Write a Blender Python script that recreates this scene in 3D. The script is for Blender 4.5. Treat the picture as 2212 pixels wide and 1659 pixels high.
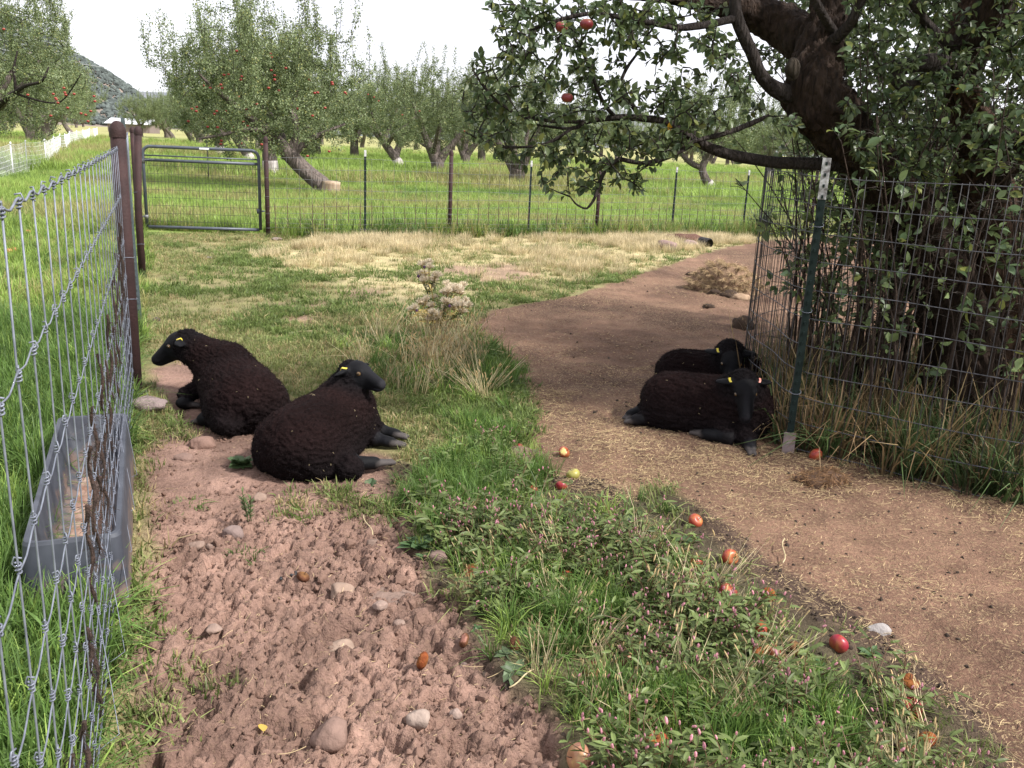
import bpy, bmesh, math, random
import numpy as np
from mathutils import Vector, Matrix, Euler

for o in list(bpy.data.objects):
    bpy.data.objects.remove(o)
SC = bpy.context.scene
COL = SC.collection
random.seed(7)
rng = np.random.default_rng(7)

# ------------------------------------------------------------------ camera
H, FPX, PITCH, ROLL = 1.6, 1915.0, math.radians(15.26), math.radians(2.7)
_d = np.array([0, math.cos(PITCH), -math.sin(PITCH)])
_r0 = np.array([1.0, 0, 0]); _u0 = np.array([0, math.sin(PITCH), math.cos(PITCH)])
_r = math.cos(ROLL) * _r0 + math.sin(ROLL) * _u0
_u = -math.sin(ROLL) * _r0 + math.cos(ROLL) * _u0
CAM = np.array([0, 0, H])
cam_data = bpy.data.cameras.new('camera')
cam_data.sensor_width = 36.0
cam_data.lens = 36.0 * FPX / 2212.0
cam_data.clip_start = 0.05
cam_data.clip_end = 4000.0
cam = bpy.data.objects.new('camera', cam_data)
COL.objects.link(cam)
cam.matrix_world = Matrix(((_r[0], _u[0], -_d[0], 0), (_r[1], _u[1], -_d[1], 0), (_r[2], _u[2], -_d[2], H), (0, 0, 0, 1)))
SC.camera = cam

# ------------------------------------------------------------------ sky, sun, exposure
SUN_EL, SUN_AZ = math.radians(47), math.radians(114)     # azimuth from +Y towards +X
world = bpy.data.worlds.new('World'); SC.world = world; world.use_nodes = True
wn = world.node_tree; wn.nodes.clear()
w_out = wn.nodes.new('ShaderNodeOutputWorld'); w_bg = wn.nodes.new('ShaderNodeBackground')
w_sky = wn.nodes.new('ShaderNodeTexSky'); w_sky.sky_type = 'NISHITA'; w_sky.sun_disc = False
w_sky.sun_elevation = SUN_EL; w_sky.sun_rotation = SUN_AZ; w_sky.dust_density = 4.0; w_sky.air_density = 1.0
w_mix = wn.nodes.new('ShaderNodeMix'); w_mix.data_type = 'RGBA'
w_tc = wn.nodes.new('ShaderNodeTexCoord'); w_no = wn.nodes.new('ShaderNodeTexNoise'); w_no.inputs['Scale'].default_value = 2.2
w_no.inputs['Detail'].default_value = 4.0
w_ra = wn.nodes.new('ShaderNodeValToRGB')
w_ra.color_ramp.elements[0].position = 0.3; w_ra.color_ramp.elements[0].color = (9.4, 9.5, 10.5, 1)
w_ra.color_ramp.elements[1].position = 0.7; w_ra.color_ramp.elements[1].color = (11.3, 11.3, 11.9, 1)
wn.links.new(w_tc.outputs['Generated'], w_no.inputs['Vector'])
wn.links.new(w_no.outputs['Fac'], w_ra.inputs['Fac'])
w_mix.inputs['Factor'].default_value = 0.88          # thin overcast: the cloud sheet over the clear sky
wn.links.new(w_sky.outputs['Color'], w_mix.inputs['A']); wn.links.new(w_ra.outputs['Color'], w_mix.inputs['B'])
wn.links.new(w_mix.outputs['Result'], w_bg.inputs['Color']); w_bg.inputs['Strength'].default_value = 0.08
wn.links.new(w_bg.outputs['Background'], w_out.inputs['Surface'])
sun_data = bpy.data.lights.new('sun', 'SUN'); sun_data.energy = 4.6; sun_data.angle = math.radians(5); sun_data.color = (1.0, 0.965, 0.92)
sun = bpy.data.objects.new('sun', sun_data); COL.objects.link(sun)
_sd = Vector((math.sin(SUN_AZ) * math.cos(SUN_EL), math.cos(SUN_AZ) * math.cos(SUN_EL), math.sin(SUN_EL)))
sun.rotation_euler = _sd.to_track_quat('Z', 'Y').to_euler()
sun.location = (0, 0, 30)
SC.view_settings.view_transform = 'Standard'; SC.view_settings.look = 'None'
SC.view_settings.exposure = 0.8; SC.view_settings.gamma = 1.0
SC.view_settings.use_curve_mapping = False
SC.render.engine = 'CYCLES'
SC.cycles.max_bounces = 6; SC.cycles.diffuse_bounces = 3; SC.cycles.glossy_bounces = 2; SC.cycles.transmission_bounces = 4
SC.cycles.transparent_max_bounces = 6; SC.cycles.use_denoising = True
SC.cycles.caustics_reflective = False; SC.cycles.caustics_refractive = False

# ------------------------------------------------------------------ helpers: surveying (photo pixel of 2212x1659 -> point of the place)
def ray(U, V):
    return _d + (U - 1106) / FPX * _r - (V - 829.5) / FPX * _u
def G(U, V, z=0.0):
    q = ray(U, V); p = CAM + q * ((z - H) / q[2]); return p
def PY(U, V, Y):
    q = ray(U, V); return CAM + q * (Y / q[1])
def proj(P):
    q = np.asarray(P, float) - CAM; k = q @ _d
    return 1106 + FPX * (q @ _r) / k, 829.5 - FPX * (q @ _u) / k

# ------------------------------------------------------------------ helpers: noise
def hash2(ix, iy, seed):
    h = (ix.astype(np.int64) * 374761393 + iy.astype(np.int64) * 668265263 + seed * 974711) & 0xffffffff
    h = ((h ^ (h >> 13)) * 1274126177) & 0xffffffff
    h = (h ^ (h >> 16)) & 0xffffffff
    return h / 4294967296.0
def vnoise(x, y, seed=0):
    ix = np.floor(x); iy = np.floor(y); fx = x - ix; fy = y - iy
    fx = fx * fx * (3 - 2 * fx); fy = fy * fy * (3 - 2 * fy)
    a = hash2(ix, iy, seed); b = hash2(ix + 1, iy, seed); c = hash2(ix, iy + 1, seed); d = hash2(ix + 1, iy + 1, seed)
    return (a * (1 - fx) + b * fx) * (1 - fy) + (c * (1 - fx) + d * fx) * fy
def fbm(x, y, seed=0, oct=4):
    s = 0; a = 0.5; t = 0
    for i in range(oct):
        s = s + a * vnoise(x * 2 ** i, y * 2 ** i, seed + i * 17); t += a; a *= 0.5
    return s / t
def worley(x, y, seed=0):
    ix = np.floor(x); iy = np.floor(y)
    f1 = np.full(x.shape, 9.0); f2 = np.full(x.shape, 9.0); cid = np.zeros(x.shape)
    for dx in (-1, 0, 1):
        for dy in (-1, 0, 1):
            cx = ix + dx; cy = iy + dy
            px = cx + hash2(cx, cy, seed); py = cy + hash2(cx, cy, seed + 5)
            d = np.hypot(px - x, py - y); r = hash2(cx, cy, seed + 9)
            m = d < f1
            f2 = np.where(m, f1, np.minimum(f2, d)); cid = np.where(m, r, cid); f1 = np.where(m, d, f1)
    return f1, f2, cid
def plates(x, y, seed=0):
    """broken plates of soil: per-cell level and tilt, and the distance to the crack"""
    ix = np.floor(x); iy = np.floor(y); f1 = np.full(x.shape, 9.0); f2 = np.full(x.shape, 9.0); hh = np.zeros(x.shape)
    for dx in (-1, 0, 1):
        for dy in (-1, 0, 1):
            cx = ix + dx; cy = iy + dy; px = cx + hash2(cx, cy, seed); py = cy + hash2(cx, cy, seed + 5); d = np.hypot(px - x, py - y)
            lv = hash2(cx, cy, seed + 9); a = hash2(cx, cy, seed + 12) * 6.283; t = (hash2(cx, cy, seed + 14) - .3) * 1.1
            hv = lv - .5 + t * ((x - px) * np.cos(a) + (y - py) * np.sin(a)); m = d < f1
            f2 = np.where(m, f1, np.minimum(f2, d)); hh = np.where(m, hv, hh); f1 = np.where(m, d, f1)
    return hh, f2 - f1
def sstep(a, b, x):
    t = np.clip((x - a) / (b - a), 0, 1); return t * t * (3 - 2 * t)
def vnoise3(p, seed=0):
    # cheap smooth 3-D noise from rotated 2-D slices
    x, y, z = p[:, 0], p[:, 1], p[:, 2]
    return (vnoise(x + 0.31 * z, y - 0.77 * z, seed) + vnoise(y + 0.53 * x, z + 0.21 * x, seed + 3) + vnoise(z - 0.41 * y, x + 0.67 * y, seed + 7)) / 3

# ------------------------------------------------------------------ helpers: meshes
def mesh_np(name, V, faces, col=None, smooth=False):
    me = bpy.data.meshes.new(name)
    V = np.asarray(V, np.float32)
    faces = [np.asarray(f, np.int32) for f in faces if len(f)]
    me.vertices.add(len(V)); me.vertices.foreach_set('co', V.ravel())
    nl = sum(f.size for f in faces); npoly = sum(len(f) for f in faces)
    me.loops.add(nl); me.polygons.add(npoly)
    if npoly:
        me.loops.foreach_set('vertex_index', np.concatenate([f.ravel() for f in faces]))
        tot = np.concatenate([np.full(len(f), f.shape[1], np.int32) for f in faces])
        st = np.concatenate([[0], np.cumsum(tot)[:-1]]).astype(np.int32)
        me.polygons.foreach_set('loop_start', st); me.polygons.foreach_set('loop_total', tot)
        me.polygons.foreach_set('use_smooth', np.full(npoly, bool(smooth)))
    me.update(calc_edges=True)
    if col is not None:
        at = me.attributes.new('col', 'FLOAT_COLOR', 'POINT')
        c = np.ones((len(V), 4), np.float32); col = np.asarray(col, np.float32)
        c[:, :col.shape[1]] = col
        at.data.foreach_set('color', c.ravel())
    me.validate()
    return me

class MB:
    """collects pieces into one mesh"""
    def __init__(s):
        s.V = []; s.F = {3: [], 4: []}; s.C = []; s.n = 0
    def add(s, V, faces, col=None):
        V = np.asarray(V, float)
        for f in faces:
            f = np.asarray(f, int)
            if len(f): s.F[f.shape[1]].append(f + s.n)
        s.V.append(V)
        if col is None: col = (1, 1, 1)
        col = np.asarray(col, float)
        if col.ndim == 1: col = np.tile(col, (len(V), 1))
        s.C.append(col); s.n += len(V)
    def tube(s, pts, rad, n=6, col=None, cap=True):
        pts = np.asarray(pts, float); m = len(pts)
        rad = np.broadcast_to(np.asarray(rad, float), (m,))
        t = np.gradient(pts, axis=0) if m > 2 else np.repeat((pts[-1] - pts[0])[None], m, 0)
        t /= np.linalg.norm(t, axis=1)[:, None] + 1e-12
        ref = np.array([0, 0, 1.0]) if abs(t[0, 2]) < 0.9 else np.array([1.0, 0, 0])
        a = np.cross(t[0], ref); a /= np.linalg.norm(a)
        A = np.zeros((m, 3)); A[0] = a
        for i in range(1, m):
            a = a - t[i] * (a @ t[i]); a /= np.linalg.norm(a) + 1e-12; A[i] = a
        B = np.cross(t, A)
        th = np.arange(n) * 2 * math.pi / n
        V = pts[:, None] + rad[:, None, None] * (A[:, None] * np.cos(th)[None, :, None] + B[:, None] * np.sin(th)[None, :, None])
        V = V.reshape(-1, 3)
        i = np.arange(m - 1)[:, None] * n; j = np.arange(n)[None]; k = (j + 1) % n
        Q = np.stack([i + j, i + k, i + n + k, i + n + j], -1).reshape(-1, 4)
        fs = [Q]
        if cap:
            V = np.vstack([V, pts[0], pts[-1]]); c0 = m * n; c1 = c0 + 1
            jj = np.arange(n); kk = (jj + 1) % n
            fs.append(np.stack([np.full(n, c0), kk, jj], -1)); b = (m - 1) * n
            fs.append(np.stack([np.full(n, c1), b + jj, b + kk], -1))
        s.add(V, fs, col)
    def box(s, lo, hi, col=None, M=None):
        x0, y0, z0 = lo; x1, y1, z1 = hi
        V = np.array([(x0, y0, z0), (x1, y0, z0), (x1, y1, z0), (x0, y1, z0), (x0, y0, z1), (x1, y0, z1), (x1, y1, z1), (x0, y1, z1)], float)
        if M is not None: V = V @ np.asarray(M)[:3, :3].T + np.asarray(M)[:3, 3]
        s.add(V, [np.array([(0, 3, 2, 1), (4, 5, 6, 7), (0, 1, 5, 4), (1, 2, 6, 5), (2, 3, 7, 6), (3, 0, 4, 7)])], col)
    def lathe(s, prof, n=16, c=(0, 0, 0), col=None):
        prof = np.asarray(prof, float); m = len(prof); th = np.arange(n) * 2 * math.pi / n
        V = np.stack([prof[:, 0, None] * np.cos(th), prof[:, 0, None] * np.sin(th), np.repeat(prof[:, 1, None], n, 1)], -1).reshape(-1, 3) + np.asarray(c)
        i = np.arange(m - 1)[:, None] * n; j = np.arange(n)[None]; k = (j + 1) % n
        s.add(V, [np.stack([i + j, i + k, i + n + k, i + n + j], -1).reshape(-1, 4)], col)
    def mesh(s, name, smooth=False, keepcol=True):
        V = np.vstack(s.V) if s.V else np.zeros((0, 3))
        F = [np.vstack(s.F[k]) for k in (3, 4) if s.F[k]]
        return mesh_np(name, V, F, np.vstack(s.C) if keepcol and s.C else None, smooth)

def obj(name, me, mat=None, parent=None, loc=None, label=None, cat=None, group=None, kind=None):
    o = bpy.data.objects.new(name, me); COL.objects.link(o)
    if mat is not None and me is not None:
        if not me.materials: me.materials.append(mat)
    if parent is not None: o.parent = parent
    if loc is not None: o.location = loc
    if label: o['label'] = label
    if cat: o['category'] = cat
    if group: o['group'] = group
    if kind: o['kind'] = kind
    return o
def thing(name, label, cat, loc=(0, 0, 0), group=None):
    return obj(name, None, None, None, loc, label, cat, group)

def ico(sub=2):
    bm = bmesh.new(); bmesh.ops.create_icosphere(bm, subdivisions=sub, radius=1.0)
    V = np.array([v.co[:] for v in bm.verts]); F = np.array([[v.index for v in f.verts] for f in bm.faces]); bm.free()
    return V, F
ICO1, ICO2, ICO3 = ico(1), ico(2), ico(3)
def rotm(rx, ry, rz): return np.array(Euler((rx, ry, rz)).to_matrix())

# ------------------------------------------------------------------ helpers: materials
def newmat(name):
    m = bpy.data.materials.new(name); m.use_nodes = True
    return m, m.node_tree, m.node_tree.nodes['Principled BSDF']
def mat_simple(name, c1, c2=None, scale=20, rough=0.7, metal=0.0, bump=0.0, bscale=None, spec=0.4, useattr=False, stretch=None, detail=4):
    m, nt, b = newmat(name); L = nt.links.new
    b.inputs['Roughness'].default_value = rough; b.inputs['Metallic'].default_value = metal
    b.inputs['Specular IOR Level'].default_value = spec
    tc = nt.nodes.new('ShaderNodeTexCoord'); vec = tc.outputs['Object']
    if stretch:
        mp = nt.nodes.new('ShaderNodeMapping'); mp.inputs['Scale'].default_value = stretch; L(vec, mp.inputs['Vector']); vec = mp.outputs['Vector']
    out = None
    if c2 is not None:
        no = nt.nodes.new('ShaderNodeTexNoise'); no.inputs['Scale'].default_value = scale; no.inputs['Detail'].default_value = detail; L(vec, no.inputs['Vector'])
        mr = nt.nodes.new('ShaderNodeMapRange'); mr.inputs['From Min'].default_value = 0.35; mr.inputs['From Max'].default_value = 0.65; L(no.outputs['Fac'], mr.inputs['Value'])
        mx = nt.nodes.new('ShaderNodeMix'); mx.data_type = 'RGBA'; mx.inputs['A'].default_value = (*c1, 1); mx.inputs['B'].default_value = (*c2, 1); L(mr.outputs['Result'], mx.inputs['Factor'])
        out = mx.outputs['Result']
    if useattr:
        at = nt.nodes.new('ShaderNodeAttribute'); at.attribute_name = 'col'
        if out is None: out = at.outputs['Color']
        else:
            mu = nt.nodes.new('ShaderNodeMix'); mu.data_type = 'RGBA'; mu.blend_type = 'MULTIPLY'; mu.inputs['Factor'].default_value = 1
            L(out, mu.inputs['A']); L(at.outputs['Color'], mu.inputs['B']); out = mu.outputs['Result']
    if out is not None: L(out, b.inputs['Base Color'])
    else: b.inputs['Base Color'].default_value = (*c1, 1)
    if bump:
        n2 = nt.nodes.new('ShaderNodeTexNoise'); n2.inputs['Scale'].default_value = bscale or scale * 3; n2.inputs['Detail'].default_value = 5; L(vec, n2.inputs['Vector'])
        bp = nt.nodes.new('ShaderNodeBump'); bp.inputs['Strength'].default_value = bump; bp.inputs['Distance'].default_value = 0.02; L(n2.outputs['Fac'], bp.inputs['Height']); L(bp.outputs['Normal'], b.inputs['Normal'])
    return m
def mat_leaf(name, tint=(1, 1, 1), trans=0.35, rough=0.45, var=0.35, spec=0.35):
    """leaf or blade: per-vertex colour, per-instance variation, some light passing through"""
    m, nt, b = newmat(name); L = nt.links.new
    at = nt.nodes.new('ShaderNodeAttribute'); at.attribute_name = 'col'
    oi = nt.nodes.new('ShaderNodeObjectInfo')
    mr = nt.nodes.new('ShaderNodeMapRange'); mr.inputs['To Min'].default_value = 1 - var; mr.inputs['To Max'].default_value = 1 + var
    L(oi.outputs['Random'], mr.inputs['Value'])
    hs = nt.nodes.new('ShaderNodeHueSaturation'); L(at.outputs['Color'], hs.inputs['Color']); L(mr.outputs['Result'], hs.inputs['Value'])
    mu = nt.nodes.new('ShaderNodeMix'); mu.data_type = 'RGBA'; mu.blend_type = 'MULTIPLY'; mu.inputs['Factor'].default_value = 1
    L(hs.outputs['Color'], mu.inputs['A']); mu.inputs['B'].default_value = (*tint, 1)
    L(mu.outputs['Result'], b.inputs['Base Color']); b.inputs['Roughness'].default_value = rough; b.inputs['Specular IOR Level'].default_value = spec
    tr = nt.nodes.new('ShaderNodeBsdfTranslucent'); L(mu.outputs['Result'], tr.inputs['Color'])
    ms = nt.nodes.new('ShaderNodeMixShader'); ms.inputs['Fac'].default_value = trans
    L(b.outputs['BSDF'], ms.inputs[1]); L(tr.outputs['BSDF'], ms.inputs[2])
    L(ms.outputs['Shader'], nt.nodes['Material Output'].inputs['Surface'])
    return m

# ------------------------------------------------------------------ helpers: scattering uncountable stuff
def scatter(name, protos, pos, rot, scl, idx, label=None):
    c = bpy.data.collections.new(name + '_sources')
    for p in protos: c.objects.link(p)
    me = bpy.data.meshes.new(name); me.vertices.add(len(pos)); me.vertices.foreach_set('co', np.asarray(pos, np.float32).ravel())
    a = me.attributes.new('rot', 'FLOAT_VECTOR', 'POINT'); a.data.foreach_set('vector', np.asarray(rot, np.float32).ravel())
    a = me.attributes.new('scl', 'FLOAT', 'POINT'); a.data.foreach_set('value', np.asarray(scl, np.float32))
    a = me.attributes.new('idx', 'INT', 'POINT'); a.data.foreach_set('value', np.asarray(idx, np.int32))
    o = obj(name, me, None, label=label, kind='stuff')
    ng = bpy.data.node_groups.new(name + '_scatter', 'GeometryNodeTree')
    ng.interface.new_socket('Geometry', in_out='INPUT', socket_type='NodeSocketGeometry')
    ng.interface.new_socket('Geometry', in_out='OUTPUT', socket_type='NodeSocketGeometry')
    N = ng.nodes.new; L = ng.links.new
    gi = N('NodeGroupInput'); go = N('NodeGroupOutput'); ci = N('GeometryNodeCollectionInfo'); ip = N('GeometryNodeInstanceOnPoints')
    ci.inputs['Collection'].default_value = c; ci.inputs['Separate Children'].default_value = True; ci.inputs['Reset Children'].default_value = True
    def na(t, n):
        k = N('GeometryNodeInputNamedAttribute'); k.data_type = t; k.inputs['Name'].default_value = n
        return [s for s in k.outputs if s.enabled and s.name == 'Attribute'][0]
    er = N('FunctionNodeEulerToRotation'); L(na('FLOAT_VECTOR', 'rot'), er.inputs[0])
    L(gi.outputs[0], ip.inputs['Points']); L(ci.outputs[0], ip.inputs['Instance']); ip.inputs['Pick Instance'].default_value = True
    L(na('INT', 'idx'), ip.inputs['Instance Index']); L(er.outputs[0], ip.inputs['Rotation']); L(na('FLOAT', 'scl'), ip.inputs['Scale'])
    L(ip.outputs[0], go.inputs[0])
    md = o.modifiers.new('scatter', 'NODES'); md.node_group = ng
    return o
def proto(name, me, mat):
    o = bpy.data.objects.new(name, me)
    if not me.materials: me.materials.append(mat)
    return o
# ================================================================== GROUND
def poly_mask(x, y, poly, soft, seed=0, rag=0.0, rs=3.0):
    """1 inside a world-space polygon, 0 outside, with a soft ragged edge"""
    P = np.asarray(poly); n = len(P)
    inside = np.zeros(x.shape, bool); dist = np.full(x.shape, 1e9)
    for i in range(n):
        ax, ay = P[i]; bx, by = P[(i + 1) % n]
        c = ((ay > y) != (by > y)) & (x < (bx - ax) * (y - ay) / (by - ay + 1e-12) + ax); inside ^= c
        ex, ey = bx - ax, by - ay; t = np.clip(((x - ax) * ex + (y - ay) * ey) / (ex * ex + ey * ey + 1e-12), 0, 1)
        dist = np.minimum(dist, np.hypot(x - ax - t * ex, y - ay - t * ey))
    sd = np.where(inside, dist, -dist)
    if rag: sd = sd + rag * (fbm(x * rs, y * rs, seed) - 0.5) * 2
    return sstep(-soft, soft, sd)
def W(pts): return [tuple(G(u, v)[:2]) for u, v in pts]
POLY_L = W([(330, 800), (400, 772), (520, 800), (640, 880), (700, 900), (760, 960), (850, 990), (880, 1020), (850, 1060), (880, 1120), (885, 1190), (940, 1240), (990, 1310), (1040, 1400), (1090, 1470), (1200, 1560), (1290, 1680), (1310, 1900), (215, 1900), (255, 1659), (265, 1500), (300, 1350), (318, 1200), (315, 1100), (305, 1000), (330, 930), (350, 880)])
POLY_R = W([(1005, 700), (1060, 672), (1140, 657), (1240, 640), (1320, 614), (1400, 587), (1480, 562), (1560, 537), (1650, 520), (1900, 505), (2500, 500), (2900, 700), (3000, 1900), (2250, 1800), (2180, 1680), (2080, 1570), (1990, 1475), (1890, 1400), (1780, 1345), (1690, 1290), (1600, 1220), (1540, 1160), (1480, 1100), (1430, 1062), (1330, 1100), (1240, 1070), (1200, 1040), (1130, 960), (1150, 890), (1120, 820), (1080, 770), (1030, 735)])
POLY_DRY = W([(590, 535), (700, 520), (800, 512), (1000, 498), (1640, 500), (1640, 558), (1480, 568), (1330, 590), (1150, 618), (1050, 612), (900, 650), (780, 615), (640, 600)])
PATCH = [W(q) for q in ([(590, 660), (700, 655), (745, 690), (650, 708)], [(650, 742), (740, 752), (765, 780), (660, 800)], [(950, 572), (1120, 568), (1165, 600), (1000, 612)], [(740, 630), (800, 625), (810, 650), (750, 655)])]
POLY_DARK = W([(1180, 1035), (1300, 1045), (1380, 1085), (1440, 1060), (1530, 1115), (1620, 1180), (1730, 1260), (1810, 1305), (1910, 1365), (2020, 1465), (2130, 1555), (2215, 1690), (2060, 1760), (1960, 1640), (1850, 1540), (1740, 1450), (1630, 1370), (1530, 1290), (1460, 1210), (1400, 1150), (1290, 1170), (1180, 1120)])
POLY_DARK2 = W([(850, 990), (905, 1010), (880, 1060), (900, 1120), (905, 1190), (960, 1230), (1015, 1310), (1070, 1400), (1130, 1470), (1240, 1550), (1330, 1680), (1260, 1690), (1180, 1570), (1070, 1480), (1010, 1400), (960, 1310), (915, 1240), (860, 1190), (850, 1120), (825, 1060), (840, 1010)])
STRIP = W([(915, 1015), (1000, 910), (1100, 940), (1165, 1040), (1270, 1150), (1410, 1085), (1480, 1145), (1580, 1235), (1690, 1325), (1800, 1405), (1920, 1480), (2030, 1570), (2100, 1670), (2170, 1900), (1330, 1900), (1290, 1660), (1200, 1550), (1090, 1460), (1040, 1390), (990, 1300), (940, 1225), (890, 1180), (880, 1110), (860, 1060)])
FA = np.array([-5.95, 13.25]); FB = np.array([4.57, 18.39])            # line of the back fence
LA = np.array([-2.23, 5.02]); LB = np.array([-1.01, 1.93])             # line of the left fence
def side(x, y, a, b): return ((b[0] - a[0]) * (y - a[1]) - (b[1] - a[1]) * (x - a[0])) / math.dist(a, b)
CAGE_C = np.array([3.05, 5.5])

def zones(x, y):
    L = poly_mask(x, y, POLY_L, 0.05, 3, 0.10, 5)
    R = poly_mask(x, y, POLY_R, 0.05, 5, 0.09, 5)
    for i, p in enumerate(PATCH): L = np.maximum(L, 0.75 * poly_mask(x, y, p, 0.15, 11 + i, 0.3, 3))
    dry = poly_mask(x, y, POLY_DRY, 0.35, 7, 0.5, 1.2) * (1 - R)
    mead = sstep(-0.1, 0.25, side(x, y, FA, FB) + 0.15 * (fbm(x * 2, y * 2, 21) - .5))
    dark = np.maximum(poly_mask(x, y, POLY_DARK, 0.05, 9, 0.06, 6), 0.85 * poly_mask(x, y, POLY_DARK2, 0.05, 10, 0.06, 6))
    lside = sstep(-0.02, 0.12, side(x, y, LB, LA) + 0.06 * (fbm(x * 4, y * 4, 23) - .5)); mead = np.maximum(mead, lside * sstep(0.0, 1.0, 14.5 - y))
    R = R * (1 - mead); L = L * (1 - mead); dry = dry * (1 - mead)
    return L, R, dry, mead, dark
def ground_h(x, y, z=None):
    x = np.atleast_1d(np.asarray(x, float)); y = np.atleast_1d(np.asarray(y, float))
    L, R, dry, mead, dark = zones(x, y) if z is None else z
    h = 0.03 * (fbm(x * 0.7, y * 0.7, 31) - 0.5) * sstep(60, 10, y)
    near = sstep(4.1, 3.1, y) * 0.75 + 0.25
    f1, f2, c = worley(x / 0.075 + 0.8 * fbm(x * 9, y * 9, 2), y / 0.075, 41)
    g1, g2, c2 = worley(x / 0.034, y / 0.034, 43)
    k1, k2, c3 = worley(x / 0.135 + .5 * fbm(x * 6, y * 6, 5), y / 0.105, 47)
    dome = np.sqrt(np.clip(1 - f1 * f1 * 1.1, 0, 1)); dome2 = np.sqrt(np.clip(1 - g1 * g1 * 1.2, 0, 1))
    hole = sstep(0.40, 0.16, k1) * (c3 > 0.58) * sstep(3.4, 2.9, y)
    wx = x + .030 * (fbm(x * 14, y * 14, 2, 3) - .5); wy = y + .030 * (fbm(x * 14, y * 14, 6, 3) - .5)
    pa, ea = plates(wx / .072, wy / .058, 101); pb, eb = plates(wx / .031, wy / .027, 103); pc, ec = plates(wx / .018, wy / .017, 107)
    clod = near * (.034 * pa + .019 * pb + .011 * pc - .022 * sstep(.16, 0, ea) - .009 * sstep(.18, 0, eb) - .060 * hole + .05 * (fbm(x * 5, y * 5, 51) - .5)) + .005 * pc + .005 * (vnoise(x * 90, y * 90, 83) - .5)
    h = h + L * (clod - .006)
    rough = 0.008 * dome2 * c2 + 0.055 * (fbm(x * 2.2, y * 2.2, 61) - 0.5) + 0.020 * (fbm(x * 13, y * 13, 63) - 0.5) + .008 * pb * (fbm(x * 4, y * 4, 64) > .5)
    h = h + R * (rough + 0.012) * sstep(40, 12, y)
    h = h + dark * (1 - L) * (0.022 * dome * c + 0.008 * dome2)
    return h
def gz(x, y): return float(ground_h(x, y)[0])
def GP(u, v):
    p = G(u, v); z = gz(p[0], p[1]); return np.array([p[0], p[1], z])

def axis(segs):
    out = []
    for a, b, s in segs: out.append(np.arange(a, b, s))
    return np.concatenate(out + [[segs[-1][1]]])
def growing(a, b, s0, k):
    o = []; x = a; s = s0
    while x < b: o.append(x); x += s; s *= k
    return np.array(o + [b])
gx = np.concatenate([-growing(2.3, 700, 0.05, 1.13)[::-1], axis([(-2.28, -1.3, 0.024), (-1.28, 0.6, 0.0095), (0.61, 3.4, 0.024)]), growing(3.45, 700, 0.05, 1.13)])
gy = np.concatenate([-growing(0, 60, 0.3, 1.3)[::-1], axis([(0.3, 1.7, 0.1), (1.72, 3.4, 0.0095), (3.41, 5.2, 0.02), (5.22, 8, 0.035)]), growing(8.05, 1500, 0.05, 1.035)])
gx = np.unique(np.round(gx, 4)); gy = np.unique(np.round(gy, 4))
GX, GY = np.meshgrid(gx, gy); fx, fy = GX.ravel(), GY.ravel()
Z5 = zones(fx, fy); gzv = ground_h(fx, fy, Z5)
L_, R_, D_, M_, K_ = Z5
n1 = fbm(fx * 1.7, fy * 1.7, 71)[:, None]; n2 = fbm(fx * 7, fy * 7, 73)[:, None]
def C3(*c): return np.array(c)[None]
lawn = C3(.18, .18, .065) * (1 - n1) + C3(.29, .245, .13) * n1
lawn = lawn * 0.65 + 0.35 * (C3(.19, .125, .09) * n2 + C3(.13, .15, .05) * (1 - n2))
dryc = C3(.44, .36, .21) * n1 + C3(.33, .29, .14) * (1 - n1)
fard = sstep(60, 160, fy)[:, None]
meadc = (C3(.16, .24, .05) * n1 + C3(.24, .29, .085) * (1 - n1)) * (1 - fard) + fard * C3(.27, .26, .11)
damp = sstep(.55, .7, fbm(fx * 3.1, fy * 3.1, 87))[:, None]
dirtl = (C3(.295, .187, .146) * n2 + C3(.20, .122, .095) * (1 - n2)) * (1 - .28 * damp)
n3 = sstep(.3, .7, fbm(fx * 1.1 + 3, fy * 1.1, 79))[:, None]
dirtr = C3(.180, .106, .072) * n3 + C3(.102, .058, .040) * (1 - n3)
darkc = C3(.060, .040, .031)
colr = lawn
for m_, c_ in ((D_, dryc), (M_, meadc), (L_, dirtl), (R_, dirtr), (K_ * 0.9, darkc)):
    m_ = m_[:, None]; colr = colr * (1 - m_) + c_ * m_
st = poly_mask(fx, fy, STRIP, 0.15, 15, 0.1, 4)[:, None] * (1 - L_[:, None]) * (1 - R_[:, None])
colr = colr * (1 - st * 0.75) + C3(.075, .07, .04) * st * 0.75
nx, ny = len(gx), len(gy)
colr = np.concatenate([colr, (R_ * (.35 + .65 * sstep(.3, .65, fbm(fx * 1.3, fy * 1.3, 91))) + .12 * L_)[:, None]], 1)
ii = np.arange((ny - 1) * (nx - 1)); r_, c_ = ii // (nx - 1), ii % (nx - 1); a_ = r_ * nx + c_
gme = mesh_np('ground', np.stack([fx, fy, gzv], 1), [np.stack([a_, a_ + 1, a_ + nx + 1, a_ + nx], 1)], colr, smooth=True)
m, nt, b = newmat('soil_and_turf'); Ln = nt.links.new
at = nt.nodes.new('ShaderNodeAttribute'); at.attribute_name = 'col'
tc = nt.nodes.new('ShaderNodeTexCoord')
noA = nt.nodes.new('ShaderNodeTexNoise'); noA.inputs['Scale'].default_value = 55; noA.inputs['Detail'].default_value = 6; noA.inputs['Roughness'].default_value = .65; Ln(tc.outputs['Object'], noA.inputs['Vector'])
noB = nt.nodes.new('ShaderNodeTexNoise'); noB.inputs['Scale'].default_value = 4; noB.inputs['Detail'].default_value = 8; Ln(tc.outputs['Object'], noB.inputs['Vector'])
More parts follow.
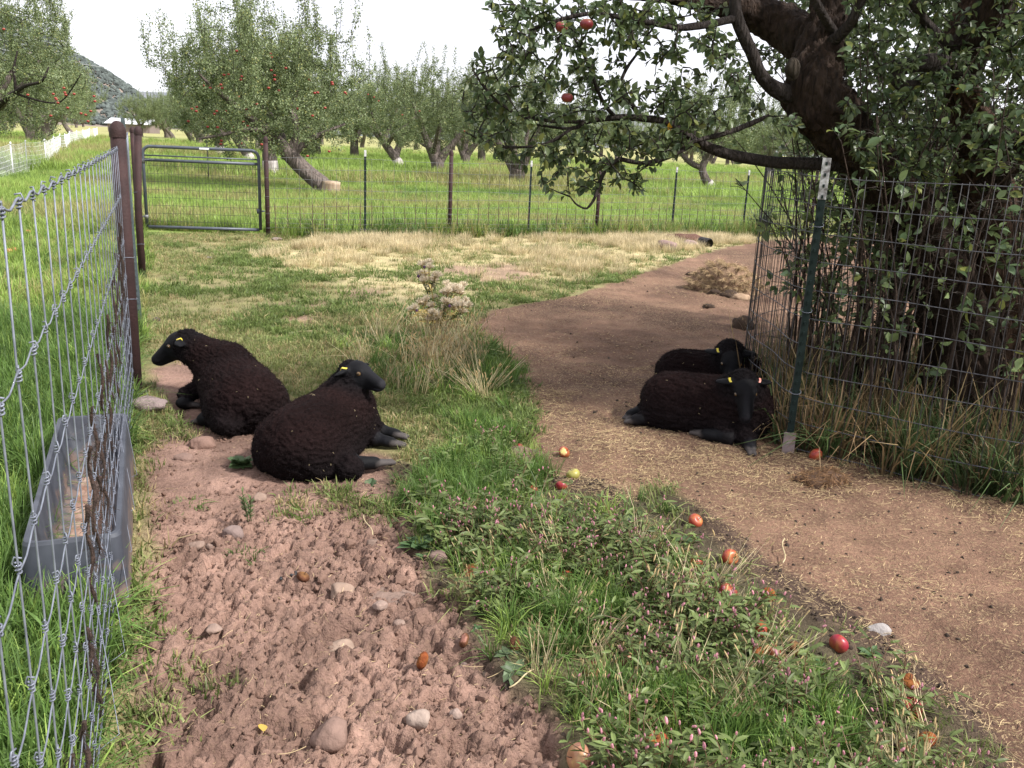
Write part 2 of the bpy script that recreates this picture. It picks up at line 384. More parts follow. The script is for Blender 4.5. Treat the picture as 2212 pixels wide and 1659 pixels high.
ad = nt.nodes.new('ShaderNodeMath'); ad.operation = 'ADD'; Ln(noA.outputs['Fac'], ad.inputs[0]); Ln(noB.outputs['Fac'], ad.inputs[1])
mr = nt.nodes.new('ShaderNodeMapRange'); mr.inputs['From Min'].default_value = .7; mr.inputs['From Max'].default_value = 1.3; mr.inputs['To Min'].default_value = .62; mr.inputs['To Max'].default_value = 1.38; Ln(ad.outputs[0], mr.inputs['Value'])
hs = nt.nodes.new('ShaderNodeHueSaturation'); Ln(at.outputs['Color'], hs.inputs['Color']); Ln(mr.outputs['Result'], hs.inputs['Value']); 
vo = nt.nodes.new('ShaderNodeTexVoronoi'); vo.inputs['Scale'].default_value = 75; vo.inputs['Randomness'].default_value = 1
mp = nt.nodes.new('ShaderNodeMapping'); mp.inputs['Scale'].default_value = (1, 1.9, 1); mp.inputs['Rotation'].default_value = (0, 0, .7); noW = nt.nodes.new('ShaderNodeTexNoise'); noW.inputs['Scale'].default_value = 9
Ln(tc.outputs['Object'], noW.inputs['Vector']); vw = nt.nodes.new('ShaderNodeMix'); vw.data_type = 'RGBA'; vw.blend_type = 'LINEAR_LIGHT'; vw.inputs['Factor'].default_value = .12; Ln(tc.outputs['Object'], vw.inputs['A']); Ln(noW.outputs['Color'], vw.inputs['B']); Ln(vw.outputs['Result'], mp.inputs['Vector']); Ln(mp.outputs['Vector'], vo.inputs['Vector'])
sx = nt.nodes.new('ShaderNodeSeparateColor'); Ln(vo.outputs['Color'], sx.inputs['Color'])
def speck(prev, lo, hi, col, out, dmax):
    a = nt.nodes.new('ShaderNodeMath'); a.operation = 'GREATER_THAN'; a.inputs[1].default_value = lo; Ln(out, a.inputs[0])
    d_ = nt.nodes.new('ShaderNodeMath'); d_.operation = 'LESS_THAN'; d_.inputs[1].default_value = dmax; Ln(vo.outputs['Distance'], d_.inputs[0])
    k = nt.nodes.new('ShaderNodeMath'); k.operation = 'MULTIPLY'; Ln(a.outputs[0], k.inputs[0]); Ln(d_.outputs[0], k.inputs[1])
    k2 = nt.nodes.new('ShaderNodeMath'); k2.operation = 'MULTIPLY'; Ln(k.outputs[0], k2.inputs[0]); Ln(at.outputs['Alpha'], k2.inputs[1])
    k3 = nt.nodes.new('ShaderNodeMath'); k3.operation = 'MULTIPLY'; k3.inputs[1].default_value = hi; Ln(k2.outputs[0], k3.inputs[0])
    x = nt.nodes.new('ShaderNodeMix'); x.data_type = 'RGBA'; Ln(k3.outputs[0], x.inputs['Factor']); Ln(prev, x.inputs['A']); x.inputs['B'].default_value = (*col, 1); return x.outputs['Result']
c_ = speck(hs.outputs['Color'], .62, .75, (.34, .25, .145), sx.outputs['Red'], .5)
c_ = speck(c_, .70, .8, (.055, .036, .028), sx.outputs['Green'], .45)
Ln(c_, b.inputs['Base Color'])
b.inputs['Roughness'].default_value = .95; b.inputs['Specular IOR Level'].default_value = .15
bp = nt.nodes.new('ShaderNodeBump'); bp.inputs['Strength'].default_value = .9; bp.inputs['Distance'].default_value = .016; noC = nt.nodes.new('ShaderNodeTexNoise'); noC.inputs['Scale'].default_value = 150; noC.inputs['Detail'].default_value = 4; Ln(tc.outputs['Object'], noC.inputs['Vector']); adC = nt.nodes.new('ShaderNodeMath'); adC.operation = 'MULTIPLY_ADD'; adC.inputs[1].default_value = .5; Ln(noC.outputs['Fac'], adC.inputs[0]); Ln(noA.outputs['Fac'], adC.inputs[2]); Ln(adC.outputs[0], bp.inputs['Height']); Ln(bp.outputs['Normal'], b.inputs['Normal'])
MAT_GROUND = m
ground = obj('ground', gme, m, kind='structure', label='pasture ground of trodden reddish soil, worn lawn and orchard meadow')
# ================================================================== FENCES, GATE, CAGE
RUST = mat_simple('rusty_brown_paint', (.028, .0145, .0145), (.046, .023, .022), 9, .7, 0, .25, 90, spec=.25)
GALV = mat_simple('galvanised_wire', (.12, .13, .165), (.20, .215, .26), 30, .55, .3)
GALVD = mat_simple('weathered_wire', (.11, .11, .115), (.18, .18, .185), 25, .55, .5)
RUSTW = mat_simple('rusted_wire', (.11, .06, .045), (.06, .04, .035), 40, .8)
DARKW = mat_simple('dark_old_wire', (.026, .024, .026), (.052, .048, .050), 30, .7, .0)
GATEM = mat_simple('grey_gate_paint', (.055, .064, .082), (.075, .085, .105), 12, .45, .1)
GREENP = mat_simple('green_post_paint', (.006, .013, .0115), (.011, .021, .019), 14, .75, spec=.2)
GREYP = mat_simple('grey_green_steel', (.11, .14, .15), (.08, .10, .11), 10, .5, .3)
WHITEP = mat_simple('white_paint', (.78, .78, .80), (.62, .62, .64), 18, .55)
CHIPW = mat_simple('chipped_white_paint', (.42, .42, .43), (.09, .08, .08), 38, .6, detail=6)
PLATE = mat_simple('bare_spade_steel', (.30, .24, .24), (.22, .17, .17), 20, .6, .2)

def pipe_post(name, x, y, h, r, mat, parent=None, cap=True, label=None, cat=None, group=None, lean=(0, 0)):
    z0 = gz(x, y)
    mb = MB(); mb.tube([(0, 0, -.15), (0, 0, h * .5), (lean[0], lean[1], h)], r, 20)
    p = obj(name, mb.mesh(name, True), mat, parent, (x, y, z0), label, cat, group)
    if cap:
        c = MB(); prof = [(r * 1.10, -.025), (r * 1.10, .006), (r * 1.04, .022), (r * .8, .045), (r * .45, .06), (0.0005, .065)]
        c.lathe(prof, 20, (lean[0], lean[1], h))
        obj('cap', c.mesh('cap', True), mat, p)
    return p
def t_post(name, x, y, h, mat, parent=None, rz=0, lean=(0, 0), tip=None, label=None, cat=None, plate=False, w=.035):
    z0 = gz(x, y)
    hh = h - (.10 if tip else 0)
    def sect(mb, za, zb, e=0):
        l0 = (lean[0] * za / h, lean[1] * za / h); l1 = (lean[0] * zb / h, lean[1] * zb / h)
        for (a, b_) in (((-w / 2 - e, -.003 - e), (w / 2 + e, .003 + e)), ((-.003 - e, -.001), (.003 + e, w * .9 + e))):
            V = np.array([(a[0] + l[0], a[1] + l[1], z) if k == 0 else ((b_[0] if k in (1, 2) else a[0]) + l[0], (b_[1] if k in (2, 3) else a[1]) + l[1], z) for z, l in ((za, l0), (zb, l1)) for k in range(4)])
            mb.add(V, [np.array([(0, 3, 2, 1), (4, 5, 6, 7), (0, 1, 5, 4), (1, 2, 6, 5), (2, 3, 7, 6), (3, 0, 4, 7)])])
    mb = MB(); sect(mb, -.2 if not plate else .01, hh)
    z = .12
    while z < hh - .03:
        lx, ly = lean[0] * z / h, lean[1] * z / h
        mb.box((lx - .005, ly - .012, z), (lx + .005, ly - .002, z + .016)); z += .055
    p = obj(name, mb.mesh(name), mat, parent, (x, y, z0), label, cat); p.rotation_euler[2] = rz
    if tip:
        t = MB(); sect(t, hh, h, .0006); obj('painted_tip', t.mesh('painted_tip'), tip, p)
    if plate:
        bm = MB(); th = np.linspace(0, math.pi, 9)
        pts = [(.032, .12)] + [(.032 * math.cos(t_), -.005 - .03 * math.sin(t_)) for t_ in th] + [(-.032, .12)]
        n = len(pts); V = [(a, -.012, b_) for a, b_ in pts] + [(a, -.006, b_) for a, b_ in pts]
        F4 = [(i, (i + 1) % n, n + (i + 1) % n, n + i) for i in range(n)]
        c0 = [(0, i, i + 1) for i in range(1, n - 1)]; c1 = [(n, n + i + 1, n + i) for i in range(1, n - 1)]
        bm.add(V, [np.array(F4), np.array(c0 + c1)])
        obj('anchor_plate', bm.mesh('anchor_plate'), PLATE, p)
    return p

# ---- left woven-wire fence, from behind the photographer to the gate
fence = thing('wire_fence', 'galvanised knotted wire fence on brown pipe posts along the left edge, up to the gate', 'fence', (LA[0], LA[1], 0))
fdir = (LB - LA) / np.linalg.norm(LB - LA)
_bs = np.array([-9.4, -4.96, 0.0]); _bx = np.array([-3.80, -1.955, -.05]); _by = np.array([8.95, 4.58, 0.04])
def fpt(s, z):                                  # s metres from the first post towards the photographer; behind it, along the next posts
    if s >= 0: return np.array([fdir[0] * s, fdir[1] * s, z])
    return np.array([np.interp(s, _bs, _bx), np.interp(s, _bs, _by), z])
LZ = [1.465, 1.21, .965, .765, .63, .51, .405, .305, .215, .135]
def fz(z, s):                                    # the wires sag a little towards the camera end
    return z - (.004 * max(s, 0) if z < 1 else 0) * (1.0 if z > .5 else .6) + .0015 * math.sin(s * 9 + z * 30)
stays = list(np.arange(-9.4, 5.0, .178))
def zig(s, z):
    ph = (s / .178) * 2 * math.pi
    return .006 * math.sin(ph) * (1 if z > 1.3 else .8)
for z in LZ:
    mb = MB(); ss = np.arange(-9.3, 5.0, .0356)
    pts = [fpt(s, fz(z, s) + zig(s, z)) + np.array([0, 0, 0]) for s in ss]
    mb.tube(pts, .0023 if z > 1.3 else .0016, 5); obj('line_wire', mb.mesh('line_wire', True), GALV, fence)
mb = MB(); ss = np.arange(-9.3, 5.0, .03)
for ph in (0, math.pi):
    mb.tube([fpt(s, .06) + np.array([.002 * math.cos(s * 60 + ph), 0, .0025 * math.sin(s * 60 + ph) + .004 * math.sin(s * 4)]) for s in ss], .0016, 4)
obj('barbed_wire', mb.mesh('barbed_wire', True), GALV, fence)
mb = MB(); mb.tube([(0, 0, .09), (.002, .002, .4), (-.001, 0, .8), (.002, 0, 1.2), (0, 0, 1.465)], .0018, 6)
stay_me = mb.mesh('stay_wire', True)
kn = MB()
for z in LZ:                                     # the wrapped knot: three coils round the stay and a hooked end
    for k in range(3):
        th = np.linspace(0, 2 * math.pi, 9); zz = z - .012 + k * .0062
        kn.tube(np.stack([.0040 * np.cos(th), .0044 * np.sin(th), zz + th * .001], 1), .0016, 4)
    kn.tube([fdir3 * t_ + np.array([0, 0, z + dz]) for t_, dz in ((-.006, .012), (.004, .014), (.008, .004), (.002, -.004)) for fdir3 in [np.array([fdir[0], fdir[1], 0])]], .0017, 4)
knot_me = kn.mesh('knots', True)
for i, s in enumerate(stays):
    o = obj('stay_wire', stay_me, GALV, fence, fpt(s, 0)); o.rotation_euler[2] = i * 1.3
    k = obj('knots', knot_me, GALV, o, kind='stuff')
# slack broken ends hanging by the ground
mb = MB()
for s in (1.2, 1.6, 2.0, 2.35, 2.7, 3.1):
    a = fpt(s, .34); b_ = fpt(s + .25, .07)
    mb.tube([a, a * .6 + b_ * .4 + np.array([.03, 0, -.05]), a * .25 + b_ * .75 + np.array([.05, 0, -.06]), b_], .0013, 4)
obj('loose_wires', mb.mesh('loose_wires', True), GALV, fence, kind='stuff')
first_post = pipe_post('pipe_post', LA[0] - .015, LA[1] + .05, 1.55, .041, RUST)
first_post.parent = fence; first_post.location = (-.015, .05, 0)
p2 = pipe_post('pipe_post', 0, 0, 1.52, .038, RUST, fence, lean=(.05, 0)); p2.location = (-4.09 - LA[0], 9.61 - LA[1], 0)
p3 = pipe_post('pipe_post', 0, 0, 1.50, .038, RUST, fence); p3.location = (-5.98 - LA[0], 14.02 - LA[1], 0)
tp = t_post('steel_post', 0, 0, 1.64, GREYP, fence, lean=(-.03, .0), w=.032); tq = PY(299, 640, 7.2); tp.location = (tq[0] - LA[0], 7.2 - LA[1], 0); tp.rotation_euler = (0, 0, .2)
mb = MB()                                        # tie wires round the first posts
for (px, py, r_, zs) in ((-.015, .05, .043, (.86, .62, .05)), (-4.09 - LA[0], 9.61 - LA[1], .040, (.9, .35))):
    for z in zs:
        th = np.linspace(0, 2 * math.pi, 17); mb.tube(np.stack([px + r_ * np.cos(th), py + r_ * np.sin(th), z + .006 * np.sin(th * 1.5)], 1), .002, 4)
mb.tube([(.04, .03, .06), (.08, -.02, .09), (.10, -.05, .07), (.06, -.06, .05), (.03, -.02, .06)], .002, 4)
obj('tie_wires', mb.mesh('tie_wires', True), GALV, fence, kind='stuff')

# ---- gate
def PL(U, V, a, b):
    n = np.array([-(b[1] - a[1]), b[0] - a[0], 0.0]); q = ray(U, V)
    return CAM + q * (((np.array([a[0], a[1], 0]) - CAM) @ n) / (q @ n))
ga, gb = G(318, 489, .1), G(563, 496, .1)
gate = thing('metal_gate', 'grey tubular metal gate with rounded top corners and wire mesh infill', 'gate', (ga[0], ga[1], 0))
g0 = np.array([ga[0], ga[1], 0]); gl = math.dist(ga[:2], gb[:2]); gd = np.array([(gb[0] - ga[0]) / gl, (gb[1] - ga[1]) / gl, 0])
def gp(s, z): return gd * s + np.array([0, 0, z])
zt = PL(440, 321, ga, gb)[2]; zm = PL(440, 350, ga, gb)[2]; zth = PL(440, 341, ga, gb)[2]; zb = PL(440, 493, ga, gb)[2]
R_ = .11; arc = lambda cx, cz, a0, a1: [gp(cx + R_ * math.cos(t), cz + R_ * math.sin(t)) for t in np.linspace(a0, a1, 8)]
mb = MB(); mb.tube([gp(0, zb)] + [gp(0, zt - R_ - .02)] + arc(R_, zt - R_, math.pi, math.pi / 2) + [gp(gl / 2, zt)] + arc(gl - R_, zt - R_, math.pi / 2, 0) + [gp(gl, zt - R_ - .02), gp(gl, zb)], .024, 12)
obj('frame_tube', mb.mesh('frame_tube', True), GATEM, gate)
for z, r_ in ((zb, .024), (zm, .024), (zth + .005, .011)):
    mb = MB(); mb.tube([gp(0.02, z), gp(gl / 2, z), gp(gl - .02, z)], r_, 10); obj('rail', mb.mesh('rail', True), GATEM, gate)
nv = 34
mb = MB(); mb.tube([(0, 0, zb), (0, 0, zm)], .0024, 5); wm = mb.mesh('mesh_wire')
for i in range(1, nv): obj('mesh_wire', wm, DARKW, gate, gp(gl * i / nv, 0))
for z in np.linspace(zb + .09, zm - .08, 8):
    mb = MB(); mb.tube([gp(0, z), gp(gl, z)], .0024, 5); obj('cross_wire', mb.mesh('cross_wire'), DARKW, gate)
mb = MB(); mb.box((-.07, -.027, zt - .014), (.07, -.0245, zt + .012)); o = obj('white_sticker', mb.mesh('white_sticker'), WHITEP, gate, gp(gl * .53, 0)); o.rotation_euler[2] = math.atan2(gd[1], gd[0])
mb = MB(); mb.tube([gp(gl - .01, zb + .28), gp(gl + .07, zb + .29)], .012, 8); mb.tube([gp(gl - .02, zb + .25), gp(gl - .02, zb + .32)], .03, 10); obj('latch', mb.mesh('latch', True), GATEM, gate)
mb = MB()
for z in (zm - .02, zb + .15):
    mb = MB(); mb.tube([gp(-.07, z), gp(0, z)], .012, 8); mb.tube([gp(0, z - .03), gp(0, z + .03)], .03, 10); obj('hinge', mb.mesh('hinge', True), GALVD, gate)
mb = MB()
for k in range(10):
    c = gp(-.06 + .024 * k, zm + .03 - .03 * math.sin(k / 9 * math.pi) - (.02 if k > 7 else 0)) + np.array([0, -.03, 0]); th = np.linspace(0, 2 * math.pi, 9)
    e = gd if k % 2 else np.array([0, -1, 0]); mb.tube([c + .014 * math.cos(t) * gd * 1.2 + .008 * math.sin(t) * (np.array([0, 0, 1]) if k % 2 else np.array([0, -1, 0])) for t in th], .003, 4)
obj('chain', mb.mesh('chain', True), GALV, gate)

TIPW = mat_simple('dull_white_tip', (.50, .50, .51), (.30, .30, .30), 30, .7)
# ---- back fence
bf = thing('wire_fence', 'square-mesh wire fence with brown pipe posts and green T-posts across the back', 'fence', (-3.9, 13.87, 0))
B0 = np.array([-3.9, 13.87, 0])
posts = [(-3.9, 13.87, 1.45, 'p'), (-2.5, 14.51, 1.37, 't'), (-1.19, 15.27, 1.36, 'p'), (.16, 15.93, 1.30, 't'), (1.42, 16.55, 1.30, 'p'), (2.97, 17.52, 1.28, 't'), (4.57, 18.39, 1.27, 't'), (6.2, 19.2, 1.27, 'p'), (7.9, 20.1, 1.27, 't'), (9.6, 20.9, 1.27, 't')]
for x, y, h, t in posts:
    if t == 'p':
        p = pipe_post('pipe_post', x, y, h, .034, RUST, bf); p.location = (x - B0[0], y - B0[1], 0)
        mb = MB()
        for z in (.14, .36, .62, .9, 1.15):
            th = np.linspace(0, 2 * math.pi, 13); mb.tube(np.stack([.036 * np.cos(th), .036 * np.sin(th), z + 0 * th], 1), .0025, 4)
        obj('tie_wires', mb.mesh('tie_wires', True), GALVD, p, kind='stuff')
    else:
        p = t_post('green_post', x, y, h, GREENP, bf, rz=.45, tip=TIPW, w=.036); p.location = (x - B0[0], y - B0[1], 0)
path = np.array([(x, y - .035) for x, y, h, t in posts]); seg = np.linalg.norm(np.diff(path, axis=0), axis=1); cum = np.concatenate([[0], np.cumsum(seg)])
def bfp(s, z): return np.array([np.interp(s, cum, path[:, 0]) - B0[0], np.interp(s, cum, path[:, 1]) - B0[1], z])
BZ = [.07, .14, .21, .29, .38, .48, .60, .74, .89, 1.05, 1.22]
for z in BZ:
    mb = MB(); mb.tube([bfp(s, z + .012 * math.sin(s * 2.2 + z * 9)) for s in np.linspace(0, cum[-1], 60)], .0024, 4); obj('line_wire', mb.mesh('line_wire', True), GALVD, bf)
mb = MB(); mb.tube([(0, 0, .05), (.003, 0, .6), (0, 0, 1.23)], .0022, 4); sw = mb.mesh('stay_wire')
mb = MB(); mb.tube([(.004, -.004, .1), (.006, -.004, .3), (.003, -.004, .5)], .005, 5); rs = mb.mesh('rusty_rod')
for i, s in enumerate(np.arange(.12, cum[-1], .192)):
    obj('stay_wire', sw, GALVD, bf, bfp(s, 0))
    if s < 9.5: obj('rusty_rod', rs, RUSTW, bf, bfp(s, (i * 37 % 11) * .006))

RINGM = mat_simple('dull_ring_wire', (.055, .055, .062), (.11, .11, .125), 25, .6, .2)
# ---- wire cage round the old tree
def cage_r(t):
    d_ = (math.degrees(t) - 208 + 180) % 360 - 180
    e_ = (math.degrees(t) - 262 + 180) % 360 - 180
    return 1.53 + .15 * math.exp(-(d_ / 11) ** 2) + .09 * math.exp(-(e_ / 25) ** 2)
def cage_p(t, z): return np.array([math.cos(t) * cage_r(t), math.sin(t) * cage_r(t), z])
cage = thing('wire_cage', 'round cage of dark welded wire mesh around the old apple tree', 'cage', (CAGE_C[0], CAGE_C[1], 0))
nW = 192
mb = MB(); mb.tube([(0, 0, .0), (.004, .003, .5), (-.003, .002, 1.0), (.002, 0, 1.50)], .0020, 5); uw = mb.mesh('upright_wire', True)
for i in range(nW):
    t = 2 * math.pi * i / nW; o = obj('upright_wire', uw, DARKW, cage, cage_p(t, gz(*(CAGE_C + cage_p(t, 0)[:2])) + .0)); o.rotation_euler = (random.uniform(-.008, .008), random.uniform(-.008, .008), i * 2.1)
for k in range(11):
    mb = MB(); z = .03 + k * .147
    pts = [cage_p(t, z + .006 * math.sin(t * 7 + k)) * np.array([1.002, 1.002, 1]) for t in np.linspace(0, 2 * math.pi, 97)]
    mb.tube(pts, .0026, 5, cap=False); obj('ring_wire', mb.mesh('ring_wire', True), RINGM, cage)
cp = t_post('steel_post', 0, 0, 1.585, GREENP, cage, rz=0, tip=None, plate=True, w=.038)
cp.location = (1.545 - CAGE_C[0], 4.665 - CAGE_C[1], gz(1.545, 4.665)); cp.rotation_euler = (0, 0, -.2)
mb = MB(); mb.box((-.021, -.0045, 1.38), (.021, .0045, 1.587)); obj('painted_tip', mb.mesh('painted_tip'), CHIPW, cp)
mb = MB()
for z in (.35, .8, 1.25):
    th = np.linspace(0, 2 * math.pi, 11); mb.tube(np.stack([.03 * np.cos(th), .015 + .03 * np.sin(th), z + .01 * np.sin(th)], 1), .002, 4)
obj('clip_wires', mb.mesh('clip_wires', True), GALV, cp, kind='stuff')

# ---- white electric netting along the lane
NETM = mat_simple('white_poly_twine', (.80, .80, .83), None, rough=.6)
nb = [(-60, 432), (-20, 408), (30, 386), (60, 374), (101.5, 365), (119.5, 347), (133, 333), (144, 332), (153, 318), (168, 311), (181, 307), (194, 298), (204, 297), (211, 292)]
npts = [G(u, v)[:2] for u, v in nb]
net = thing('electric_netting', 'white electric sheep netting on slim white posts beside the lane', 'fence', (*npts[2], 0))
n0 = np.array([*npts[2], 0])
for x, y in npts:
    mb = MB(); mb.tube([(0, 0, 0), (random.uniform(-.03, .03), 0, .98)], .016, 6); mb.tube([(0, 0, .9), (random.uniform(-.03, .03), 0, .98)], .02, 6)
    obj('net_post', mb.mesh('net_post', True), WHITEP, net, np.array([x, y, 0]) - n0)
mb = MB()
for (a, b_) in zip(npts[:-1], npts[1:]):
    ln = math.dist(a, b_); far = math.hypot(*a) > 40; rw = .0024 if not far else .006
    dn = lambda q: np.array([a[0] + (b_[0] - a[0]) * q - n0[0], a[1] + (b_[1] - a[1]) * q - n0[1], 0])
    for z in (.05, .16, .27, .39, .52, .66, .80, .93):
        mb.tube([dn(q) + np.array([0, 0, z - .05 * math.sin(q * math.pi) * z]) for q in np.linspace(0, 1, 7)], rw, 4, cap=False)
    m_ = max(4, int(ln / (.15 if not far else .45)))
    for i in range(1, m_):
        q = i / m_; mb.tube([dn(q) + np.array([0, 0, .03]), dn(q) + np.array([.01, 0, .93 - .05 * math.sin(q * math.pi)])], rw * .8, 4, cap=False)
obj('netting', mb.mesh('netting'), NETM, net, kind='stuff')
# ================================================================== SHEEP
def surface_net(Fv, lo, h):
    """dual mesh of the zero level of a sampled field (negative inside)"""
    nx, ny, nz = Fv.shape; S = Fv < 0
    acc = np.zeros((nx - 1, ny - 1, nz - 1, 3), np.float32); cnt = np.zeros((nx - 1, ny - 1, nz - 1), np.float32)
    base = [slice(0, -1), slice(1, None)]
    for ax in range(3):
        o1, o2 = [a for a in range(3) if a != ax]
        for b1 in (0, 1):
            for b2 in (0, 1):
                s0 = [None] * 3; s1 = [None] * 3
                s0[ax] = base[0]; s1[ax] = base[1]; s0[o1] = s1[o1] = base[b1]; s0[o2] = s1[o2] = base[b2]
                a = Fv[tuple(s0)]; b = Fv[tuple(s1)]; m = (a < 0) != (b < 0)
                t = np.where(m, a / np.where(m, a - b, 1), 0)
                acc[..., ax] += np.where(m, t, 0); acc[..., o1] += m * b1; acc[..., o2] += m * b2; cnt += m
    act = cnt > 0; idx = np.full(act.shape, -1, np.int64); idx[act] = np.arange(act.sum())
    cell = np.argwhere(act); V = (cell + acc[act] / cnt[act][:, None]) * h + np.asarray(lo)
    quads = []
    for ax in range(3):
        o1, o2 = (ax + 1) % 3, (ax + 2) % 3
        s0 = [slice(1, -1)] * 3; s1 = [slice(1, -1)] * 3; s0[ax] = slice(0, -1); s1[ax] = slice(1, None)
        A = S[tuple(s0)]; B = S[tuple(s1)]
        for sgn, mk in ((1, A & ~B), (-1, ~A & B)):
            e = np.argwhere(mk); off = np.ones(3, int); off[ax] = 0; e = e + off
            q = []
            for d1, d2 in ((-1, -1), (0, -1), (0, 0), (-1, 0)):
                c = e.copy(); c[:, o1] += d1; c[:, o2] += d2; q.append(idx[c[:, 0], c[:, 1], c[:, 2]])
            q = np.stack(q, 1)
            if sgn < 0: q = q[:, ::-1]
            quads.append(q[(q >= 0).all(1)])
    return V, np.vstack(quads)
def sd_ell(P, c, r, M=None):
    q = P - np.asarray(c, np.float32)
    if M is not None: q = q @ np.asarray(M, np.float32)
    r = np.asarray(r, np.float32); k0 = np.sqrt(((q / r) ** 2).sum(-1)); k1 = np.sqrt(((q / (r * r)) ** 2).sum(-1)) + 1e-9
    return k0 * (k0 - 1) / k1
def sd_cap(P, a, b, ra, rb):
    a = np.asarray(a, np.float32); b = np.asarray(b, np.float32); ba = b - a; q = P - a
    t = np.clip((q @ ba) / (ba @ ba + 1e-9), 0, 1)
    return np.sqrt(((q - t[..., None] * ba) ** 2).sum(-1)) - (ra + (rb - ra) * t)
def smin(a, b, k):
    h = np.clip(.5 + .5 * (b - a) / k, 0, 1)
    return b + (a - b) * h - k * h * (1 - h)

WOOL, wnt, wb = newmat('black_brown_wool'); Lw = wnt.links.new
wat = wnt.nodes.new('ShaderNodeAttribute'); wat.attribute_name = 'col'
wb.inputs['Roughness'].default_value = .9; wb.inputs['Specular IOR Level'].default_value = .06
wb.inputs['Sheen Weight'].default_value = .0; wb.inputs['Sheen Roughness'].default_value = .6
wtc = wnt.nodes.new('ShaderNodeTexCoord'); wno = wnt.nodes.new('ShaderNodeTexNoise'); wno.inputs['Scale'].default_value = 70; wno.inputs['Detail'].default_value = 5
Lw(wtc.outputs['Object'], wno.inputs['Vector']); whs = wnt.nodes.new('ShaderNodeHueSaturation'); wmr = wnt.nodes.new('ShaderNodeMapRange')
wmr.inputs['From Min'].default_value = .3; wmr.inputs['From Max'].default_value = .7; wmr.inputs['To Min'].default_value = .5; wmr.inputs['To Max'].default_value = 1.5
Lw(wno.outputs['Fac'], wmr.inputs['Value']); Lw(wat.outputs['Color'], whs.inputs['Color']); Lw(wmr.outputs['Result'], whs.inputs['Value']); Lw(whs.outputs['Color'], wb.inputs['Base Color'])
wbp = wnt.nodes.new('ShaderNodeBump'); wbp.inputs['Strength'].default_value = .7; wbp.inputs['Distance'].default_value = .01; Lw(wno.outputs['Fac'], wbp.inputs['Height']); Lw(wbp.outputs['Normal'], wb.inputs['Normal'])
FACE = mat_simple('short_black_hair', (1, 1, 1), None, rough=.66, spec=.12, useattr=True, bump=.2, bscale=160)
HAIR = mat_simple('wool_fibre', (1, 1, 1), None, rough=.85, spec=.15, useattr=True)
EYE = mat_simple('dark_amber_eye', (.085, .050, .020), None, rough=.08, spec=.6)
PUPIL = mat_simple('black_pupil', (.004, .004, .004), None, rough=.1)
YTAG = mat_simple('yellow_plastic', (.62, .50, .06), None, rough=.4)
PTAG = mat_simple('salmon_plastic', (.80, .28, .20), None, rough=.4)
STRAWM = mat_simple('straw', (.36, .29, .16), (.46, .38, .23), 30, .7)

def frame(fwd, up=(0, 0, 1), tilt=0.0):
    f = np.asarray(fwd, float); f /= np.linalg.norm(f); u = np.asarray(up, float); l = np.cross(u, f); l /= np.linalg.norm(l); u = np.cross(f, l)
    if tilt:
        l, u = l * math.cos(tilt) + u * math.sin(tilt), u * math.cos(tilt) - l * math.sin(tilt)
    return np.stack([f, l, u], 1)                # columns: forward, left, up

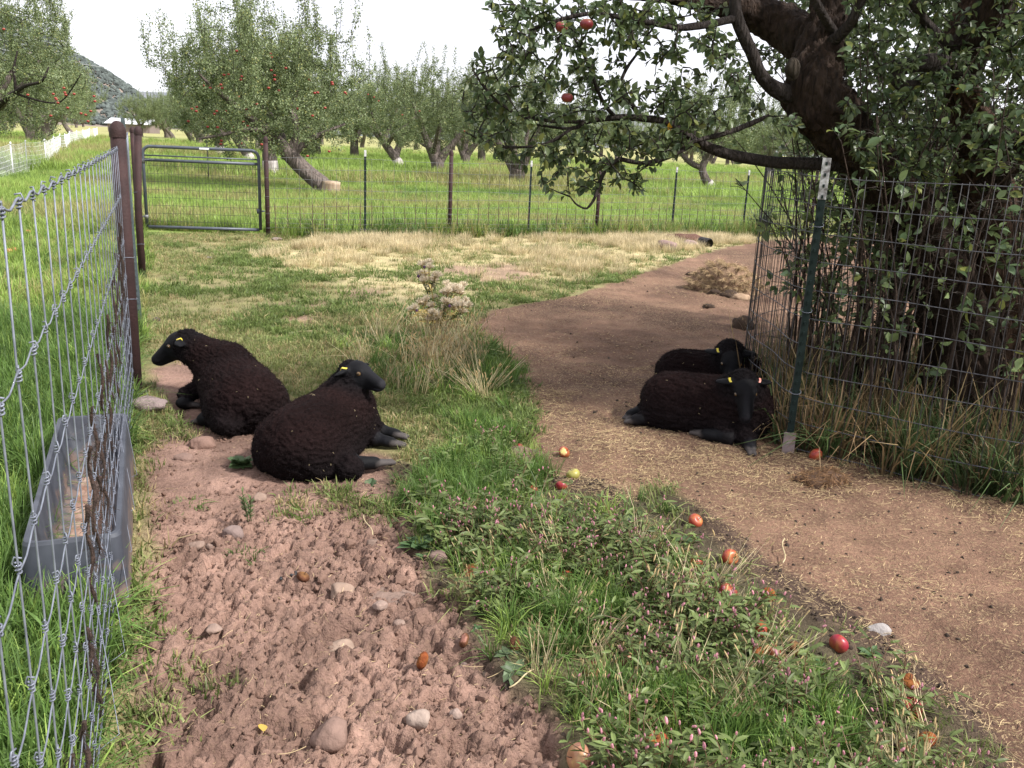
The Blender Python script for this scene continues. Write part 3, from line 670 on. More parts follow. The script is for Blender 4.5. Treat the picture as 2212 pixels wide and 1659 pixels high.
def make_sheep(label, origin, yaw, body, legs, head_c, head_fwd, head_tilt, neck_from, tail, tags, extra=(), seed=0, h=.0074, neck_r=(.125, .08), brown=1.0, hs=1.0):
    """body: ellipsoids in the sheep's own frame; legs: chains of points with radii in the same frame; head given in the same frame"""
    ca, sa = math.cos(yaw), math.sin(yaw); Rz = np.array([[ca, -sa, 0], [sa, ca, 0], [0, 0, 1]])
    M = frame(head_fwd, tilt=head_tilt); hc = np.asarray(head_c, float)
    hl = lambda p: hc + M @ (np.asarray(p, float) * hs)
    wool, skin, hoof = [], [], []
    for c, r, eul in body: wool.append(('e', c, r, rotm(*eul) if eul else None, .05))
    nk = hl((-.035, 0, -.03)); wool.append(('c', neck_from, nk, neck_r[0], neck_r[1], .08))
    wool.append(('e', hl((-.045, 0, .02)), (.056 * hs, .054 * hs, .048 * hs), M, .03))
    for e in extra: wool.append(e)
    # head
    skin += [('e', hl((.005, 0, 0)), (.080 * hs, .064 * hs, .068 * hs), M, .02),
             ('c', hl((.02, 0, .012)), hl((.165, 0, -.045)), .054 * hs, .034 * hs, .025),
             ('c', hl((.0, 0, -.045)), hl((.15, 0, -.075)), .042 * hs, .021 * hs, .025),
             ('e', hl((.178, 0, -.052)), (.027 * hs, .031 * hs, .027 * hs), M, .015),
             ('e', hl((.160, 0, -.078)), (.026 * hs, .024 * hs, .014 * hs), M, .008),
             ('e', hl((.03, .032, -.035)), (.055 * hs, .030 * hs, .048 * hs), M, .02), ('e', hl((.03, -.032, -.035)), (.055 * hs, .030 * hs, .048 * hs), M, .02),
             ('e', hl((.048, .046, .022)), (.026 * hs, .014 * hs, .016 * hs), M, .012), ('e', hl((.048, -.046, .022)), (.026 * hs, .014 * hs, .016 * hs), M, .012)]
    ears = []
    for sgn in (1, -1):
        a = hl((-.02, sgn * .055, .028)); b_ = hl((-.03, sgn * .105, .016)); c_ = hl((-.02, sgn * .150, -.002)); ears.append((a, b_, c_))
        Me = frame(M @ np.array([-.12, sgn * 1.0, -.12]), M @ np.array([-.5, 0, .8]))
        skin.append(('e', (b_ + .15 * (c_ - b_)), (.060 * hs, .033 * hs, .0115), Me, .010)); skin.append(('c', a, b_, .018, .014, .012))
    for chain in legs:
        for (p, r), (q, s) in zip(chain[:-2], chain[1:-1]):
            (wool if r > .043 else skin).append(('c', p, q, r, s, .03))
        (p, r), (q, s) = chain[-2:]                  # cloven hoof at the end
        p, q = np.asarray(p, float), np.asarray(q, float); d = q - p; sd = np.cross(d, (0, 0, 1.0)); sd /= np.linalg.norm(sd) + 1e-9
        skin.append(('c', p - d * .3, p + d * .15, r, r, .02))
        for sg in (1, -1): hoof.append(('c', p + d * .1 + sd * sg * .012, q + sd * sg * .014, .017, .012, .006))
    for c, r in tail: wool.append(('e', c, (r, r, r), None, .022))
    allp = [(0, w) for w in wool] + [(1, s) for s in skin] + [(2, k) for k in hoof]
    pts = []
    for k, w in allp:
        if w[0] == 'e':
            r = max(w[2]); pts += [np.asarray(w[1]) - r, np.asarray(w[1]) + r]
        else:
            r = max(w[3], w[4]); pts += [np.asarray(w[1]) - r, np.asarray(w[1]) + r, np.asarray(w[2]) - r, np.asarray(w[2]) + r]
    lo = np.min(pts, 0) - .04; hi = np.max(pts, 0) + .04; lo[2] = max(lo[2], -.06)
    n = np.ceil((hi - lo) / h).astype(int) + 1
    ax = [lo[i] + h * np.arange(n[i]) for i in range(3)]
    P = np.stack(np.meshgrid(*ax, indexing='ij'), -1).astype(np.float32)
    def dist(P, prims):
        D = np.full(P.shape[:-1], 1.0, np.float32)
        for w in prims:
            D = smin(D, sd_ell(P, w[1], w[2], w[3]) if w[0] == 'e' else sd_cap(P, w[1], w[2], w[3], w[4]), w[-1])
        return D
    dw = dist(P, wool); F = dw
    for k, w in allp:
        if k: F = smin(F, sd_ell(P, w[1], w[2], w[3]) if w[0] == 'e' else sd_cap(P, w[1], w[2], w[3], w[4]), w[-1])
    for sgn in (1, -1):                              # nostrils, then the mouth line
        F = np.maximum(F, -(sd_ell(P, hl((.203, sgn * .015, -.048)), (.009, .0055, .006), M)))
        F = np.maximum(F, -(sd_ell(P, hl((.165, sgn * .026, -.070)), (.036, .010, .0034), M)))
    V, Q = surface_net(F, lo, h)
    del P, F
    dW = dist(V.astype(np.float32), wool); dS = dist(V.astype(np.float32), skin); dH = dist(V.astype(np.float32), hoof)
    woolm = sstep(-.012, .014, dS - dW) * sstep(0, .01, dH)
    # laplacian smoothing, then a fleece relief of horizontal folds along the body
    ed = np.vstack([Q[:, [0, 1]], Q[:, [1, 2]], Q[:, [2, 3]], Q[:, [3, 0]]])
    def lap(X, w, it):
        for _ in range(it):
            s = np.zeros_like(X); c = np.zeros(len(X))
            for k in range(X.shape[1]): s[:, k] = np.bincount(ed[:, 0], X[ed[:, 1], k], len(X)) + np.bincount(ed[:, 1], X[ed[:, 0], k], len(X))
            c = np.bincount(ed[:, 0], minlength=len(X)) + np.bincount(ed[:, 1], minlength=len(X))
            X = X + w[:, None] * (s / np.maximum(c, 1)[:, None] - X)
        return X
    V = lap(V, .25 + .4 * woolm, 3)
    def normals(V):
        nr = np.cross(V[Q[:, 2]] - V[Q[:, 0]], V[Q[:, 3]] - V[Q[:, 1]]); N = np.zeros_like(V)
        for k in range(4):
            for a in range(3): N[:, a] += np.bincount(Q[:, k], nr[:, a], len(V))
        return N / (np.linalg.norm(N, axis=1)[:, None] + 1e-12)
    N = normals(V)
    q = V * np.array([15, 46, 72]) + 3 * np.stack([vnoise3(V * 9, seed + 1), vnoise3(V * 9, seed + 2), vnoise3(V * 9, seed + 3)], 1)
    fold = np.abs(vnoise3(q, seed + 4) - .5) * 2                  # sharp valleys where zero
    q2 = V * np.array([38, 60, 60]); lock = vnoise3(q2, seed + 5)
    lump = vnoise3(V * 9, seed + 6)
    V = V + N * (woolm * (.010 * (np.minimum(fold, .28) / .28 - .6) + .006 * (lock - .5) + .010 * (lump - .5)))[:, None]
    V = lap(V, .12 + .0 * woolm, 1)
    N = normals(V)
    tone = vnoise3(V * 6, seed + 8)[:, None]; top = sstep(.05, .30, V[:, 2])[:, None]
    neckd = np.linalg.norm(V - nk, axis=1); dk = sstep(.20, .07, neckd)[:, None]     # the neck wool is blacker than the browner back
    bleached = C3(.0105, .0054, .0052) * brown * (.55 + .9 * tone) ; black = C3(.0065, .0055, .0062)
    amt = np.clip(.25 + .75 * top, 0, 1) * (1 - dk)  # wool colour turns browner towards the top, blacker low down
    cw = black * (1 - amt) + bleached * amt
    cs = C3(.0050, .0050, .0062) * (.8 + .4 * tone)
    nz_ = sstep(.050, .020, np.linalg.norm(V - hl((.196, 0, -.062)), axis=1))[:, None]; ridge_hl = sstep(.030, .010, np.abs((V - hc) @ M[:, 1]))[:, None] * sstep(.03, .07, (V - hc) @ M[:, 0])[:, None]; cs = cs + C3(.012, .0115, .013) * nz_ * (.5 + tone) + C3(.003, .003, .004) * ridge_hl  # paler muzzle, plus a nose-ridge highlight painted into the face colour
    wm = woolm[:, None]; col = cw * wm + cs * (1 - wm)
    hm = sstep(.008, -.002, dH)[:, None]; col = col * (1 - hm) + C3(.075, .065, .062) * hm
    V = V @ Rz.T; N = N @ Rz.T
    root = thing('sheep', label, 'sheep', tuple(origin), 'black sheep lying in the pen')
    bme = mesh_np('body', V, [Q], col, True); bme.materials.append(WOOL); bme.materials.append(FACE); bme.polygons.foreach_set('material_index', (woolm[Q].mean(1) < .5).astype(np.int32))
    bo = obj('body', bme, None, root)
    # fleece fibres: short bent strands standing out of the wool
    r2 = np.random.default_rng(seed + 100); ok = np.where((woolm > .6) & (V[:, 2] > .01))[0]
    pick = r2.choice(ok, 24000); m = len(pick); base = V[pick] + r2.normal(0, .003, (m, 3)); nn = N[pick] + r2.normal(0, .5, (m, 3)); nn /= np.linalg.norm(nn, axis=1)[:, None]
    ln = r2.uniform(.0035, .0075, m)[:, None]; sd = np.cross(nn, r2.normal(0, 1, (m, 3))); sd /= np.linalg.norm(sd, axis=1)[:, None]; wd = .0010
    mid = base + nn * ln * .6; tip = base + nn * ln + (r2.normal(0, .45, (m, 3)) + np.array([0, 0, -.25])) * ln * .6
    VV = np.stack([base - sd * wd, base + sd * wd, mid + sd * wd * .8, mid - sd * wd * .8, tip], 1).reshape(-1, 3)
    i5 = np.arange(m) * 5; hc_ = np.repeat(col[pick] * r2.uniform(.6, 2.4, (m, 1)), 5, 0)
    obj('fleece', mesh_np('fleece', VV, [np.stack([i5, i5 + 1, i5 + 2, i5 + 3], 1), np.stack([i5 + 3, i5 + 2, i5 + 4], 1)], hc_), HAIR, root, kind='stuff')
    # chaff caught in the wool
    pick = r2.choice(ok, 26); cb = MB()
    for k in pick:
        d_ = np.cross(N[k], r2.normal(0, 1, 3)); d_ /= np.linalg.norm(d_); l_ = r2.uniform(.002, .007) * (1 if r2.random() > .08 else 2.6); p = V[k] + N[k] * .006
        cb.tube([p - d_ * l_, p + N[k] * .003, p + d_ * l_], .0008, 4)
    obj('straw_flecks', cb.mesh('straw_flecks'), STRAWM, root, kind='stuff')
    for sgn in (1, -1):
        e = hl((.056, sgn * .0555, .012)); mb = MB(); mb.add(ICO2[0] * .0125, [ICO2[1]])
        eo = obj('eye', mb.mesh('eye', True), EYE, root, tuple(Rz @ e))
        pd = Rz @ (M @ np.array([.25, sgn * 1.0, .12])); pd /= np.linalg.norm(pd); mb = MB(); Mp = frame(pd)
        mb.add((ICO1[0] * np.array([.002, .0065, .003])) @ Mp.T + pd * .0115, [ICO1[1]]); obj('pupil', mb.mesh('pupil', True), PUPIL, eo)
    for sgn, mt in tags:
        a, b_, c_ = ears[0 if sgn > 0 else 1]; p = a * .3 + b_ * .7; ed_ = (c_ - a) / np.linalg.norm(c_ - a); up = M[:, 2]; fw = M[:, 0]
        mb = MB(); pts_ = [p + fw * .016 + up * .016 - ed_ * .006, p + up * .019 + fw * .004, p + up * .019 - fw * .012, p + up * .004 - fw * .018]
        for a_, c2 in zip(pts_[:-1], pts_[1:]):
            nrm = np.cross(c2 - a_, ed_); nrm /= np.linalg.norm(nrm) + 1e-9
            Vb = np.array([x + s1 * ed_ * .0062 + s2 * nrm * .0012 for x in (a_, c2) for s1, s2 in ((-1, -1), (1, -1), (1, 1), (-1, 1))])
            mb.add(Vb @ Rz.T, [np.array([(0, 3, 2, 1), (4, 5, 6, 7), (0, 1, 5, 4), (1, 2, 6, 5), (2, 3, 7, 6), (3, 0, 4, 7)])])
        obj('ear_tag', mb.mesh('ear_tag'), mt, root)
    return root

def W2L(origin, yaw):
    ca, sa = math.cos(yaw), math.sin(yaw)
    def f(x, y, z):
        dx, dy = x - origin[0], y - origin[1]; return np.array([dx * ca + dy * sa, -dx * sa + dy * ca, z - origin[2]])
    return f
def D2L(v, yaw):
    ca, sa = math.cos(yaw), math.sin(yaw); return np.array([v[0] * ca + v[1] * sa, -v[0] * sa + v[1] * ca, v[2]])
def lying_body(s=1.0):
    b = [((-.02, 0, .165), (.34, .195, .175)), ((-.23, .0, .155), (.19, .20, .168)), ((.19, 0, .175), (.19, .165, .18)), ((.15, 0, .27), (.15, .085, .075)), ((.30, 0, .15), (.10, .115, .14)),
         ((-.18, .13, .09), (.17, .085, .11)), ((-.18, -.13, .09), (.17, .085, .11)), ((-.02, 0, .065), (.34, .18, .085))]
    return [((c[0] * s, c[1] * s, c[2] * s), tuple(x * s for x in r), None) for c, r in b]
def curls(c, r, n, rad, seed):
    q = np.random.default_rng(seed); o = []
    for i in range(n):
        v = q.normal(0, 1, 3); v /= np.linalg.norm(v); o.append((np.asarray(c) + v * np.asarray(r), rad * q.uniform(.8, 1.2)))
    return o

# --- 1: at the back left, facing away, head in profile to the left
o1 = (-1.585, 4.92, gz(-1.585, 4.92) - .012); y1 = math.radians(121); f1 = W2L(o1, y1)
make_sheep('black sheep lying by the fence post with its head turned in profile to the left', o1, y1, lying_body(1.06),
    [[(f1(-1.82, 5.15, .13), .07), (f1(-1.93, 5.04, .06), .046), (f1(-1.91, 4.96, .035), .03), (f1(-1.84, 4.99, .02), .02)],
     [(f1(-1.66, 4.82, .08), .06), (f1(-1.66, 4.70, .045), .042), (f1(-1.70, 4.68, .035), .032), (f1(-1.765, 4.70, .015), .021)]],
    f1(-2.015, 5.22, .335), D2L((-.97, -.12, -.36), y1), 0.0, (.24, .02, .24),
    curls(f1(-1.53, 4.56, .065), (.10, .05, .05), 52, .022, 5) + [(f1(-1.53, 4.58, .06), .075), (f1(-1.46, 4.60, .05), .055), (f1(-1.59, 4.59, .045), .05)],
    [(1, YTAG)], seed=11, neck_r=(.135, .098))
# --- 2: nearest, seen from behind, head looking right
o2 = (-.955, 4.30, gz(-.955, 4.30) - .012); y2 = math.radians(72); f2 = W2L(o2, y2)
make_sheep('black sheep nearest the camera, lying seen from behind with legs out to the right', o2, y2, lying_body(1.04),
    [[(f2(-.78, 4.50, .10), .055), (f2(-.72, 4.47, .045), .036), (f2(-.63, 4.45, .035), .024), (f2(-.555, 4.46, .02), .02)],
     [(f2(-.76, 4.60, .10), .055), (f2(-.70, 4.58, .05), .035), (f2(-.62, 4.56, .045), .024), (f2(-.555, 4.545, .035), .02)],
     [(f2(-.88, 4.16, .09), .075), (f2(-.765, 4.07, .048), .041), (f2(-.67, 4.11, .042), .028), (f2(-.575, 4.17, .03), .022)]],
    f2(-.818, 4.49, .398), D2L((.90, -.42, .0), y2), 0.0, (.23, 0, .24),
    [(f2(-.79, 4.02, .055), .062), (f2(-.745, 3.995, .045), .05), (f2(-.86, 4.00, .04), .042), (f2(-.93, 4.02, .035), .04)] + curls(f2(-.765, 4.0, .05), (.05, .04, .04), 20, .018, 3),
    [(1, PTAG), (-1, YTAG)], seed=23, neck_r=(.115, .078), hs=.87)
# --- 3: right, body towards the right, facing the camera
o3 = (1.165, 5.05, gz(1.165, 5.05) - .012); y3 = math.radians(-25); f3 = W2L(o3, y3)
make_sheep('black sheep lying on the bare dirt facing the camera, hind legs stretched out behind', o3, y3, lying_body(.97),
    [[(f3(1.35, 4.86, .11), .065), (f3(1.335, 4.74, .055), .044), (f3(1.33, 4.65, .04), .03), (f3(1.325, 4.575, .02), .022)],
     [(f3(1.22, 4.86, .09), .055), (f3(1.235, 4.77, .04), .040), (f3(1.13, 4.83, .034), .030), (f3(1.055, 4.90, .025), .021)],
     [(f3(.93, 5.10, .10), .075), (f3(.82, 5.05, .06), .044), (f3(.75, 5.025, .045), .030), (f3(.685, 5.045, .025), .022)],
     [(f3(.90, 5.22, .09), .07), (f3(.80, 5.17, .05), .042), (f3(.73, 5.13, .04), .032), (f3(.69, 5.09, .03), .022)]],
    f3(1.315, 4.86, .320), D2L((.02, -.70, -.68), y3), 0.05, (.22, -.03, .22),
    [(f3(.84, 5.17, .09), .06)], [(-1, YTAG), (1, PTAG)], seed=37, neck_r=(.12, .088), brown=1.0, hs=.95)
# --- 4: half hidden behind the third
o4 = (1.335, 5.77, gz(1.335, 5.77) - .02); y4 = math.radians(-14); f4 = W2L(o4, y4)
make_sheep('black sheep half hidden behind another one, resting against the wire cage', o4, y4, lying_body(.90),
    [[(f4(1.47, 5.60, .08), .05), (f4(1.47, 5.50, .04), .036), (f4(1.41, 5.48, .03), .025), (f4(1.35, 5.50, .02), .018)]],
    f4(1.40, 5.58, .325), D2L((-.02, -.66, -.74), y4), 0.0, (.17, -.03, .2), [(f4(1.05, 5.82, .09), .05)], [(-1, YTAG)], seed=53, neck_r=(.12, .10), brown=.85)
# ================================================================== TREES
def bark_mat(name, c1, c2, scale=14, moss=None):
    m, nt, b = newmat(name); L = nt.links.new
    tc = nt.nodes.new('ShaderNodeTexCoord'); mp = nt.nodes.new('ShaderNodeMapping'); mp.inputs['Scale'].default_value = (1, 1, .22); L(tc.outputs['Object'], mp.inputs['Vector'])
    no = nt.nodes.new('ShaderNodeTexNoise'); no.inputs['Scale'].default_value = scale * 2; no.inputs['Detail'].default_value = 8; no.inputs['Roughness'].default_value = .7; L(mp.outputs['Vector'], no.inputs['Vector'])
    vo = nt.nodes.new('ShaderNodeTexVoronoi'); vo.feature = 'DISTANCE_TO_EDGE'; vo.inputs['Scale'].default_value = scale * 1.6; L(mp.outputs['Vector'], vo.inputs['Vector'])
    cr = nt.nodes.new('ShaderNodeValToRGB'); cr.color_ramp.elements[0].position = .3; cr.color_ramp.elements[0].color = (*c1, 1); cr.color_ramp.elements[1].position = .7; cr.color_ramp.elements[1].color = (*c2, 1)
    L(no.outputs['Fac'], cr.inputs['Fac']); L(cr.outputs['Color'], b.inputs['Base Color'])
    ad = nt.nodes.new('ShaderNodeMath'); ad.operation = 'MULTIPLY_ADD'; ad.inputs[1].default_value = 1.6; L(vo.outputs['Distance'], ad.inputs[0]); L(no.outputs['Fac'], ad.inputs[2])
    bp = nt.nodes.new('ShaderNodeBump'); bp.inputs['Strength'].default_value = 1.0; bp.inputs['Distance'].default_value = .06; L(ad.outputs[0], bp.inputs['Height']); L(bp.outputs['Normal'], b.inputs['Normal'])
    b.inputs['Roughness'].default_value = .9; b.inputs['Specular IOR Level'].default_value = .2
    return m
BARK_NEAR = bark_mat('old_apple_bark', (.013, .009, .007), (.066, .041, .029), 16)
BARK_LIT = bark_mat('lit_apple_bark', (.022, .013, .009), (.125, .072, .047), 16)  # lighter copy for the right trunk, its sunlit tone put into the colour
BARK_LIMB = bark_mat('dark_limb_bark', (.028, .022, .020), (.070, .056, .050), 22)
BARK_FAR = bark_mat('grey_orchard_bark', (.075, .06, .052), (.20, .165, .145), 7)
STUB = mat_simple('bleached_dead_wood', (.42, .33, .24), (.24, .17, .11), 9, .85, stretch=(1, 1, .3))
LIME = mat_simple('whitewashed_bark', (.50, .47, .45), (.28, .24, .22), 12, .9, stretch=(1, 1, .3))
LEAF_NEAR = mat_leaf('apple_leaf', (1, 1, 1), .38, .42, .25, .4)
LEAF_FAR = mat_leaf('orchard_leaf', (1, 1, 1), .30, .5, .12, .35)
APPLE = None

def blobby_tube(pts, rad, n=14, seed=0, amp=.12, freq=3.0, sub=5, furrow=0.0):
    """trunk or limb: a smoothed tube with burls and flutes"""
    pts = np.asarray(pts, float); rad = np.asarray(rad, float); m = len(pts)
    t = np.arange(m); tt = np.linspace(0, m - 1, (m - 1) * sub + 1)
    def cr(a):
        a = np.asarray(a, float); o = []
        for x in tt:
            i = min(int(x), m - 2); f = x - i; p0, p1, p2, p3 = a[max(i - 1, 0)], a[i], a[i + 1], a[min(i + 2, m - 1)]
            o.append(.5 * (2 * p1 + (p2 - p0) * f + (2 * p0 - 5 * p1 + 4 * p2 - p3) * f * f + (3 * p1 - p0 - 3 * p2 + p3) * f ** 3))
        return np.array(o)
    P = cr(pts); Rr = np.maximum(cr(rad), .002)
    mb = MB(); mb.tube(P, Rr, n)
    V = mb.V[0]; k = len(P) * n
    C = np.repeat(P, n, 0); dv = V[:k] - C; ln = np.linalg.norm(dv, axis=1); dn = dv / (ln[:, None] + 1e-9)
    fl = vnoise3(dn * 2.2 + np.array([0, 0, 1.0]) * seed + C * freq * .35, seed) - .5
    bl = vnoise3(V[:k] * freq * 2.2, seed + 3) - .5
    V[:k] = C + dv * (1 + amp * 2.2 * fl + amp * 1.6 * bl)[:, None]
    if furrow:
        tt_ = np.repeat(np.arange(len(P)) * (1.0 / sub), n); th_ = np.tile(np.arange(n) / n * 2 * math.pi, len(P)); q_ = np.stack([np.cos(th_) * 4.2, np.sin(th_) * 4.2, tt_ * 2.6 + .6 * th_ / 6.28], 1)
        rg = np.abs(vnoise3(q_ * 1.5 + 5, seed + 21) - .5) * 2; rg2 = np.abs(vnoise3(q_ * np.array([3.4, 3.4, 2.6]), seed + 23) - .5) * 2
        V[:k] += dn * (furrow * (np.minimum(rg, .4) / .4 - .7) + furrow * .5 * (np.minimum(rg2, .4) / .4 - .7) + furrow * .5 * (vnoise3(V[:k] * 28, seed + 25) - .5))[:, None]
    return V, mb.F, P, Rr

class Skel:
    """branch skeleton grown towards attraction points by always extending from the nearest twig"""
    def __init__(s): s.p = np.zeros((0, 3)); s.d = np.zeros((0, 3))
    def add(s, P):
        P = np.asarray(P, float); d = np.gradient(P, axis=0); d /= np.linalg.norm(d, axis=1)[:, None] + 1e-9
        s.p = np.vstack([s.p, P]); s.d = np.vstack([s.d, d])
    def grow(s, target, r, bend=.25, step=.06, skip_root=None):
        D = np.linalg.norm(s.p - target, axis=1); i = int(np.argmin(D)); a = s.p[i]; L = D[i]
        if L < .03: return None
        n = max(3, int(L / step)); t = np.linspace(0, 1, n)[:, None]
        side_ = r.normal(0, 1, 3); mid = (a + target) / 2 + s.d[i] * L * bend + side_ * L * .10
        P = (1 - t) ** 2 * a + 2 * t * (1 - t) * mid + t * t * target
        P[1:-1] += r.normal(0, .012, (n - 2, 3)) * min(1, L * 2)
        s.add(P[1:]); return P

def leaf_mesh(name, seed, L=1.0, W=.5, n=4):
    """one apple leaf: a folded, drooping, slightly toothed blade on a stalk"""
    q = np.random.default_rng(seed); t = np.linspace(0, 1, n + 1)
    w = W * np.sin(np.pi * np.clip(t * .93 + .05, 0, 1) ** .8) * .5; w[-1] = .004
    curl = q.uniform(-.25, .55); fold = q.uniform(.15, .6)
    x = t * L; z = -curl * t * t * L * .5; V = []; F = []
    for i in range(n + 1):
        wob = 1 + (q.uniform(-.12, .12) if 0 < i < n else 0)
        V += [(x[i], -w[i] * wob, z[i] + w[i] * fold), (x[i], 0, z[i]), (x[i], w[i] * wob, z[i] + w[i] * fold + q.uniform(-.03, .03))]
    for i in range(n):
        a = i * 3; F += [(a, a + 3, a + 4, a + 1), (a + 1, a + 4, a + 5, a + 2)]
    V = np.array(V); V[:, 0] += .22 * L
    st = np.array([(0, -.012, 0), (0, .012, 0), (.24 * L, .012, 0), (.24 * L, -.012, 0)])
    V = np.vstack([V, st]); F.append(tuple(len(V) - 4 + k for k in range(4)))
    return V, np.array(F)

LEAVES = [leaf_mesh('leaf', 100 + i, 1.0, .56 + .06 * (i % 3)) for i in range(6)]
def leaf_cols(r, m, near=True):
    base = np.array([.102, .136, .056]) if near else np.array([.108, .128, .058])
    c = base * r.uniform(.65, 1.35, (m, 1)); y = r.random((m, 1))
    c = np.where(y > .93, c * np.array([1.5, 1.25, .9]), c); c = np.where(y < .25, c * np.array([.85, .95, 1.15]), c)
    return c

# ---------------- the old apple tree inside the cage
tr = np.random.default_rng(77)
TB = np.array([2.86, 5.42, 0.0]); tz = gz(TB[0], TB[1])
old = thing('apple_tree', 'big old apple tree with two thick leaning trunks standing inside the wire cage', 'tree', (TB[0], TB[1], tz))
TY = 5.38
def limb(name, uvy, radV, seed, n=14, amp=.12, mat=BARK_LIMB, parent=old, sub=5, furrow=0.0):
    P = [PY(u, v, y) - np.array([TB[0], TB[1], tz]) for u, v, y in uvy]
    R = [rv * y / FPX for rv, (u, v, y) in zip(radV, uvy)]
    V, F, P2, R2 = blobby_tube(P, R, n, seed, amp, sub=sub, furrow=furrow)
    me = mesh_np(name, V, [np.vstack(F[k]) for k in (3, 4) if F[k]], None, True)
    return obj(name, me, mat, parent), P2, R2
sk = Skel()
_, tl, _ = limb('trunk', [(2112, 985, 5.46), (2092, 840, 5.45), (2066, 690, 5.42), (2024, 570, 5.38), (1955, 445, 5.32), (1868, 345, 5.25), (1800, 258, 5.2), (1758, 196, 5.16), (1772, 110, 5.2), (1790, 30, 5.25), (1800, -60, 5.3)],
     [128, 94, 74, 66, 62, 54, 64, 68, 48, 38, 34], 1, 84, .13, BARK_NEAR, sub=16, furrow=.022)
_, trr, _ = limb('trunk', [(2150, 985, 5.50), (2152, 850, 5.50), (2154, 700, 5.50), (2145, 570, 5.48), (2130, 430, 5.45), (2115, 318, 5.4), (2088, 228, 5.35), (2066, 165, 5.3), (2078, 95, 5.3), (2112, 20, 5.32), (2140, -60, 5.35)],
     [130, 108, 88, 74, 58, 50, 36, 34, 36, 36, 32], 2, 84, .12, BARK_LIT, sub=16, furrow=.022)
LIMBS = [
 ([(1770, 215, 5.15), (1690, 200, 5.1), (1645, 165, 5.05), (1622, 110, 5.02), (1597, 55, 5.0), (1588, 10, 5.0), (1592, -60, 5.0)], [28, 19, 14, 13, 13, 12, 11]),         # left fork
 ([(1745, 95, 5.5), (1690, 55, 5.6), (1630, 32, 5.6), (1570, 16, 5.5), (1500, 6, 5.3), (1430, -6, 5.2), (1340, -10, 5.1)], [46, 44, 34, 24, 14, 11, 8]),                # thick dark limb behind
 ([(1900, 366, 5.25), (1785, 355, 5.2), (1680, 351, 5.15), (1590, 337, 5.08), (1540, 322, 5.02), (1504, 305, 5.0)], [15, 14, 13, 12, 11, 10]),                           # long low branch
 ([(1504, 305, 5.0), (1450, 268, 4.95), (1400, 257, 4.9), (1330, 254, 4.9), (1270, 262, 4.85), (1235, 278, 4.8), (1160, 270, 4.75)], [9, 8, 8, 7, 5.5, 4, 2.5]),
 ([(1504, 305, 5.0), (1440, 340, 4.8), (1385, 352, 4.7), (1335, 345, 4.65), (1305, 372, 4.6), (1288, 420, 4.55), (1268, 450, 4.55), (1243, 440, 4.5)], [8, 6, 5, 5, 4.5, 4, 3, 2]),
 ([(1660, 250, 5.0), (1620, 268, 5.0), (1560, 290, 4.95), (1500, 305, 4.9), (1440, 330, 4.8), (1390, 362, 4.75)], [5, 6, 6, 5, 4, 3]),
 ([(1330, 254, 4.9), (1300, 215, 4.85), (1262, 120, 4.8), (1225, 60, 4.75)], [5, 4.5, 3.5, 2.5]),
 ([(1270, 262, 4.85), (1200, 262, 4.75), (1120, 248, 4.7), (1060, 205, 4.65), (1020, 150, 4.6)], [4, 4, 3.5, 3, 2]),
 ([(1235, 278, 4.8), (1180, 310, 4.7), (1110, 318, 4.65), (1050, 308, 4.6), (1005, 285, 4.55)], [4, 3.5, 3, 2.5, 1.8]),
 ([(1385, 257, 4.9), (1345, 190, 4.9), (1352, 150, 4.9), (1390, 100, 4.85)], [6, 5, 4, 3]),
 ([(1588, 40, 5.0), (1480, 60, 4.8), (1380, 45, 4.7), (1270, 30, 4.65), (1160, 60, 4.6), (1090, 85, 4.6)], [9, 7, 6, 5, 3.5, 2]),
 ([(2085, 300, 5.4), (2150, 312, 5.3), (2230, 330, 5.2), (2330, 340, 5.1)], [44, 38, 34, 28]),                                                                            # right limb
 ([(2066, 165, 5.3), (2100, 95, 5.2), (2140, 30, 5.1), (2170, -50, 5.0)], [46, 42, 38, 34]),
 ([(2090, 140, 5.25), (2040, 90, 5.1), (1990, 35, 5.0), (1950, -40, 4.95)], [12, 11, 10, 9]),
 ([(1772, 110, 5.2), (1830, 60, 5.0), (1855, 10, 4.95), (1880, -60, 4.9)], [14, 12, 11, 10]),
 ([(1805, 75, 5.15), (1770, 20, 5.0), (1748, -30, 4.95)], [11, 10, 9]),
 ([(2075, 150, 5.2), (2010, 135, 5.0), (1955, 145, 4.95), (1935, 165, 4.95), (1950, 185, 4.95), (1985, 180, 4.95)], [24, 18, 15, 13, 12, 7]),                            # the curled stub
 ([(2112, 420, 5.45), (2160, 365, 5.3), (2215, 330, 5.2), (2290, 250, 5.1)], [40, 34, 26, 20]),
]
for i, (uvy, rad) in enumerate(LIMBS):
    _, P, R = limb('limb', uvy, rad, 10 + i, (40 if max(rad) > 30 else 12) if max(rad) > 12 else 7, .08 if max(rad) > 12 else .05, BARK_NEAR if max(rad) > 30 else BARK_LIMB, sub=10 if max(rad) > 30 else 4, furrow=.012 if max(rad) > 30 else .003)
    if max(rad) < 36 or i in (0, 1): sk.add(P)
# the dark rotten hollow and the burl at the left fork
hz = PY(1712, 150, 4.98) - np.array([TB[0], TB[1], tz]); V, F = ICO3; q = V * np.array([.040, .035, .060]); q = q * (1 + .25 * (vnoise3(V * 2.5, 5)[:, None] - .5))
obj('dead_knot', mesh_np('dead_knot', q + hz, [F], None, True), bark_mat('rotten_wood', (.01, .008, .007), (.09, .07, .05), 16), old)
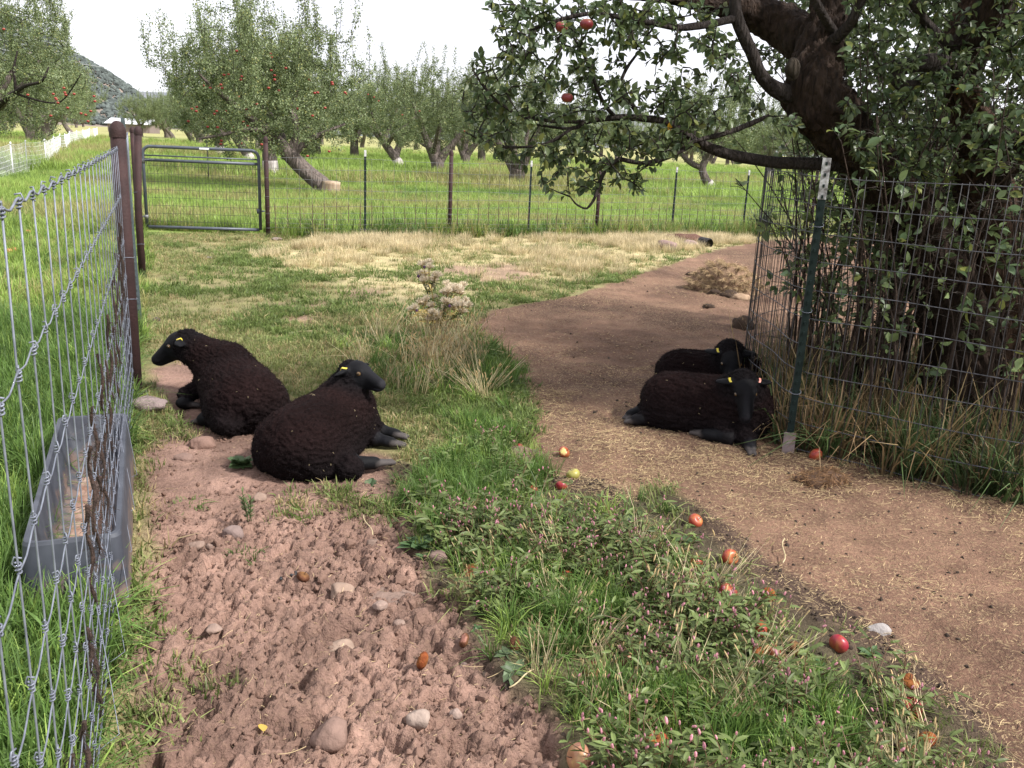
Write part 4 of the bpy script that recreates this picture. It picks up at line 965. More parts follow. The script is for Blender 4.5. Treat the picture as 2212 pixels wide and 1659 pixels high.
# crown limbs above the picture, so the crown really shades the pen
for i in range(11):
    a = tr.uniform(0, 6.28); st = (tl[-1] if i % 2 else trr[-1]); e = st + np.array([math.cos(a) * tr.uniform(1.0, 2.4), math.sin(a) * tr.uniform(.8, 2.2), tr.uniform(.2, 1.3)])
    t = np.linspace(0, 1, 9)[:, None]; P = st * (1 - t) + e * t + np.sin(t * 3.1) * np.array([0, 0, .35]) + tr.normal(0, .03, (9, 3))
    V, Fq, P2, R2 = blobby_tube(P, np.linspace(.06, .018, 9), 7, 40 + i, .06, sub=2)
    obj('limb', mesh_np('limb', V, [np.vstack(Fq[k]) for k in (3, 4) if Fq[k]], None, True), BARK_LIMB, old); sk.add(P2)
# leafy shoots: aim points through the crown's volume
aims = []
def inpoly(u, v, poly):
    c = False; n = len(poly)
    for i in range(n):
        (x1, y1_), (x2, y2_) = poly[i], poly[(i + 1) % n]
        if (y1_ > v) != (y2_ > v) and u < (x2 - x1) * (v - y1_) / (y2_ - y1_) + x1: c = not c
    return c
SPRAY = [(1048, 0), (1060, 60), (1085, 95), (1030, 125), (1000, 150), (990, 235), (1020, 290), (1060, 330), (1130, 345), (1145, 395), (1215, 415), (1270, 440), (1330, 400), (1385, 430), (1395, 385), (1450, 345), (1490, 330), (1520, 285), (1600, 250), (1660, 250), (1690, 320), (1760, 320), (1700, 210), (1640, 190), (1600, 120), (1560, 40), (1560, 0)]
def spray(n, poly, ylo, yhi, u0, u1, v0, v1, thin=None):
    k = 0
    while k < n:
        u, v = tr.uniform(u0, u1), tr.uniform(v0, v1)
        if not inpoly(u, v, poly): continue
        if thin and tr.random() > thin(u, v): continue
        aims.append((PY(u, v, tr.uniform(ylo, yhi)) - np.array([TB[0], TB[1], tz]), 0)); k += 1
spray(560, SPRAY, 4.35, 5.3, 980, 1780, 0, 450, lambda u, v: 1.0 if v < 330 else .7)
spray(40, [(1040, 0), (1560, 0), (1560, 60), (1280, 100), (1060, 90)], 4.3, 5.0, 1040, 1560, 0, 100)
RIGHT = [(1800, -40), (2290, -40), (2290, 330), (2130, 380), (2000, 350), (1930, 380), (1850, 330), (1800, 250), (1880, 100)]
spray(330, RIGHT, 4.7, 5.15, 1780, 2290, -40, 400)
spray(700, [(1640, -40), (2330, -40), (2330, 480), (1980, 440), (1850, 420), (1720, 340), (1690, 200), (1620, 100)], 5.6, 7.4, 1600, 2330, -40, 480)
nfront = len(aims); spray(900, [(1700, -40), (2330, -40), (2330, 480), (1980, 440), (1850, 420), (1790, 340), (1750, 200)], 6.2, 8.2, 1600, 2330, -40, 480); aims[nfront:] = [(p, 2) for p, k in aims[nfront:]]
spray(340, [(1700, 230), (2330, 230), (2330, 640), (1990, 640), (1850, 560), (1740, 420)], 6.0, 7.3, 1700, 2330, 230, 640)
spray(36, [(1860, 300), (2000, 300), (2080, 360), (2000, 410), (1880, 400)], 4.75, 5.0, 1860, 2080, 300, 410)
for i in range(900):                                   # the crown above and around, out of the picture
    v = tr.normal(0, 1, 3); v /= np.linalg.norm(v); p = v * tr.uniform(.45, 1) ** .5 * np.array([3.9, 3.4, 1.15]) + np.array([-.5, -.3, 3.7])
    w = p + np.array([TB[0], TB[1], tz]); 
    if w[1] < 1.2: continue
    uu, vv = proj(w)
    if 0 < uu < 1790 and vv > -20: continue
    aims.append((p, 1))
aims = [(p, k) for p, k in aims if len(sk.p)]
order = np.argsort([np.min(np.linalg.norm(sk.p - p, axis=1)) for p, k in aims])
twigs = MB(); LV = []                                  # leaf placements: position, direction, size, front?
for j in order:
    p, k = aims[j]; P = sk.grow(p, tr, .22)
    if P is None: continue
    L = np.linalg.norm(np.diff(P, axis=0), axis=1).sum(); twigs.tube(P, np.linspace(.0042 + .004 * min(L, .8), .0018, len(P)), 5)
    nl = int(np.clip(L / (.027 if p[0] < -1.2 else .022), 9, 34)) if k != 1 else int(np.clip(L / .05, 7, 18))
    for i in range(nl):
        t = 1 - (tr.random() ** 1.3) * .85; x = t * (len(P) - 1); a = min(int(x), len(P) - 2); pos = P[a] + (P[a + 1] - P[a]) * (x - a)
        dr = (P[a + 1] - P[a]); dr /= np.linalg.norm(dr) + 1e-9
        v = tr.normal(0, 1, 3); v -= dr * (v @ dr) * .6; v += dr * .5 + np.array([0, 0, -.35]); v /= np.linalg.norm(v)
        LV.append((pos, v, tr.uniform(.026, .050) * (1.0, 1.35, 1.5)[k], k))
obj('twigs', twigs.mesh('twigs', True), BARK_LIMB, old, kind='stuff')
def leaf_frame(v, r):
    up = np.array([0, 0, 1.0]) + r.normal(0, .55, 3); l = np.cross(up, v); l /= np.linalg.norm(l) + 1e-9; return np.stack([v, l, np.cross(v, l)], 1)
camL = CAM - np.array([TB[0], TB[1], tz])
LVd = np.array([np.linalg.norm(q[0] - camL) for q in LV])
uvs = np.array([proj(q[0] + np.array([TB[0], TB[1], tz])) for q in LV])
vis = (uvs[:, 0] > 0) & (uvs[:, 0] < 2212) & (uvs[:, 1] > 0) & (uvs[:, 1] < 1659) & ((LV and True))
near_ids = set(np.argsort(np.where(vis, LVd - 6 * np.array([q[2] for q in LV]), 99))[:300].tolist())
leaf_mes = []
for i in range(12):
    V, F = LEAVES[i % 6]; c = leaf_cols(tr, 1)[0]
    leaf_mes.append(mesh_np('leaf', V, [F], np.tile(c, (len(V), 1)), True)); leaf_mes[-1].materials.append(LEAF_NEAR)
fol = MB(); cols = leaf_cols(tr, len(LV))
for i, (p, v, s_, k) in enumerate(LV):
    Mx = leaf_frame(v, tr)
    if i in near_ids:
        o = obj('leaf', leaf_mes[i % 12], None, old); o.matrix_local = Matrix.Translation(p) @ Matrix(Mx.tolist()).to_4x4() @ Matrix.Scale(s_, 4)
    else:
        V, F = LEAVES[i % 6]; fol.add(V * s_ @ Mx.T + p, [F], cols[i])
obj('foliage', fol.mesh('foliage', True), LEAF_NEAR, old, kind='stuff')

# suckers standing round the foot, inside the cage
SUCK = bark_mat('sucker_bark', (.045, .03, .024), (.10, .07, .055), 20)
sl = MB(); ns = 0
for i in range(270):
    a = tr.uniform(0, 6.28) if i % 2 else tr.uniform(2.2, 4.4); rr_ = tr.uniform(.25, 1.30); bx, by = CAGE_C[0] + math.cos(a) * rr_, CAGE_C[1] + math.sin(a) * rr_
    if math.hypot(bx - TB[0], by - TB[1]) < .30: continue
    su, sv = proj((bx, by, .8))
    if 2000 < su < 2190 and by < TB[1] and tr.random() < .8: continue
    hgt = tr.uniform(1.1, 2.3); b0 = np.array([bx - TB[0], by - TB[1], 0.0]); lean_ = np.array([tr.normal(-.06, .18), tr.normal(0, .14), 0])
    t = np.linspace(0, 1, 9)[:, None]; P = b0 + lean_ * t * t * hgt + np.array([0, 0, hgt]) * t + np.cumsum(tr.normal(0, .012, (9, 3)), 0); P[0, 2] = -.05
    mb = MB(); mb.tube(P, np.linspace(tr.uniform(.005, .012), .0025, 9), 6); obj('sucker_stem', mb.mesh('sucker_stem', True), SUCK, old)
    for k in range(int(hgt * 9)):
        tt = tr.uniform(.3, 1); x = tt * 8; a_ = min(int(x), 7); p = P[a_] + (P[a_ + 1] - P[a_]) * (x - a_); v = tr.normal(0, 1, 3); v[2] = abs(v[2]) * .4 - .1; v /= np.linalg.norm(v)
        tw = tr.uniform(.05, .16); q = p + v * tw; sl.tube([p, (p + q) / 2 + np.array([0, 0, .01]), q], .0018, 4, (.05, .038, .03)); 
        if tr.random() > .5: continue
        for m_ in range(tr.integers(2, 5)):
            v2 = v + tr.normal(0, .8, 3); v2 /= np.linalg.norm(v2); V, F = LEAVES[m_ % 6]; sl.add(V * tr.uniform(.045, .07) @ leaf_frame(v2, tr).T + q, [F], leaf_cols(tr, 1)[0] * (1.6 if tr.random() > .75 else 1.05))
obj('sucker_foliage', sl.mesh('sucker_foliage', True), LEAF_NEAR, old, kind='stuff')
# ================================================================== ORCHARD
orr = np.random.default_rng(5)
def leaf_cards(P, D, S, r, base, var=.3, tone=None):
    """many small pointed leaves: position, direction, size -> verts, faces, colours"""
    m = len(P); D = D / (np.linalg.norm(D, axis=1)[:, None] + 1e-9)
    s = np.cross(D, r.normal(0, 1, (m, 3))); s /= np.linalg.norm(s, axis=1)[:, None] + 1e-9
    S = S[:, None]; V = np.stack([P, P + D * S * .5 + s * S * .27, P + D * S, P + D * S * .5 - s * S * .27], 1).reshape(-1, 3)
    i = np.arange(m) * 4; F = np.stack([i, i + 1, i + 2, i + 3], 1)
    c = np.asarray(base) * r.uniform(1 - var, 1 + var, (m, 1)) * (1 if tone is None else tone[:, None])
    yl = r.random((m, 1)); c = np.where(yl > .9, c * np.array([1.45, 1.2, .9]), c)
    return V, F, np.repeat(c, 4, 0)
def orchard_tree(seed, chains, crown, naim=330, shoots=90, nleaf=42000, lsz=.066, base=(.165, .205, .095), stub=None, liner=None):
    r = np.random.default_rng(seed); tb = MB(); sk_ = Skel()
    for pts, rad in chains:
        V, F, P, R = blobby_tube(pts, rad, 12, seed, .10, sub=5)
        k = tb.n; tb.V.append(V); tb.C.append(np.ones((len(V), 3))); tb.n += len(V)
        for q in (3, 4): tb.F[q] += [f + k for f in F[q]]
        if max(rad) < .5: sk_.add(P[len(P) // 3:])
    cen, rx, ry, rz, zmin = crown; aims_ = []
    while len(aims_) < naim:
        v = r.normal(0, 1, 3); v /= np.linalg.norm(v); p = np.asarray(cen) + v * r.random() ** .4 * np.array([rx, ry, rz]) * (1 + .18 * math.sin(3 * math.atan2(v[1], v[0]) + seed) + .1 * math.sin(5 * v[2] + 7 * v[0] + seed))
        if p[2] > zmin: aims_.append(p)
    aims_ = sorted(aims_, key=lambda p: np.min(np.linalg.norm(sk_.p - p, axis=1)))
    tw = MB(); Pl, Dl, Sl = [], [], []; tops = []
    for p in aims_:
        Q = sk_.grow(p, r, .18, .12)
        if Q is None: continue
        L = np.linalg.norm(np.diff(Q, axis=0), axis=1).sum(); tw.tube(Q, np.linspace(.006 + .010 * min(L, 1.2), .003, len(Q)), 4)
        tops.append(Q[-1]); n = max(4, int(nleaf * .72 / naim))
        t = 1 - r.random(n) ** 1.2 * .8; x = t * (len(Q) - 1); a = np.minimum(x.astype(int), len(Q) - 2); pos = Q[a] + (Q[a + 1] - Q[a]) * (x - a)[:, None] + r.normal(0, .075, (n, 3))
        Pl.append(pos); Dl.append(r.normal(0, 1, (n, 3)) + np.array([0, 0, -.2])); Sl.append(r.uniform(.7, 1.25, n) * lsz)
    tops = np.array(tops); hi_ = tops[np.argsort(-(tops[:, 2] + r.normal(0, .35, len(tops))))[:int(len(tops) * .6)]]
    for k in range(shoots):
        b0 = hi_[r.integers(len(hi_))]; L = r.uniform(.45, 1.25); e = b0 + np.array([r.normal(0, .12), r.normal(0, .12), L]); tw.tube([b0, (b0 + e) / 2 + r.normal(0, .02, 3), e], [.008, .006, .003], 3)
        n = max(4, int(nleaf * .28 / shoots)); t = r.random(n)[:, None] ** .8; Pl.append(b0 + (e - b0) * t + r.normal(0, .05, (n, 3))); Dl.append(r.normal(0, .6, (n, 3)) + np.array([0, 0, .5])); Sl.append(r.uniform(.7, 1.2, n) * lsz)
    P = np.vstack(Pl); 
    V, F, c = leaf_cards(P, np.vstack(Dl), np.concatenate(Sl), r, base)
    return tb.mesh('trunk', True, False), tw.mesh('branches', False, False), mesh_np('crown', V, [F], c), P
def plant_tree(meshes, xy, rot, s, label, group=None, stub=None, name='apple_tree', sz=None):
    t = thing(name, label, 'tree', (xy[0], xy[1], gz(xy[0], xy[1])), group); t.rotation_euler[2] = rot; t.scale = (s, s, s * (sz or 1))
    obj('trunk', meshes[0], BARK_FAR, t); obj('branches', meshes[1], BARK_LIMB, t, kind='stuff'); obj('crown', meshes[2], LEAF_FAR, t)
    if stub:
        mb = MB(); (a, b_, r_) = stub; V, F, P, R = blobby_tube([a, (np.asarray(a) + np.asarray(b_)) / 2, b_], [r_ * 1.02, r_ * 1.05, r_ * .98], 12, 3, .12, sub=3)
        obj('pale_stump', mesh_np('pale_stump', V, [np.vstack(F[k]) for k in (3, 4) if F[k]], None, True), STUB, t)
    return t
def rel(u, v, Y, b): return PY(u, v, Y) - b

# the leaning tree behind the gate, built limb by limb
Y1 = 23.6; b1 = G(713, 425); 
T1 = orchard_tree(31, [
    ([rel(u, v, y, b1) for u, v, y in ((716, 436, 23.6), (700, 405, 23.6), (668, 377, 23.65), (640, 350, 23.7), (612, 320, 23.7), (590, 298, 23.7))], [.25, .24, .21, .20, .19, .17]),
    ([rel(u, v, y, b1) for u, v, y in ((600, 305, 23.7), (575, 282, 23.6), (540, 255, 23.4), (500, 222, 23.1), (462, 192, 22.8), (430, 160, 22.6))], [.15, .12, .09, .07, .05, .03]),
    ([rel(u, v, y, b1) for u, v, y in ((590, 298, 23.7), (570, 278, 23.6), (556, 266, 23.5), (545, 262, 23.4))], [.16, .15, .13, .09]),
    ([rel(u, v, y, b1) for u, v, y in ((625, 330, 23.7), (640, 290, 23.8), (632, 240, 24.0), (610, 205, 24.1), (590, 170, 24.2))], [.12, .09, .08, .06, .035]),
    ([rel(u, v, y, b1) for u, v, y in ((632, 335, 23.7), (665, 305, 23.9), (705, 285, 24.1), (745, 268, 24.3))], [.10, .08, .055, .03]),
    ([rel(u, v, y, b1) for u, v, y in ((575, 285, 23.6), (530, 280, 23.0), (480, 292, 22.6), (430, 300, 22.3))], [.07, .05, .04, .025]),
    ([rel(u, v, y, b1) for u, v, y in ((612, 320, 23.7), (605, 280, 24.6), (570, 230, 25.3), (540, 180, 25.8))], [.10, .08, .06, .03])],
    (rel(562, 195, 23.7, b1), 2.75, 2.5, 1.85, .85), naim=520, shoots=170, nleaf=80000, lsz=.058)
t1 = plant_tree(T1, b1, 0, 1, 'leaning apple tree behind the gate, its trunk rising from a pale stump', stub=(rel(713, 434, 23.42, b1), rel(716, 392, 23.40, b1), .235))
VA = orchard_tree(41, [([(0, 0, -.2), (0, 0, .35), (-.05, 0, .7)], [.34, .31, .28]), ([(-.05, 0, .5), (-.3, .05, 1.0), (-.55, .1, 1.6), (-.85, 0, 2.3), (-1.1, 0, 3.0)], [.21, .19, .15, .11, .06]),
                       ([(.02, 0, .5), (.3, 0, .95), (.75, -.05, 1.5), (1.2, 0, 2.1), (1.5, .2, 2.8)], [.21, .18, .14, .10, .06]), ([(0, 0, .6), (0, .4, 1.3), (.1, .9, 2.1), (.1, 1.3, 2.8)], [.15, .12, .09, .05]), ([(-.2, 0, .9), (-.1, -.5, 1.6), (0, -1.1, 2.3)], [.12, .09, .05])],
                  ((0, 0, 2.75), 2.85, 2.7, 1.85, .95), naim=400, shoots=90)
VB = orchard_tree(42, [([(.7, 0, -.2), (.62, 0, .25), (.3, 0, .7), (-.05, 0, 1.1), (-.3, 0, 1.4)], [.27, .25, .22, .20, .16]), ([(-.2, 0, 1.3), (-.7, .1, 1.7), (-1.3, .2, 2.3), (-1.7, .1, 3.0)], [.14, .11, .08, .04]),
                       ([(-.2, 0, 1.3), (0, .3, 2.0), (.3, .4, 2.8), (.4, .6, 3.5)], [.13, .10, .07, .04]), ([(0, 0, 1.1), (.5, -.3, 1.7), (1.2, -.4, 2.2), (1.7, -.3, 2.7)], [.12, .09, .07, .04]), ([(-.2, 0, 1.35), (-.3, -.8, 2.0), (-.3, -1.5, 2.7)], [.11, .08, .04])],
                  ((-.15, 0, 2.7), 2.75, 2.6, 1.8, .9), naim=380, shoots=80)
VC = orchard_tree(43, [([(0, 0, -.2), (.02, 0, .4), (0, .02, .9), (.05, 0, 1.25)], [.30, .27, .25, .24]), ([(0, 0, 1.1), (-.5, .2, 1.6), (-1.2, .3, 2.2), (-1.6, .4, 2.9)], [.16, .12, .08, .04]), ([(0, 0, 1.1), (.4, .3, 1.8), (.8, .5, 2.6), (1.0, .7, 3.3)], [.15, .11, .08, .04]),
                       ([(0, 0, 1.1), (.3, -.5, 1.7), (.6, -1.1, 2.4), (.8, -1.5, 3.0)], [.14, .10, .07, .04]), ([(0, 0, 1.1), (-.1, -.1, 2.0), (-.2, 0, 3.0), (-.2, 0, 3.8)], [.13, .10, .07, .04])],
                  ((0, 0, 2.75), 2.7, 2.7, 1.95, .9), naim=390, shoots=95)
VD = orchard_tree(44, [([(.5, 0, -.2), (.42, 0, .2), (.15, 0, .6), (.0, 0, 1.0), (.12, 0, 1.35)], [.22, .20, .17, .16, .15]), ([(.0, 0, 1.0), (-.45, .1, 1.15), (-.9, .1, 1.5), (-1.5, .2, 2.2)], [.12, .11, .09, .05]), ([(.1, 0, 1.3), (.6, .1, 1.8), (1.2, .2, 2.4), (1.7, .2, 2.9)], [.13, .10, .07, .04]),
                       ([(.1, 0, 1.3), (.0, .5, 2.0), (0, 1.1, 2.8)], [.12, .09, .05]), ([(.1, 0, 1.3), (.2, -.5, 2.1), (.2, -1.1, 2.9)], [.12, .09, .05])],
                  ((.1, 0, 2.8), 2.5, 2.3, 1.6, 1.2), naim=290, shoots=90)
def wash(t, pts, r_):
    V, F, P, R = blobby_tube(pts, r_, 12, 9, .10, sub=3); obj('whitewashed_base', mesh_np('whitewashed_base', V, [np.vstack(F[k]) for k in (3, 4) if F[k]], None, True), LIME, t)
TREES = [  # u, v of the foot, kind, turn, size, label
 (583, 386, VC, .4, .98, 'upright pale-footed apple tree beside the right gate post, behind the leaning one', 'w'),
 (945, 379, VA, .15, 1.02, 'tall apple tree with trunk forked into a wide V behind the middle brown post', None),
 (1115, 406, VA, 2.8, .95, 'apple tree with a stout split trunk partly hidden by the hanging leafy branch', None),
 (1512, 415, VD, 0.1, .95, 'crooked small apple tree with bent grey trunk between two right-hand green posts', 's'),
 (1660, 391, VC, 1.5, 1.0, 'apple tree with a whitewashed trunk foot just left of the wire cage', 'w'),
 (836, 362, VB, -.2, 1.0, 'apple tree leaning left from a whitewashed foot, left of the V-forked tree', 's'),
 (766, 346, VC, 2.2, 1.05, 'apple tree with a short dark trunk seen above the first green post', None),
 (517, 353, VB, -.3, .95, 'apple tree with a white-footed trunk seen through the top bars of the gate', 's'),
 (475, 338, VC, .9, .95, 'apple tree with a pale straight trunk seen above the gate top rail', 'w'),
 (432, 314, VA, .7, 1.05, 'nearest of the three trees lining the right side of the grassy lane', None),
 (404, 310, VB, 1.1, 1.05, 'middle one of the three trees lining the right side of the grassy lane', None),
 (360, 299, VB, .2, 1.15, 'last of the three trees lining the right side of the grassy lane', None),
 (70, 312, VA, .5, 1.25, 'left-hand lane tree with a thick pale trunk just behind the white netting', None),
 (100, 306, VC, 1.9, 1.3, 'second of the left-hand lane trees, counted from the thick pale trunk', None),
 (121, 299, VB, 2.9, 1.35, 'third of the left-hand lane trees, counted from the thick pale trunk', None),
 (140, 292, VD, .3, 1.5, 'farthest of the left-hand lane trees, beside the end of the white netting', None)]
for u, v, k, rt, s, lab, ex in TREES:
    p = G(u, v); t = plant_tree(k, p, rt, s, lab)
    if ex == 'w': wash(t, [(0.0, 0, -.1), (.02, 0, .3), (.01, 0, .62)], [.33, .29, .27])
    if ex == 's':
        xo = .5 if k is VD else .7
        wash(t, [(xo, 0, -.1), (xo - .08, 0, .22), (xo - .2, 0, .42)], [.28 if k is VB else .24] * 2 + [.25 if k is VB else .2])
L0 = (-16.35, 27.0)
VL = orchard_tree(47, [([(0, 0, -.2), (.02, 0, .5), (0, .02, 1.1), (.05, 0, 1.5)], [.36, .33, .31, .28]), ([(0, 0, 1.3), (-.6, .2, 2.0), (-1.5, .3, 2.8), (-2.0, .4, 3.6)], [.2, .15, .1, .05]), ([(0, 0, 1.3), (.9, -.3, 1.8), (2.0, -.5, 2.5), (2.6, -.6, 3.2)], [.2, .15, .1, .05]), ([(0, 0, 1.3), (.4, .9, 2.2), (.6, 1.8, 3.2)], [.18, .12, .06]), ([(0, 0, 1.3), (.1, -1.0, 2.1), (.3, -2.0, 3.0)], [.18, .12, .06]), ([(0, 0, 1.3), (.2, 0, 2.6), (.3, .1, 4.4)], [.17, .12, .06])],
    ((.2, 0, 3.3), 3.6, 3.3, 2.8, .8), naim=620, shoots=150, nleaf=100000, lsz=.060)
TL0 = plant_tree(VL, L0, 0.0, 1.0, 'large apple tree at the left edge, its leaves hanging over the white netting')
mb = MB(); c0 = np.array([*L0, 0])
for uvy, rad in (([(-60, 290, 26.5), (-10, 235, 26), (25, 205, 25.5), (55, 185, 25.2), (90, 175, 25), (105, 145, 25)], [.10, .085, .065, .05, .035, .02]), ([(30, 200, 25.5), (65, 212, 25.2), (112, 222, 25), (140, 212, 24.8), (175, 160, 24.5)], [.035, .03, .024, .02, .012]), ([(35, 195, 25.5), (30, 150, 25.5), (38, 110, 25.6)], [.05, .035, .02])):
    V, Fq, P, R = blobby_tube([PY(*q) - c0 for q in uvy], rad, 8, 3, .08, sub=4); mb.add(V, [np.vstack(Fq[k]) for k in (3, 4) if Fq[k]])
obj('limb', mb.mesh('limb', True, False), BARK_LIMB, TL0)
# the rows behind, out to the far edge of the orchard
FARLAB = 'small apple tree in the far rows of the orchard'
rows = [(1005, 359), (1040, 354), (1232, 353), (1330, 363), (1425, 353), (1482, 351), (1546, 354), (1578, 357), (1602, 352), (1640, 354), (862, 351), (925, 346), (684, 340), (640, 343), (560, 330), (1720, 382), (1850, 374), (1980, 392), (2130, 384), (2260, 392), (1790, 358), (1920, 362), (2060, 366), (2190, 370)]
for i, (u, v) in enumerate(rows):
    p = G(u, v); plant_tree((VA, VC, VB, VD)[i % 4], p, i * 1.7, orr.uniform(.9, 1.08), FARLAB, 'far orchard trees')
u = 300
while u < 2300:
    hv = 305 + .047 * (u - 1106); p = G(u + orr.uniform(-12, 12), hv + orr.uniform(17, 30)); plant_tree((VA, VC, VB, VD)[int(orr.integers(4))], p, orr.uniform(0, 6.3), orr.uniform(.95, 1.15), FARLAB, 'far orchard trees'); u += orr.uniform(30, 52)
for u, dv in ((10, 30), (-30, 26), (30, 20), (60, 16), (180, 13), (165, 15), (215, 9), (330, 18), (345, 12)):
    p = G(u, 305 + .047 * (u - 1106) + dv); plant_tree((VA, VC, VB)[u % 3], p, u * 1.3, 1.12, FARLAB, 'far orchard trees')

# apples hanging in the orchard trees
APM, ant, ab = newmat('red_apple_skin'); La = ant.links.new
atc = ant.nodes.new('ShaderNodeTexCoord'); amp_ = ant.nodes.new('ShaderNodeMapping'); amp_.inputs['Scale'].default_value = (26, 26, 6); La(atc.outputs['Object'], amp_.inputs['Vector'])
ano = ant.nodes.new('ShaderNodeTexNoise'); ano.inputs['Scale'].default_value = 1.6; ano.inputs['Detail'].default_value = 6; La(amp_.outputs['Vector'], ano.inputs['Vector'])
aat = ant.nodes.new('ShaderNodeAttribute'); aat.attribute_name = 'col'
amr = ant.nodes.new('ShaderNodeMapRange'); amr.inputs['From Min'].default_value = .52; amr.inputs['From Max'].default_value = .72; La(ano.outputs['Fac'], amr.inputs['Value'])
amx = ant.nodes.new('ShaderNodeMix'); amx.data_type = 'RGBA'; La(amr.outputs['Result'], amx.inputs['Factor']); La(aat.outputs['Color'], amx.inputs['A'])
ahs = ant.nodes.new('ShaderNodeHueSaturation'); ahs.inputs['Hue'].default_value = .535; ahs.inputs['Value'].default_value = 1.25; La(aat.outputs['Color'], ahs.inputs['Color']); La(ahs.outputs['Color'], amx.inputs['B'])
La(amx.outputs['Result'], ab.inputs['Base Color']); ab.inputs['Roughness'].default_value = .38; ab.inputs['Specular IOR Level'].default_value = .4
STEMM = mat_simple('apple_stalk', (.06, .04, .025), None, rough=.8)
ROTM = mat_simple('rotten_apple_skin', (1, 1, 1), (.55, .5, .5), 40, .85, spec=.15, useattr=True, bump=.6, bscale=60)
def apple_mesh(r, col, n=14, squash=.88, seed=0, bite=False):
    th = np.linspace(0, math.pi, 11); prof = []
    for t in th:
        rr = math.sin(t) * (1 + .10 * math.sin(t)) * (1 - .06 * (1 - math.cos(t)) / 2); z = math.cos(t) * squash - .30 * math.exp(-(t / .38) ** 2) + .14 * math.exp(-((math.pi - t) / .30) ** 2); prof.append((max(rr, .0004) * r, z * r))
    mb = MB(); mb.lathe(prof, n); V = mb.V[0]; V *= (1 + .10 * (vnoise3(V / r * 1.3, seed)[:, None] - .5))
    c = np.tile(np.asarray(col, float), (len(V), 1)); g = sstep(.1, 1.0, np.abs(V[:, 2] / r))[:, None] * (vnoise3(V / r * 2, seed + 3)[:, None]); c = c * (1 - .55 * g) + np.array([.42, .26, .06]) * .55 * g
    if bite:
        q = np.linalg.norm(V / r - np.array([.75, -.45, .35]), axis=1); m_ = q < .62; V[m_] *= (.55 + .45 * q[m_] / .62)[:, None]; c[m_] = np.array(bite)
    mb.C = [c]; return mb.mesh('apple', True)
far_apple = apple_mesh(.036, (.22, .013, .022), 8); far_apple.materials.append(APM)
def hang(u, v, Y, lab, grp): obj('apple', far_apple, None, None, tuple(PY(u, v, Y)), lab, 'apple', grp)
HA = [(511, 110), (584, 116), (586, 124), (543, 136), (617, 147), (484, 162), (494, 161), (522, 165), (520, 172), (470, 187), (477, 183), (480, 190), (439, 185), (454, 190), (586, 152), (593, 163), (593, 172), (668, 172), (602, 196), (515, 209), (414, 235), (425, 231), (424, 240), (468, 240), (463, 246), (488, 240), (533, 236), (555, 225), (643, 235), (680, 201), (686, 200), (675, 250), (702, 233), (745, 200), (717, 178), (718, 182), (525, 263), (540, 248), (505, 275), (535, 272), (470, 275), (477, 311), (478, 304), (522, 310), (565, 312), (711, 327), (664, 337), (407, 262), (449, 274), (580, 190)]
for i, (u, v) in enumerate(HA): hang(u, v, 21.6 + (i * 7 % 11) * .12 if u < 640 else 22.2, 'small red apple hanging in the leaning tree behind the gate', 'apples in the leaning tree')
for i, (u, v) in enumerate([(8, 63), (115, 203), (120, 212), (140, 200), (142, 205), (160, 203), (203, 208), (205, 219), (146, 233), (122, 215), (196, 240), (185, 248), (125, 222), (138, 190), (60, 205), (175, 245), (190, 262), (110, 250)]): hang(u, v, 22.9 if i else 22.5, 'small red apple hanging in the trees left of the lane', 'apples in the left-hand trees')
for u, v in [(748, 203), (795, 204), (808, 210), (818, 218), (869, 248), (1010, 281), (906, 240), (1003, 283)]: hang(u, v, 37.5, 'small red apple hanging in the trees behind the middle brown post', 'apples in the middle trees')

# ================================================================== FAR: hills, shed, cables
def hill(name, x0, x1, y0, y1, nx_, ny_, f, mat, label):
    X, Y = np.meshgrid(np.linspace(x0, x1, nx_), np.linspace(y0, y1, ny_)); Z = f(X, Y); i = np.arange((nx_ - 1) * (ny_ - 1)); a = i // (nx_ - 1) * nx_ + i % (nx_ - 1)
    return obj(name, mesh_np(name, np.stack([X.ravel(), Y.ravel(), Z.ravel()], 1), [np.stack([a, a + 1, a + nx_ + 1, a + nx_], 1)], None, True), mat, kind='structure', label=label)
HILLM = mat_simple('scrubby_hillside', (.13, .12, .10), (.22, .17, .14), .03, .95, detail=8)
cu = np.array([-400, -100, 60, 110, 170, 230, 290, 330, 390, 440]); cv = np.array([-90, -20, 45, 72, 112, 145, 182, 215, 250, 275])
def hill_f(X, Y):
    uu = 1106 + (X / Y) * FPX * 1.0; hv = 305 + .047 * (uu - 1106); top = np.interp(uu, cu - 0, cv); hgt = np.maximum((hv - top), -6) / FPX * 520
    rise = sstep(330, 520, Y) * (1 - .35 * sstep(520, 800, Y)); return hgt * rise + 4 * (fbm(X / 40, Y / 40, 3) - .5) * rise - 3
hill('hill', -620, -150, 330, 800, 70, 60, hill_f, HILLM, 'scrub-covered hillside rising at the left behind the orchard')
hill('distant_ridge', -900, 2200, 1150, 1450, 80, 8, lambda X, Y: sstep(1150, 1300, Y) * (58 + 22 * (fbm(X / 160, Y / 900, 8) - .5) * 2 - .012 * np.abs(X + 220)) - 4, mat_simple('hazy_blue_ridge', (.14, .15, .17), (.18, .18, .19), .01, 1), 'low distant ridge behind the orchard')  # distance haze painted into the ridge as blue-grey
SCRUB = mat_leaf('hazy_scrub_foliage', (1, 1, 1), .05, .9, .35, .1)
sp = []
